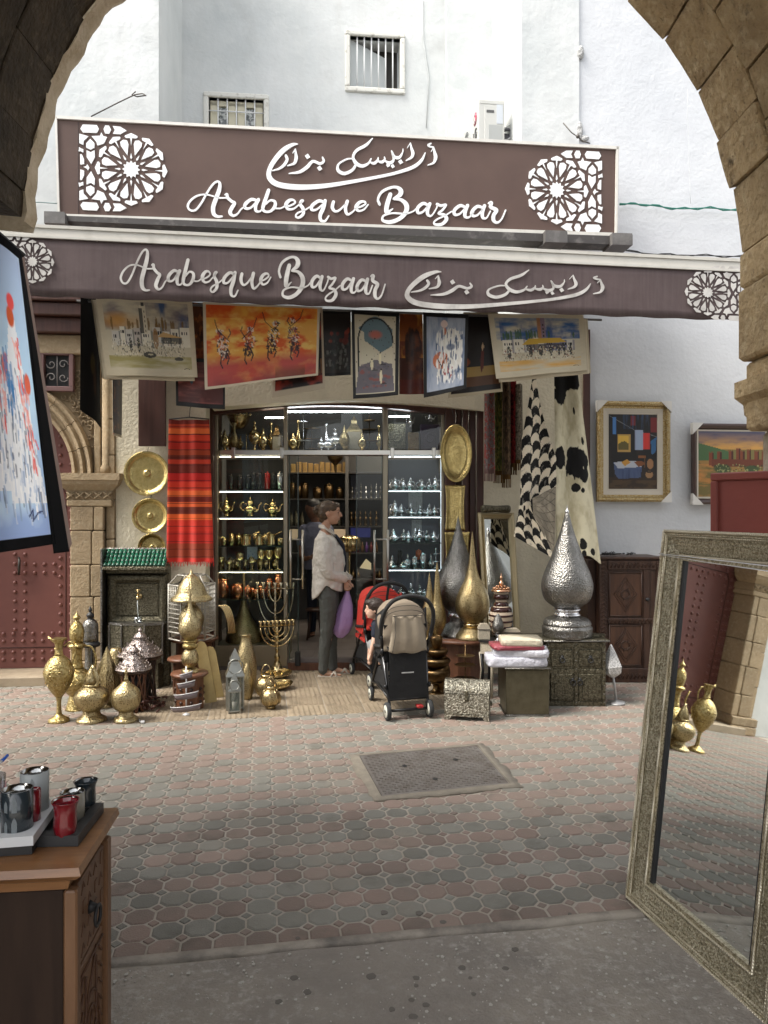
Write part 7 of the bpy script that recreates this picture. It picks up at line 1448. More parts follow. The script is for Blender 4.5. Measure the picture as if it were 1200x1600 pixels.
m.build('zigzag_carving',M_wood,dk);m=K(dk);m.lathe([(1,0),(3,2),(3,4),(0,5)],25,-2,130,8,axis='y');m.build('knob',M_blk,dk)
t=TH('twig_bundle','small bundle of dry black twigs lying on the carved cupboard','twigs',968,0,dk.location.y+.12,z=(197)*dk['k_']);rr_=random.Random(8);m=K(t)
for i in range(18):
 x=rr_.uniform(-30,16);y=rr_.uniform(-4,8);a=rr_.uniform(-.5,.5);L_=rr_.uniform(6,13);m.tube([(x,y,1),(x+L_*.5*math.cos(a),y+1,2+rr_.uniform(0,4)),(x+L_*math.cos(a),y+L_*.4*math.sin(a),1+rr_.uniform(0,3))],[.9,.7,.4],4)
for i in range(14):m.ell((rr_.uniform(-26,20),rr_.uniform(-3,6),rr_.uniform(1.5,4)),(2.4,1.2,.9),5)
m.build('twigs',M_blk,t)
ac=thing('air_conditioner','white air conditioner outdoor unit with a red round emblem seen side-on behind the sign','air conditioner',P(746,219,7.45));ka=7.45/F
ac.rotation_euler=(0,0,math.radians(-84));M_acw=mat('white appliance enamel',(.50,.50,.47),.4);M_acg=mat('grey appliance plastic',(.34,.35,.34),.5)
m=MB(ka);m.box(-120,5,0,42,-16,62,1.2);m.build('casing',M_acw,ac)
m=MB(ka);m.box(4.8,6,10,41,-16,52,.3);m.box(4.8,5.6,2,41,55,60,.2);m.build('side_cover',M_acw,ac)
m=MB(ka);m.box(6,6.6,13,25,41,45,.2);m.build('grip_recess',mat('dark recess',(.08,.08,.08),.7),ac);m=MB(ka);m.box(6,6.7,29,39,24,54,.2);m.build('rating_label',mat('pale blue label',(.50,.53,.57),.5,holes=(120,.2,(.3,.32,.35))),ac)
m=MB(ka);m.box(6,6.8,16,38,-14,22,.3);m.build('louvre_panel',M_acg,ac)
m=MB(ka);m.lathe([(26,0),(26,1.5),(24,1.5),(24,0)],-76,-.1,24,28,axis='y')
for r_ in range(4,24,3):m.tube([(-76+r_*math.cos(a),-1.2,24+r_*math.sin(a)) for a in[k*.393 for k in range(16)]],.5,4,closed=True)
m.build('fan_grille',M_acg,ac);m=MB(ka);m.lathe([(10,0),(10,.6)],-14,-.2,40,20,axis='y');m.build('emblem_disc',mat('crimson emblem',(.45,.05,.10),.4),ac)
m=MB(ka);m.tube([(-14+6.5*math.cos(a),-1,40+6.5*math.sin(a)) for a in[k*.5+1. for k in range(10)]],.8,4);m.tube([(-14,-1,43),(-14,-1,36),(-11,-1,36)],.8,4);m.build('emblem_line',M_acw,ac)
m=MB(ka);m.tube([(-24,-.8,22),(-24,-.8,8),(-16,-.8,8)],1.1,4);m.tube([(-3,-.8,20),(-8,-.8,22),(-12,-.8,19),(-13,-.8,14),(-11,-.8,9),(-4,-.8,8),(-3,-.8,14),(-8,-.8,14)],1.1,4);m.build('brand_letters',mat('grey brand print',(.12,.12,.12),.5),ac)
m=MB(ka)
t_=thing('insulated_pipes','loops of grey insulated pipe and white hose right of the air conditioner','pipes',P(790,217,7.6));
for i in range(3):m.tube([(2+9*math.cos(a)+i,i*3-3,6+i*3+(7-i)*math.sin(a)) for a in[k*.524 for k in range(12)]],2.1,6,closed=True)
m.build('pipe_loop',mat('grey pipe foam',(.09,.09,.10),.7),t_);m=MB(ka);m.tube(smooth_pts([(-10,0,-4),(4,-4,-2),(12,-4,6),(12,-4,16),(5,-4,20),(-4,0,14)],4),1.3,6);m.build('hose',mat('white plastic',(.7,.7,.7),.4),t_)
# ================================================== large leaning mirror at the right, red board behind it
BLm=G(983,1402);BLm=Vector((.990,2.975,0));dirx=Vector((.232,-.9727,0)).normalized();up=Vector((.1125,.027,.9933)).normalized();up=(up-dirx*up.dot(dirx)).normalized();nrm=up.cross(dirx).normalized()
if nrm.x>0:nrm=-nrm
W_,H_=.78,1.487
mir=thing('standing_mirror','large standing mirror in an embossed gilt frame leaning at the right','mirror')
mir.matrix_world=Matrix(((dirx.x,-nrm.x,up.x,(BLm+dirx*W_/2).x),(dirx.y,-nrm.y,up.y,(BLm+dirx*W_/2).y),(dirx.z,-nrm.z,up.z,.0),(0,0,0,1)))
M_gf=mat('embossed gilt frame',(.60,.55,.42),.36,metal=.9,var=(130,(.27,.23,.15),.42,.60),bump=[('cell',260,.6,.002)])
M_rope=mat('gilt rope moulding',(.64,.58,.45),.32,metal=1.,bump=[('wave',60,.6,.003)])
mir['k_']=1.
def mitre(t,w,h,prof,mt,name,z0=0.,smooth=False):
 C4=[(-w/2,z0),(w/2,z0),(w/2,z0+h),(-w/2,z0+h)];dirs=[((1,1),(-1,1)),((-1,1),(-1,-1)),((-1,-1),(1,-1)),((1,-1),(1,1))];out=[]
 for s_ in range(4):
  a,b=C4[s_],C4[(s_+1)%4];da,db=dirs[s_];m=MB();v=[]
  for(ins,rise) in prof:v.append((a[0]+da[0]*ins,-rise,a[1]+da[1]*ins));v.append((b[0]+db[0]*ins,-rise,b[1]+db[1]*ins))
  n=len(prof);f=[(2*i,2*i+1,(2*i+3)%(2*n),(2*i+2)%(2*n)) for i in range(n)];m.add(v,f,0,smooth);out.append(m.build(name,mt,t))
 return out
mitre(mir,W_,H_,[(0,-.03),(0,.02),(.02,.022),(.024,.014),(.096,-.004),(.10,.004),(.118,.004),(.12,-.02),(.12,-.03)],M_gf,'frame_side')
def rope(inset,rise,r,name):
 w,h=W_-2*inset,H_-2*inset;m=MB();C4=[(-w/2,inset),(w/2,inset),(w/2,inset+h),(-w/2,inset+h)]
 for s_ in range(4):
  a,b=Vector((C4[s_][0],0,C4[s_][1])),Vector((C4[(s_+1)%4][0],0,C4[(s_+1)%4][1]));L_=(b-a).length;d=(b-a).normalized();q=d.cross(Vector((0,1,0)));n=int(L_/.0035)
  for ph in(0,math.pi):m.tube([a+d*(L_*i/n)+q*(r*.45*math.cos(i*1.1+ph))+Vector((0,-rise+r*.45*math.sin(i*1.1+ph),0)) for i in range(n+1)],r*.62,5)
 m.build(name,M_rope,mir)
rope(.008,.022,.007,'outer_rope');rope(.026,.016,.0045,'inner_rope');rope(.100,.006,.006,'rope_moulding')
m=MB();rr_=random.Random(2)
def band(u0,u1,fixed,horiz):
 n=int((u1-u0)/.0125)
 for i in range(n):
  for j in range(5):
   u=u0+(u1-u0)*(i+.5*(j%2))/n;w=fixed+.033+j*.0135;rise=.0115-(.018*(w-fixed-.024)/.072) if True else 0;R_=.0052;a0=rr_.uniform(0,6.3);s_=rr_.choice((-1,1))
   pts=[]
   for t_ in range(6):
    rr2=R_*(1.15-.8*t_/5);a=a0+s_*t_*.95;x,z=u+rr2*math.cos(a),w+rr2*math.sin(a)
    pts.append((x,-rise-.0035,z) if horiz==1 else((W_/2-z,-rise-.0035,x) if horiz==2 else((-W_/2+z,-rise-.0035,x) if horiz==3 else(x,-rise-.0035,H_-z))))
   m.tube(pts,.0017,4,caps=False)
band(-W_/2+.03,W_/2-.03,0,1);band(.03,H_-.03,0,2);band(.03,H_-.03,0,3);band(-W_/2+.03,W_/2-.03,0,4)
m.build('embossed_foliage',M_gf,mir,kind='stuff',recalc=False)
m=MB();m.box(-W_/2+.118,W_/2-.118,.008,.016,.118,H_-.118);m.build('mirror_glass',M_mirror,mir)
m=MB();m.box(-W_/2+.118,-W_/2+.130,-.001,.008,.118,H_-.118);m.box(W_/2-.126,W_/2-.118,-.001,.008,.118,H_-.118);m.build('rebate',M_black,mir)
m=MB();m.box(-W_/2+.01,W_/2-.01,.03,.036,.01,H_-.01);m.build('back_board',M_black,mir)
m=MB();m.tube([(-W_/2-.004,-.028,H_-.10),(-W_/2+.3,-.03,H_-.104),(W_/2,-.03,H_-.11)],.0018,5);m.tube([(-W_/2-.004,-.027,H_-.104),(-W_/2+.3,-.029,H_-.116),(W_/2,-.03,H_-.13)],.0014,5);m.build('plastic_tie',mat('clear white tie',(.75,.75,.75),.3),mir)
rb=thing('red_board','scuffed dark red painted wooden panel standing behind the mirror','board',(1.43,3.22,0));rb.rotation_euler=(0,0,math.radians(-52))
M_redp=mat('scuffed red paint',(.24,.055,.04),.5,var=[(3,(.20,.045,.034),.4,.7),(24,(.32,.13,.10),.66,.8)],bump=[('noise',40,.2,.004)])
m=MB();m.box(0,.9,0,.03,0,1.715,.008);m.build('panel',M_redp,rb);m=MB();m.box(-.004,.9,-.014,0,1.685,1.719,.005);m.box(-.004,.028,-.014,0,0,1.684,.005);m.box(.03,.9,-.010,0,0,.09,.004);m.build('rim',M_redp,rb)
m=MB();m.prism([(.05,.1),(.9,.1),(.9,1.66),(.05,1.66)],-.004,0);m.build('inset',M_redp,rb)
# ================================================== near cabinet at the left with candle cups
TZ=.98
def T(px,py,z=TZ):return G(px,py,z)
A_,B_,C_=T(123,1356),T(179,1262),T(-190,1368)
ux=(A_-C_);ux.z=0;ux.normalize();uy=(B_-A_);uy.z=0;uy.normalize()
nc=thing('cedar_cabinet','orange brown carved cedar cabinet in the lower left corner','cabinet',(A_.x,A_.y,0));ang=math.atan2(uy.x,uy.y);ncD=(B_-A_).length;W2=1.0
nc.matrix_world=Matrix(((ux.x,uy.x,0,A_.x),(ux.y,uy.y,0,A_.y),(0,0,1,0),(0,0,0,1)))
m=MB()
pr=[(0,TZ),(.004,TZ-.012),(-.006,TZ-.022),(-.02,TZ-.030),(-.024,TZ-.045)]
v=[];
for(e,z) in pr:v+=[(-W2,-e if False else-e*1.0,z),(e,-e,z),(e,ncD,z),(-W2,ncD,z)]
m.add(v,[(i*4+j,i*4+(j+1)%4,i*4+4+(j+1)%4,i*4+4+j) for i in range(len(pr)-1) for j in range(4)]+[(0,1,2,3),tuple(4*(len(pr)-1)+j for j in(3,2,1,0))]);m.build('top',M_woodo,nc)
m=MB();m.box(-W2,-.03,.03,ncD-.01,.06,TZ-.046,.004);m.build('carcass',mat('cedar darkened as shade',(.030,.017,.011),.6,spec=.2,grain=(3,24,(.018,.010,.007),2)),nc)  # cabinet front coloured near black for the shade of the passage
m=MB();m.box(-.03,-.008,.018,.04,.0,TZ-.046,.003);m.box(-.03,-.008,ncD-.04,ncD-.012,0,TZ-.046,.003);M_woods=mat('worn cedar side',(.17,.085,.04),.45,grain=(3,24,(.10,.048,.022),2),bump=[('noise',50,.2,.003)]);m.build('corner_post',M_woods,nc)
m=MB();m.box(-.03,-.014,.042,ncD-.042,TZ-.19,TZ-.05,.003);dw=m.build('drawer_front',M_woods,nc);m=MB();m.lathe([(.012,0),(.008,.006),(.005,.014)],0,0,0,10,axis='x');m.v=[p+Vector((-.014,ncD*.45,TZ-.12)) for p in m.v];m.tube([(.0,ncD*.45+.017*math.cos(a),TZ-.135+.017*math.sin(a)) for a in[k*.524 for k in range(12)]],.003,6,closed=True);m.build('ring_pull',M_blk,dw)
m=MB();m.box(-.03,-.016,.042,ncD-.042,.10,TZ-.20,.003);dd=m.build('side_door',M_woods,nc);m=MB();rr_=random.Random(4)
def carve(pts):m.tube([(-.0145,y,z) for y,z in pts],.0022,4)
cy,cz=ncD/2,TZ-.40
carve([(cy+ncD*.18*math.cos(a),cz+.10*math.sin(a)) for a in[k*.2618 for k in range(25)]]);carve([(cy+ncD*.24*math.cos(a),cz+.125*math.sin(a)) for a in[k*.2618 for k in range(25)]])
for k in range(9):a=.7*k;carve([(cy,cz),(cy+ncD*.09*math.cos(a+.4),cz+.05*math.sin(a+.4)),(cy+ncD*.16*math.cos(a),cz+.09*math.sin(a))])
for z in np.arange(TZ-.18,TZ-.06,.035):
 for y in np.arange(.06,ncD-.06,.035):carve([(y,z),(y+.012,z+.018),(y+.02,z+.006)] if rr_.random()<.5 else[(y+.01,z),(y+.01,z+.02),(y+.022,z+.02)])
for z in np.arange(.14,TZ-.22,.03):carve([(.055,z),(.075,z+.02)]);carve([(ncD-.055,z),(ncD-.075,z+.02)])
for(a,b) in(((.05,TZ-.215),(ncD-.05,TZ-.215)),((.09,.12),(.09,TZ-.23)),((ncD-.09,.12),(ncD-.09,TZ-.23)),((.09,TZ-.29),(ncD-.09,TZ-.21))):carve([a,b])
m.build('carving',mat('dark cut grooves',(.09,.04,.02),.6),dd)
M_tblk=mat('black stained tray wood',(.02,.02,.021),.45,grain=(3,40,(.035,.035,.035),0));M_twh=mat('white painted tray',(.55,.56,.57),.45)
def tray(lb_,pts,z0,h,rim,mt):
 c=sum((T(*p,z0+h) for p in pts),Vector())/4;t=thing('serving_tray',lb_,'tray',(c.x,c.y,z0));q=[T(*p,z0+h)-c for p in pts]
 m=MB();m.plate([(p.x*.985,p.y*.985) for p in q],0.001,h*.4);m.build('bottom',mt,t);m=MB();inn=[p*(1-rim/p.length) for p in q]
 v=[]
 for i in range(4):v+=[(q[i].x,q[i].y,.0),(q[i].x,q[i].y,h),(inn[i].x,inn[i].y,h),(inn[i].x,inn[i].y,h*.4)]
 m.add(v,[(i*4+j,i*4+j+1,((i+1)%4)*4+j+1,((i+1)%4)*4+j) for i in range(4) for j in range(3)]);m.build('rim',mt,t);return t
tray('black rectangular wooden tray on the cedar cabinet',[(20,1308),(122,1306),(162,1254),(62,1256)],TZ+.001,.018,.03,M_tblk)
tray('black tray under the white tray at the left edge',[(-150,1330),(50,1316),(92,1256),(-90,1262)],TZ+.001,.020,.03,M_tblk)
tray('white painted tray on top of the left black tray',[(-130,1320),(52,1306),(92,1250),(-80,1256)],TZ+.022,.016,.03,M_twh)
def cup(lb_,px,py,w,h,mt,z0,flare=0.,motif=False,taper=0.):
 loc=T(px,py,z0);k=loc.y/F;t=thing('candle_cup',lb_,'candle cup',loc);r=w/2*k;H2=h*k
 if flare:pr=[(r*.72,0),(r*.74,H2*.12),(r*.84,H2*.3),(r*.8,H2*.7),(r*.86,H2*.88),(r*1.0,H2),(r*.95,H2),(r*.80,H2*.86),(r*.74,H2*.7),(r*.76,H2*.3),(0,H2*.16)]
 else:pr=[(r*(1-taper),0),(r,H2),(r*.95,H2),(r*(.94-taper),H2*.1),(0,H2*.08)]
 m=MB();m.lathe(sprof(pr,3) if flare else pr,seg=32);m.build('cup',mt[0],t);m=MB();m.lathe(caps=False,seg=32,prof=[(r*.985*(1 if not flare else 1),H2*1.001),(r*.94,H2*1.004),(r*(.90 if not flare else .76),H2*.8),(r*(.9-taper if not flare else .7),H2*.18),(0,H2*.17)]);m.build('silvered_lining',mt[1],t)
 if motif:
  for(cx,cz,s_) in((-.45,.68,.75),(.12,.72,1.),(-.45,.22,.75),(.12,.26,1.)):
   m=MB();q=[(-.17,-.16),(.17,-.16),(.17,.06),(.10,.14),(0,.20),(-.10,.14),(-.17,.06)];v=[]
   for e in(1.004,1.012):
    for(x,z) in q:a=-math.pi/2+.15+(cx+x*s_)*1.0;v.append((r*e*math.cos(a),r*e*math.sin(a),H2*(cz+z*s_)))
   n=7;m.add(v,[tuple(range(n)),tuple(range(2*n-1,n-1,-1))]+[(i,i+n,(i+1)%n+n,(i+1)%n) for i in range(n)]);m.build('arch_motif',mt[2],t)
 return t
M_gl_b=mat('smoky blue black glass',(.018,.026,.032),.18,coat=.5);M_gl_r=mat('deep red glass',(.16,.006,.012),.12,coat=.6);M_gl_g=mat('frosted grey glass',(.30,.32,.32),.35);M_lin=mat('silvered lining',(.40,.40,.39),.15,metal=1.,bump=[('noise',60,.3,.004)]);M_mot=mat('etched arch motif',(.15,.17,.18),.6,holes=(900,.3,(.03,.035,.04)));M_gl_c=mat('clear greyish gold glass',(.22,.20,.15),.2,var=(30,(.3,.3,.28),.4,.7))
cup('large dark blue black cup etched with small arches, front left on the white tray',27,1300,46,68,(M_gl_b,M_lin,M_mot),TZ+.030,motif=True)
cup('plain red cup standing behind the dark etched cup',52,1288,22,55,(M_gl_r,M_gl_r,M_mot),TZ+.030)
cup('tall frosted grey cup at the back of the white tray',54,1270,42,66,(M_gl_g,M_lin,M_gl_g),TZ+.030,motif=True)
cup('small flared red cup on the black tray',102,1309,41,58,(M_gl_r,M_lin,M_mot),TZ+.009,flare=1)
cup('smoky gold glass cup between the red and the dark flared cups',113,1284,37,47,(M_gl_c,M_lin,M_mot),TZ+.009)
cup('small flared blue black cup with white ornament at the back corner of the tray',134,1264,36,44,(M_gl_b,M_lin,M_mot),TZ+.009,flare=1,motif=False)
t=thing('ball_pen','white and blue ball pen lying across the cup at the left edge','pen',(0,0,0));m=MB();a,b=P(-4,1196,2.0),P(12,1180,2.04);m.tube([a,a.lerp(b,.45)],.0035,8);m.build('barrel',mat('white plastic',(.7,.7,.7),.4),t);m=MB();m.tube([a.lerp(b,.42),b],[.0045,.004],8);m.build('cap',mat('blue plastic',(.02,.12,.6),.35),t)
pc=thing('plastic_cup','clear plastic cup holding pink sachets at the left edge','plastic cup',T(-14,1286,TZ+.03));kq=pc.location.y/F;m=MB(kq);m.lathe([(15,0),(21,74),(20.4,74),(14.4,1)],seg=24,caps=False);m.build('cup',glass_mat('cloudy plastic',(.85,.87,.88),.18),pc)
sg_=thing('pink_sachets','bunch of pink tied sachets showing behind the plastic cup','sachets',T(4,1262,TZ+.03));rr_=random.Random(2)
for i in range(7):m=MB(kq);m.ell((rr_.uniform(-8,10),rr_.uniform(-6,6),10+i*5),(7,6,5),9);m.build('sachet',mat('pink satin',(.62,.22,.26),.4,var=(60,(.7,.5,.5),.5,.7)),sg_)
# ================================================== people
M_skin=mat('warm skin',(.52,.30,.20),.5,var=(30,(.46,.25,.165),.4,.7));M_skin2=mat('child skin',(.66,.42,.31),.5);M_skind=mat('brown skin',(.16,.075,.045),.5)
M_hairb=mat('dark blond hair',(.095,.058,.031),.45,grain=(6,90,(.035,.02,.011),0),bump=[('noise',60,.4,.004)]);M_hairk=mat('black hair',(.012,.010,.010),.5);M_hairc=mat('dark brown hair',(.03,.017,.012),.5,bump=[('noise',90,.8,.006)])
M_linen=mat('off white linen shirt',(.60,.56,.50),.85,bump=[('noise',12,.7,.04),('noise',300,.15,.001)]);M_jean=mat('dark grey jeans',(.082,.086,.078),.85,bump=[('noise',20,.5,.02)]);M_sandal=mat('cream sandal leather',(.62,.56,.48),.5)
M_navy=mat('navy cloth',(.012,.016,.03),.9);M_slate=mat('slate grey shirt',(.17,.18,.25),.85,bump=[('noise',14,.4,.02)]);M_eye=mat('eye white',(.6,.58,.55),.3)
def remesh(o,vox,sm=3,disp=None):
 m=o.modifiers.new('merge','REMESH');m.mode='VOXEL';m.voxel_size=vox;m.use_smooth_shade=True
 s_=o.modifiers.new('soften','SMOOTH');s_.iterations=sm;s_.factor=.5
 if disp:
  tx=bpy.data.textures.new(o.name+' folds','CLOUDS');tx.noise_scale=disp[0];tx.noise_depth=2
  d=o.modifiers.new('folds','DISPLACE');d.texture=tx;d.strength=disp[1];d.mid_level=.5;d.texture_coords='LOCAL'
 return o
def limb(m,pts,seg=12):
 """pts: (x, y, z, r)"""
 q=smooth_pts(pts,4);m.tube([tuple(p[:3]) for p in q],[float(p[3]) for p in q],seg);m.ell(q[0][:3],(q[0][3],)*3,10);m.ell(q[-1][:3],(q[-1][3],)*3,10)
def head(m,c,R,fwd=1.,tilt=0.,child=False):
 """profile head, facing +x when fwd=1; R = half the head height"""
 x,y,z=c;f=fwd;m.ell((x-f*R*.08,y,z+R*.22),(R*.86,R*.68,R*.76),20);m.ell((x+f*R*.22,y,z-R*.28),(R*.52,R*.52,R*.62),16)
 m.ell((x+f*R*.45,y,z-R*.70),(R*.22,R*.26,R*.17),12);m.ell((x+f*R*.60,y,z+R*.30),(R*.18,R*.40,R*.30),12)
 m.tube([(x+f*R*.70,y,z+R*.14),(x+f*R*(.86 if not child else .80),y,z-R*.08),(x+f*R*(.93 if not child else .86),y,z-R*.20),(x+f*R*.72,y,z-R*.26)],[R*.07,R*.10,R*.11,R*.08],8)
 m.ell((x+f*R*.70,y,z-R*.42),(R*.10,R*.20,R*.06),10);m.ell((x+f*R*.68,y,z-R*.52),(R*.10,R*.18,R*.06),10)
 for s_ in(-1,1):
  m.ell((x+f*R*.55,y+s_*R*.28,z+R*.04),(R*.14,R*.12,R*.09),10);m.ell((x+f*R*.40,y+s_*R*.34,z-R*.22),(R*.26,R*.16,R*.22),10);m.ell((x-f*R*.12,y+s_*R*.66,z-R*.06),(R*.14,R*.06,R*.22),10)
def face_parts(t,k,c,R,fwd,brow):
 x,y,z=c;f=fwd
 m=MB(k)
 for s_ in(-1,1):m.ell((x+f*R*.655,y+s_*R*.27,z+R*.03),(R*.05,R*.09,R*.045),8)
 m.build('eyes',M_blk,t)
 m=MB(k)
 for s_ in(-1,1):m.tube([(x+f*R*.76,y+s_*R*.10,z+R*.20),(x+f*R*.72,y+s_*R*.28,z+R*.25),(x+f*R*.56,y+s_*R*.44,z+R*.20)],R*.012,5)
 m.build('eyebrows',brow,t)
 m=MB(k);m.tube([(x+f*R*.76,y-R*.22,z-R*.45),(x+f*R*.81,y,z-R*.465),(x+f*R*.76,y+R*.22,z-R*.45)],[R*.015,R*.035,R*.015],6);m.build('lips',mat('lip colour',(.28,.09,.07),.5),t)
def hand(m,w,d,side,curl=.9,L_=17.,r=1.25,up=(0,0,1)):
 """w wrist, d pointing direction, side = thumb side unit vector"""
 w,d,side=Vector(w),Vector(d).normalized(),Vector(side).normalized();n=d.cross(side).normalized()
 m.loft([(w,side*2.6,n*2.0),(w+d*4,side*3.8,n*1.9),(w+d*9.0,side*4.2,n*1.8)],12)
 for i,(o_,l) in enumerate(((3.2,.86),(1.1,.97),(-1.0,.92),(-3.1,.72))):
  p=w+d*8.4+side*o_;a=0;pts=[p];
  for q,s_ in enumerate((.42,.32,.26)):a+=curl*(.5+.35*q);p=p+(d*math.cos(a)+n*math.sin(a))*(L_*.5*l*s_*1.1);pts.append(p)
  m.tube(pts,[r,r*.98,r*.9,r*.72],8);m.ell(pts[-1],(r*.72,)*3,8)
 p=w+d*2.5+side*2.8;pts=[p,p+(d*.6+side*.8)*3.6,p+(d*.9+side*.75+n*.5)*6.2];m.tube(pts,[r*1.3,r*1.15,r*.85],8);m.ell(pts[-1],(r*.85,)*3,8)
wo=TH('person','woman with a hair bun in off white shirt and grey jeans holding a purple bag','person',517,1054);wo['k_']*=1.019;kw=wo['k_']
HC=(-1.5,0,247.5);HR=19.5
m=K(wo);head(m,HC,HR,1);limb(m,[(-6,0,236,7.5),(-8,0,226,7.2),(-8,0,214,9)]);m.loft([((-8,0,216),(8,0,0),(0,10,0)),((-7,0,208),(12,0,0),(0,25,0)),((-4,0,185),(15,0,0),(0,25,0)),((-5,0,160),(12,0,0),(0,20,0)),((-6,0,135),(14,0,0),(0,24,0)),((-6,0,122),(13,0,0),(0,22,0))],20)
for s_ in(-1,1):
 limb(m,[(-7,s_*11,130,12),(-3,s_*11,75,8),(-8+(s_>0)*8,s_*11,34,6),(-12+(s_>0)*14,s_*11,4,4.6)])
 hx=-14+(s_>0)*15;m.loft([((hx,s_*11,4),(0,4.6,0),(0,0,4)),((hx+8,s_*11,4.4),(0,5,0),(0,0,4.2)),((hx+20,s_*11,2.6),(0,6,0),(0,0,2.4)),((hx+27,s_*11,1.9),(0,5,0),(0,0,1.6))],10)
 for q in range(5):m.ell((hx+28+(2-abs(q-1.3))*.9,s_*11-4.4+q*2.1,2),(2.6,1.05,1.3),8)
limb(m,[(-8,-26,206,8),(-6,-29,178,6.5),(1,-25,158,5.2),(20,-9,146,3.8),(23,-7,141,3.1)]);limb(m,[(-6,26,206,8),(-3,29,178,6.5),(6,22,158,5.2),(25,6,146,3.8),(28,3,141,3.1)])
hand(m,(23,-7,142),(.12,.15,-1),(1,.2,0),1.0);hand(m,(28,2,142),(0,-.1,-1),(1,-.3,0),1.0)
remesh(m.build('body',M_skin,wo),.0065,2);face_parts(wo,kw,HC,HR,1,M_hairb)
m=K(wo);m.ell((-5,0,253.5),(16,13.8,13.8),24);m.ell((-10,0,247),(10.8,12.8,12.5),20);m.ell((4,0,259),(10,10.5,5.6),16);m.ell((-21,0,252),(6.5,6.5,7.5),16);m.ell((-13,0,237),(5,8,5),12)
for s_ in(-1,1):m.ell((1,s_*9.5,255),(9,4.2,6),12)
remesh(m.build('hair',M_hairb,wo),.005,2,(.02,.006))
m=K(wo)
for i in range(6):a=i*1.05;m.tube([(-21+6*math.cos(a)*math.cos(q),6.5*math.sin(q),252+7*math.sin(a)*math.cos(q)) for q in[k_*.4-1.4 for k_ in range(8)]],1.3,5)
m.build('bun_strands',M_hairb,wo)
m=K(wo);rows=[(219,-11,6.5,8),(214,-9.5,11,16),(207,-8,17,26),(190,-4,23,30),(172,-3,25,30),(155,-4,24,29),(140,-5,23.5,28.5)]
v=[];f=[];SG=32
for(z,cx,a,b) in rows:
 for i in range(SG):q=2*math.pi*i/SG;v.append((cx+a*math.cos(q),b*math.sin(q),z+(4*math.cos(q)*-.6 if z>215 else 0)))
def hem(q):c_=math.cos(q);return(127 if c_>0 else 114)+(15 if c_>0 else 28)*(1-abs(c_)**.7)
for t_ in(.33,.66,1.):
 for i in range(SG):q=2*math.pi*i/SG;z=140+(min(hem(q),139)-140)*t_;v.append((-5.2+(23.5+t_*0)*math.cos(q),28.5*math.sin(q),z))
nr=len(v)//SG;f=[(j*SG+i,j*SG+(i+1)%SG,(j+1)*SG+(i+1)%SG,(j+1)*SG+i) for j in range(nr-1) for i in range(SG)]+[tuple(range(SG)),]
v.append((-5,0,134));f+=[((nr-1)*SG+i,(nr-1)*SG+(i+1)%SG,len(v)-1) for i in range(SG)]
m.add(v,f)
limb(m,[(-9,-25,208,10),(-8,-30,190,11.5),(-6,-31,172,11),(-1,-28,158,9.5),(10,-18,152,8.2),(21,-10,148,6.6)]);limb(m,[(-7,25,208,10),(-4,29,185,11),(1,27,165,10),(14,15,155,8.4),(26,6,148,6.4)])
m.lathe([(5.2,0),(7.2,0),(7.4,7),(5.2,7)],0,0,0,12);
for p in range(len(m.v)-48,len(m.v)):m.v[p]=Matrix.Rotation(math.radians(62),3,'Y')@m.v[p]+Vector((19.5,-10.5,149.5))
ob=remesh(m.build('shirt',M_linen,wo),.006,2,(.07,.022))
m=K(wo)
for s_ in(-1,1):m.add([(-18,s_*5,226),(-8,s_*12,224),(4,s_*9,216),(9,s_*3,211),(2,s_*4,222),(-10,s_*6,230),(-18,s_*3,230)],[(0,1,2,3,4,5,6)])
m.build('collar',M_linen,wo).modifiers.new('thickness','SOLIDIFY').thickness=.008
m=K(wo);m.loft([((6,0,215),(3,0,0),(0,5,0)),((17,0,200),(3.6,0,0),(0,3.5,0)),((21.6,0,180),(2.4,0,0),(0,3,0)),((21.4,0,155),(2.,0,0),(0,3,0))],10);m.build('dark_top',M_navy,wo,label='dark top showing through the open shirt front')
for zz in(224,208,192,176,160,146):pass
m=K(wo);m.loft([((-5,0,148),(17,0,0),(0,24,0)),((-5,0,130),(18,0,0),(0,26,0)),((-5,0,118),(17,0,0),(0,25,0))],20)
for s_,dx in((-1,0),(1,10)):limb(m,[(-4,s_*12,124,15),(-3+dx*.2,s_*12,100,13.4),(-5+dx*.5,s_*12,72,10.6),(-9+dx*.9,s_*12,40,8.8),(-11+dx*1.3,s_*12,12,7.4),(-11+dx*1.35,s_*12,9,7.6)])
remesh(m.build('jeans',M_jean,wo),.0075,2,(.05,.016))
for s_,hx in((-1,-14),(1,1)):
 m=K(wo);m.plate([(hx-5,s_*11-5),(hx+8,s_*11-5.4),(hx+26,s_*11-6.6),(hx+32,s_*11-3),(hx+32,s_*11+3),(hx+26,s_*11+6.6),(hx+8,s_*11+5.4),(hx-5,s_*11+5)],-.2,1.0)
 for(a,b) in((hx+15,hx+24),(hx+24,hx+16)):m.tube([(a,s_*11-6.4,1),(a*.7+b*.3,s_*11-4.8,4.8),((a+b)/2,s_*11,6.6),(a*.3+b*.7,s_*11+4.8,4.8),(b,s_*11+6.4,1)],1.5,6)
 m.build('sandal',M_sandal,wo)
bag=TH('carrier_bag','translucent purple plastic carrier bag hanging from the hands of the woman','bag',517,1054);bag['k_']*=1.019;m=K(bag);secs=[];SG=28;v=[]
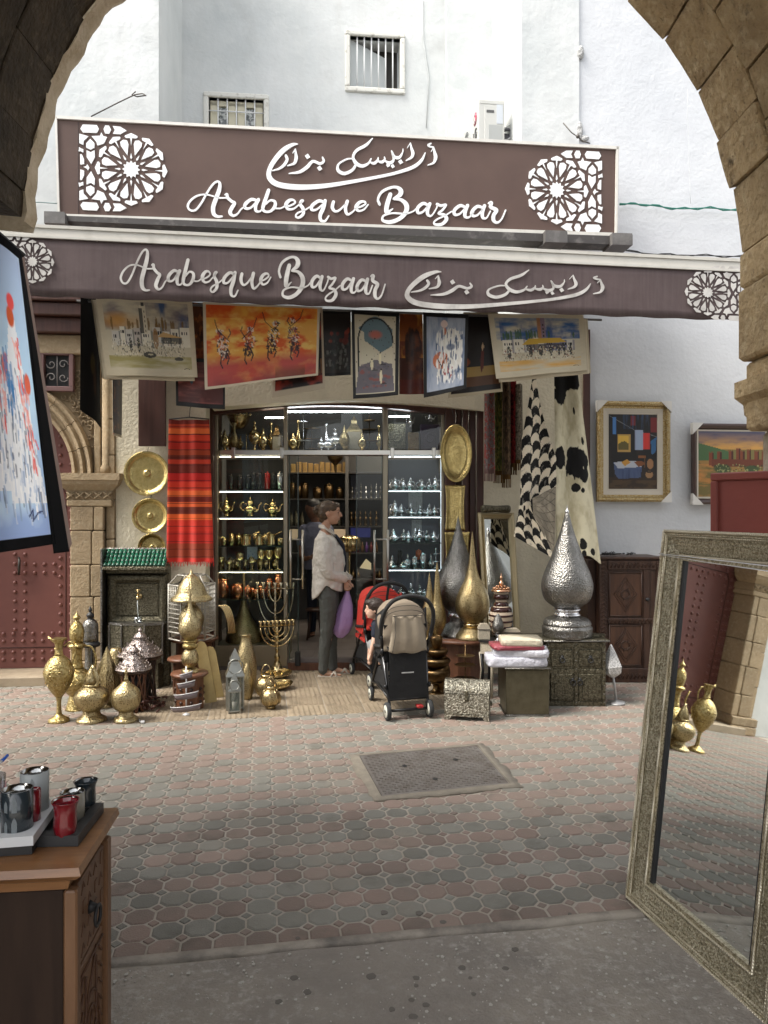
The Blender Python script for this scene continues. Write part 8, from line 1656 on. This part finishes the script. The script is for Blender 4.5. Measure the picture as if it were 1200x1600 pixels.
for(z,cx,a,b) in[(133,25,1.5,1.5),(126,25,3,2.5),(116,24.5,6.5,5),(104,23.5,10.5,8),(90,21.5,13,10),(76,18.5,14,11),(66,16,11.5,9),(59,15,5,4),(57.5,15,.5,.5)]:
 for i in range(SG):q=2*math.pi*i/SG;w_=1+(.10*math.sin(q*5+z*.05)+.06*math.sin(q*11+z*.13));v.append((cx+a*w_*math.cos(q),-3+b*w_*math.sin(q),z+1.4*math.sin(q*3)))
m.add(v,[(j*SG+i,j*SG+(i+1)%SG,(j+1)*SG+(i+1)%SG,(j+1)*SG+i) for j in range(8) for i in range(SG)],0,True);m.build('sack',mat('purple film',(.56,.36,.70),.35,spec=.6,alpha=.85,bump=[('noise',22,.9,.02)]),bag)
m=K(bag);m.ell((24,-2,84),(7,6,14),12);m.ell((17,-2,72),(8,7,9),12);m.build('contents',mat('pale parcel',(.5,.4,.6),.6),bag);m=K(bag)
for s_ in(-1,1):m.tube([(25,s_*2,124),(24.5,s_*2.5,130),(25.5,s_*1,136),(27,s_*2,130),(27.5,s_*3,122)],1.2,6)
m.build('handles',MATS['purple film'],bag)
kp_=TH('person','dark haired man in a slate T-shirt standing in the dim shop behind the woman','person',500,0,8.55,z=.118);km=kp_['k_']
HC2=(-10,0,196);m=K(kp_);head(m,HC2,15.5,.35);m.ell(HC2,(12,11,15),14);limb(m,[(-8,0,186,6.5),(-7,0,172,7)]);m.loft([((-6,0,172),(18,0,0),(0,9,0)),((-4,0,150),(19,0,0),(0,11,0)),((-3,0,112),(16,0,0),(0,10,0))],16)
limb(m,[(-26,0,164,6),(-30,-4,138,5),(-24,-16,122,4),(-14,-22,124,3)]);limb(m,[(14,0,164,6),(18,-4,138,5),(14,-18,122,4),(4,-22,124,3)]);hand(m,(-13,-22,124),(1,-.2,0),(0,0,1),.5,14,1.2);hand(m,(3,-22,124),(-1,-.2,0),(0,0,1),.5,14,1.2)
for s_ in(-1,1):limb(m,[(-3+s_*9,0,108,9),(-3+s_*9,0,55,6),(-3+s_*9,2,6,4.5)]);m.ell((-3+s_*9,-6,3),(5,11,3),10)
remesh(m.build('body',M_skind,kp_),.0085,2);face_parts(kp_,km,HC2,15.5,.35,M_hairk)
m=K(kp_);m.ell((-10,2,203),(13.2,12.6,11.5),18);m.ell((-12,4,197),(12.4,10.6,10),14);remesh(m.build('hair',M_hairk,kp_),.008,2)
m=K(kp_);m.loft([((-7,0,178),(9,0,0),(0,8,0)),((-6,0,171),(21,0,0),(0,10.5,0)),((-5,0,150),(22.5,0,0),(0,13,0)),((-4,0,104),(20,0,0),(0,13,0))],18);limb(m,[(-24,0,166,8.5),(-29,-2,146,8)]);limb(m,[(13,0,166,8.5),(17,-2,146,8)]);remesh(m.build('t_shirt',M_slate,kp_),.009,2,(.08,.015))
m=K(kp_);m.loft([((-3,0,112),(18,0,0),(0,11,0)),((-3,0,98),(18.5,0,0),(0,12,0))],16)
for s_ in(-1,1):limb(m,[(-3+s_*9,0,98,10.5),(-3+s_*9.5,0,55,8),(-3+s_*10,2,10,6.5)])
remesh(m.build('trousers',M_navy,kp_),.009,2)
# ================================================== pushchairs (metres; x to the right, y forward)
M_frame_b=mat('black frame tube',(.015,.015,.016),.35,metal=.3);M_foam=mat('black foam',(.02,.02,.02),.8);M_fab_g=mat('taupe pushchair cloth',(.235,.19,.14),.85,bump=[('noise',300,.2,.001),('noise',12,.3,.02)]);M_fab_r=mat('bright red pushchair cloth',(.62,.045,.03),.8,bump=[('noise',12,.3,.02)]);M_fab_k=mat('black pushchair cloth',(.010,.010,.011),.9,bump=[('noise',14,.4,.02)]);M_hub=mat('cream wheel disc',(.60,.60,.52),.45);M_tyre=mat('grey black tyre',(.03,.032,.034),.8)
def pushchair(label,origin,fwd,fab,flap=True):
 fwd=Vector(fwd).normalized();ang=math.atan2(-fwd.x,fwd.y);t=thing('pushchair',label,'pushchair',origin,ang)
 def wheel(x,y,r,w,nm='wheel'):
  m=MB();m.lathe([(r*.72,-w/2),(r*.95,-w/2),(r,-w*.3),(r,w*.3),(r*.95,w/2),(r*.72,w/2)],0,0,0,28,axis='x');m.v=[p+Vector((x,y,r)) for p in m.v];wl_=m.build(nm,M_tyre,t)
  m=MB();m.lathe([(0,-w*.60),(r*.70,-w*.56),(r*.74,0),(r*.70,w*.56),(0,w*.60)],0,0,0,28,axis='x');m.v=[p+Vector((x,y,r)) for p in m.v];m.build('hub_disc',M_hub,wl_)
  m=MB();m.lathe([(.012,-w*.7),(.012,w*.7)],0,0,0,10,axis='x');m.v=[p+Vector((x,y,r)) for p in m.v];m.build('axle_cap',M_frame_b,wl_)
 for s_ in(-1,1):wheel(s_*.165,0,.066,.03);wheel(s_*.135,.60,.056,.026)
 m=MB()
 for s_ in(-1,1):
  m.tube([(s_*.145,0,.068),(s_*.150,.0,.12),(s_*.165,.06,.30),(s_*.175,.13,.52)],.011,8);m.tube([(s_*.165,.16,.55),(s_*.15,.38,.33),(s_*.135,.55,.16),(s_*.125,.585,.12)],.012,8);m.tube([(s_*.118,.60,.12),(s_*.118,.60,.06)],.014,8);m.tube([(s_*.155,.02,.16),(s_*.15,.3,.20),(s_*.14,.52,.17)],.009,6)
  m.tube([(s_*.175,.12,.50),(s_*.195,.06,.62)],.012,8)
 m.tube([(-.15,0,.068),(.15,0,.068)],.011,8);m.tube([(-.15,.01,.15),(.15,.01,.15)],.012,8);m.build('frame',M_frame_b,t)
 m=MB()
 for s_ in(-1,1):m=MB();m.tube([(s_*.148,-.008,.10),(s_*.162,.045,.28),(s_*.172,.10,.46)],.0045,6);m.build('bright_tube',mat('grey anodised tube',(.25,.25,.26),.3,metal=.8),t);m=MB();m.ell((s_*.178,.10,.49),(.02,.02,.03),8);m.build('hinge',M_frame_b,t);m=MB();m.ell((s_*.172,.03,.24),(.016,.016,.02),8);m.build('hinge',M_frame_b,t)
 m=MB()
 arc=[(-.198,.08,.60),(-.205,.03,.72),(-.185,-.01,.82),(-.12,-.03,.895),(0,-.035,.925),(.12,-.03,.895),(.185,-.01,.82),(.205,.03,.72),(.198,.08,.60)]
 m.tube([tuple(p) for p in smooth_pts(arc,5)],.016,10);m.build('handle',M_foam,t)
 m=MB();v=[];f=[];NA,NB=20,10
 for j in range(NB+1):
  tt_=j/NB;th=math.radians(4+98*tt_)
  for i in range(NA+1):
   a=math.pi*i/NA;w=.182+.012*math.sin(tt_*math.pi);x=-w*math.cos(a);rr3=math.sin(a)**.75
   yb3=.03+.10*0;v.append((x,.10+.36*(1-math.cos(th))*(.25+.75*rr3)*.75,.64+(.235*rr3)*(math.sin(math.radians(62)+th*.55))))
 m.add(v,[(j*(NA+1)+i,j*(NA+1)+i+1,(j+1)*(NA+1)+i+1,(j+1)*(NA+1)+i) for j in range(NB) for i in range(NA)],0,True);o=m.build('hood',fab,t);o.modifiers.new('thickness','SOLIDIFY').thickness=.006
 m=MB();v=[];NA,NB=18,12
 for j in range(NB+1):
  tt_=j/NB
  for i in range(NA+1):
   a=math.pi*i/NA;x=-.178*math.cos(a);topz=.64+.225*math.sin(a)**.6;z=.50+(topz-.50)*tt_;v.append((x*(.96+.04*tt_),.085-.045*math.sin(a)*math.sin(math.pi*(1-tt_)*.6)+.02*tt_,z))
 m.add(v,[(j*(NA+1)+i,j*(NA+1)+i+1,(j+1)*(NA+1)+i+1,(j+1)*(NA+1)+i) for j in range(NB) for i in range(NA)],0,True);o=m.build('hood_back',fab,t);o.modifiers.new('thickness','SOLIDIFY').thickness=.006
 m=MB()
 for q,(zz,ww) in enumerate(((.80,.155),(.835,.145))):m.tube([(-ww*math.cos(a),.028+.05*abs(math.cos(a)),zz-.05+.06*math.sin(a)) for a in[math.pi*k/12 for k in range(13)]],.0025,5)
 m.build('seam_piping',mat('dark piping',(.05,.045,.04),.8),t)
 if flap:
  m=MB();v=[];NA,NB=14,12
  for j in range(NB+1):
   for i in range(NA+1):
    u,tt_=2*i/NA-1,j/NB;w=.115+.038*tt_;v.append((u*w,.032-.040*math.sin(math.pi*min(1,tt_*1.05)*.72)*(1-u**4*.6)+.006*math.sin(u*9),.765-.275*tt_+.012*u*u-.006*math.sin(u*7)*tt_))
  m.add(v,[(j*(NA+1)+i,j*(NA+1)+i+1,(j+1)*(NA+1)+i+1,(j+1)*(NA+1)+i) for j in range(NB) for i in range(NA)],0,True);o=m.build('rear_pocket',mat('lighter taupe cloth',(.30,.25,.185),.85,bump=[('noise',10,.5,.02)]),t);o.modifiers.new('thickness','SOLIDIFY').thickness=.008
  m=MB();m.tube([(-.115,.024,.768),(.115,.024,.768)],.003,5);m.tube([(-.096,.02,.762),(-.105,-.014,.64),(-.125,.0,.50)],.002,5);m.build('zip',mat('dark piping',(.05,.045,.04),.8),t)
 else:
  m=MB();m.tube([(0,-.03,.92),(0,.02,.80),(0,.04,.66)],.012,8,squash=.4);m.build('hood_strap',M_foam,t)
 m=MB();m.loft([((0,.10,.54),(.165,0,0),(0,.03,.0)),((0,.16,.42),(.16,0,0),(0,.05,0)),((0,.22,.36),(.155,0,0),(0,.09,0)),((0,.25,.33),(.15,0,0),(0,.11,0))],16);m.build('seat_base',M_fab_k,t)
 m=MB();m.add([(-.168,.11,.70),(.168,.11,.70),(.165,.17,.40),(-.165,.17,.40)],[(0,1,2,3)]);m.add([(-.165,.17,.40),(.165,.17,.40),(.155,.44,.42),(-.155,.44,.42)],[(0,1,2,3)]);o=m.build('seat',fab if not flap else M_fab_k,t);o.modifiers.new('thickness','SOLIDIFY').thickness=.03
 for s_ in(-1,1):
  m=MB();m.add([(s_*.172,.09,.82),(s_*.176,.10,.56),(s_*.17,.22,.44),(s_*.165,.40,.46),(s_*.176,.32,.62),(s_*.178,.30,.74)],[(0,1,2,3,4,5)] if s_==1 else[(0,5,4,3,2,1)])
  o=m.build('side_panel',fab if not flap else M_fab_k,t);o.modifiers.new('thickness','SOLIDIFY').thickness=.01
 m=MB();m.add([(-.145,.015,.50),(.145,.015,.50),(.15,-.0,.15),(-.15,-.0,.15)],[(0,1,2,3)]);m.add([(-.15,0,.15),(.15,0,.15),(.135,.5,.17),(-.135,.5,.17)],[(0,1,2,3)])
 for s_ in(-1,1):m.add([(s_*.15,0,.15),(s_*.135,.5,.17),(s_*.14,.44,.30),(s_*.15,.05,.42)],[(0,1,2,3)])
 m.add([(-.145,.015,.50),(.145,.015,.50),(.155,.085,.55),(-.155,.085,.55)],[(0,1,2,3)]);o=m.build('basket',M_fab_k,t);o.modifiers.new('thickness','SOLIDIFY').thickness=.006
 m=MB();m.box(-.055,.04,-.0,.004,.342,.350);o=m.build('reflective_strip',mat('reflective strip',(.5,.5,.5),.3),t);o.location.y=-.003
 m=MB();m.box(.06,.11,-.03,.03,.078,.10,.006);m.build('brake_pedal',mat('red pedal',(.35,.02,.02),.4),t)
 m=MB();m.tube(smooth_pts([(-.175,.16,.52),(-.175,.34,.50),(-.12,.44,.49),(.12,.44,.49),(.175,.34,.50),(.175,.16,.52)],4),.013,8);m.tube([(-.11,.56,.20),(.11,.56,.20)],.01,6);m.build('bumper_bar',M_foam,t)
 return t
p1=pushchair('taupe pushchair with black frame and cream wheel discs, seen from behind with the child',(.185,5.55,0),(-.27,.963),M_fab_g,True)
p2=pushchair('bright red pushchair with black handle parked beyond the taupe one',(.035,6.56,0),(-.36,.93),M_fab_r,False)
cd=thing('person','small dark haired child in a navy T-shirt leaning out of the taupe pushchair','person',P(584.5,952,5.91),0);kc_=5.93/F;cd['k_']=kc_
HC3=(0,0,0);HR3=16.2;m=MB(kc_);head(m,HC3,HR3,-1,child=True);m.ell((1,0,3),(13,11,13),16);limb(m,[(3,2,-10,6),(5,4,-20,6)]);m.loft([((6,6,-20),(9,0,0),(0,10,0)),((9,10,-34),(12,0,0),(0,14,0)),((12,14,-58),(12,0,0),(0,15,0))],16)
limb(m,[(3,-5,-27,6),(1,-9,-42,4.6),(-1,-12,-52,4.),(-5,-12,-66,3.2)]);hand(m,(-5,-12,-66),(-.45,-.1,-1),(-.4,1,.2),.6,12,1.15);limb(m,[(10,20,-30,6),(6,30,-48,4.4),(0,40,-58,3.4)])
for s_ in(-1,1):limb(m,[(12+s_*8,16,-62,8),(4+s_*8,46,-64,6),(0+s_*8,52,-88,4.2)]);m.ell((0+s_*8,56,-94),(4,8,4),10)
remesh(m.build('body',M_skin2,cd),.0055,2);face_parts(cd,kc_,HC3,HR3,-1,M_hairc)
m=MB(kc_);m.ell((2.5,0,6),(14,13,12.4),22);m.ell((6,0,1),(10.5,12.5,11),18);m.ell((-6,0,11),(8.5,10.5,5.4),14);remesh(m.build('hair',M_hairc,cd),.005,1,(.018,.010))
m=MB(kc_);m.loft([((5,4,-16),(7,0,0),(0,8,0)),((8,7,-24),(13,0,0),(0,15,0)),((11,11,-40),(14,0,0),(0,17,0)),((13,14,-60),(14,0,0),(0,17,0))],18);limb(m,[(4,-5,-25,8),(2,-9,-38,7)]);remesh(m.build('t_shirt',M_navy,cd),.006,2)
m=MB(kc_)
for s_ in(-1,1):limb(m,[(12+s_*8,16,-62,10),(4+s_*8,40,-62,8.5)])
m.ell((-1,6,-62),(7,8,9),12);remesh(m.build('shorts',mat('grey striped shorts',(.28,.28,.28),.85),cd),.006,2)
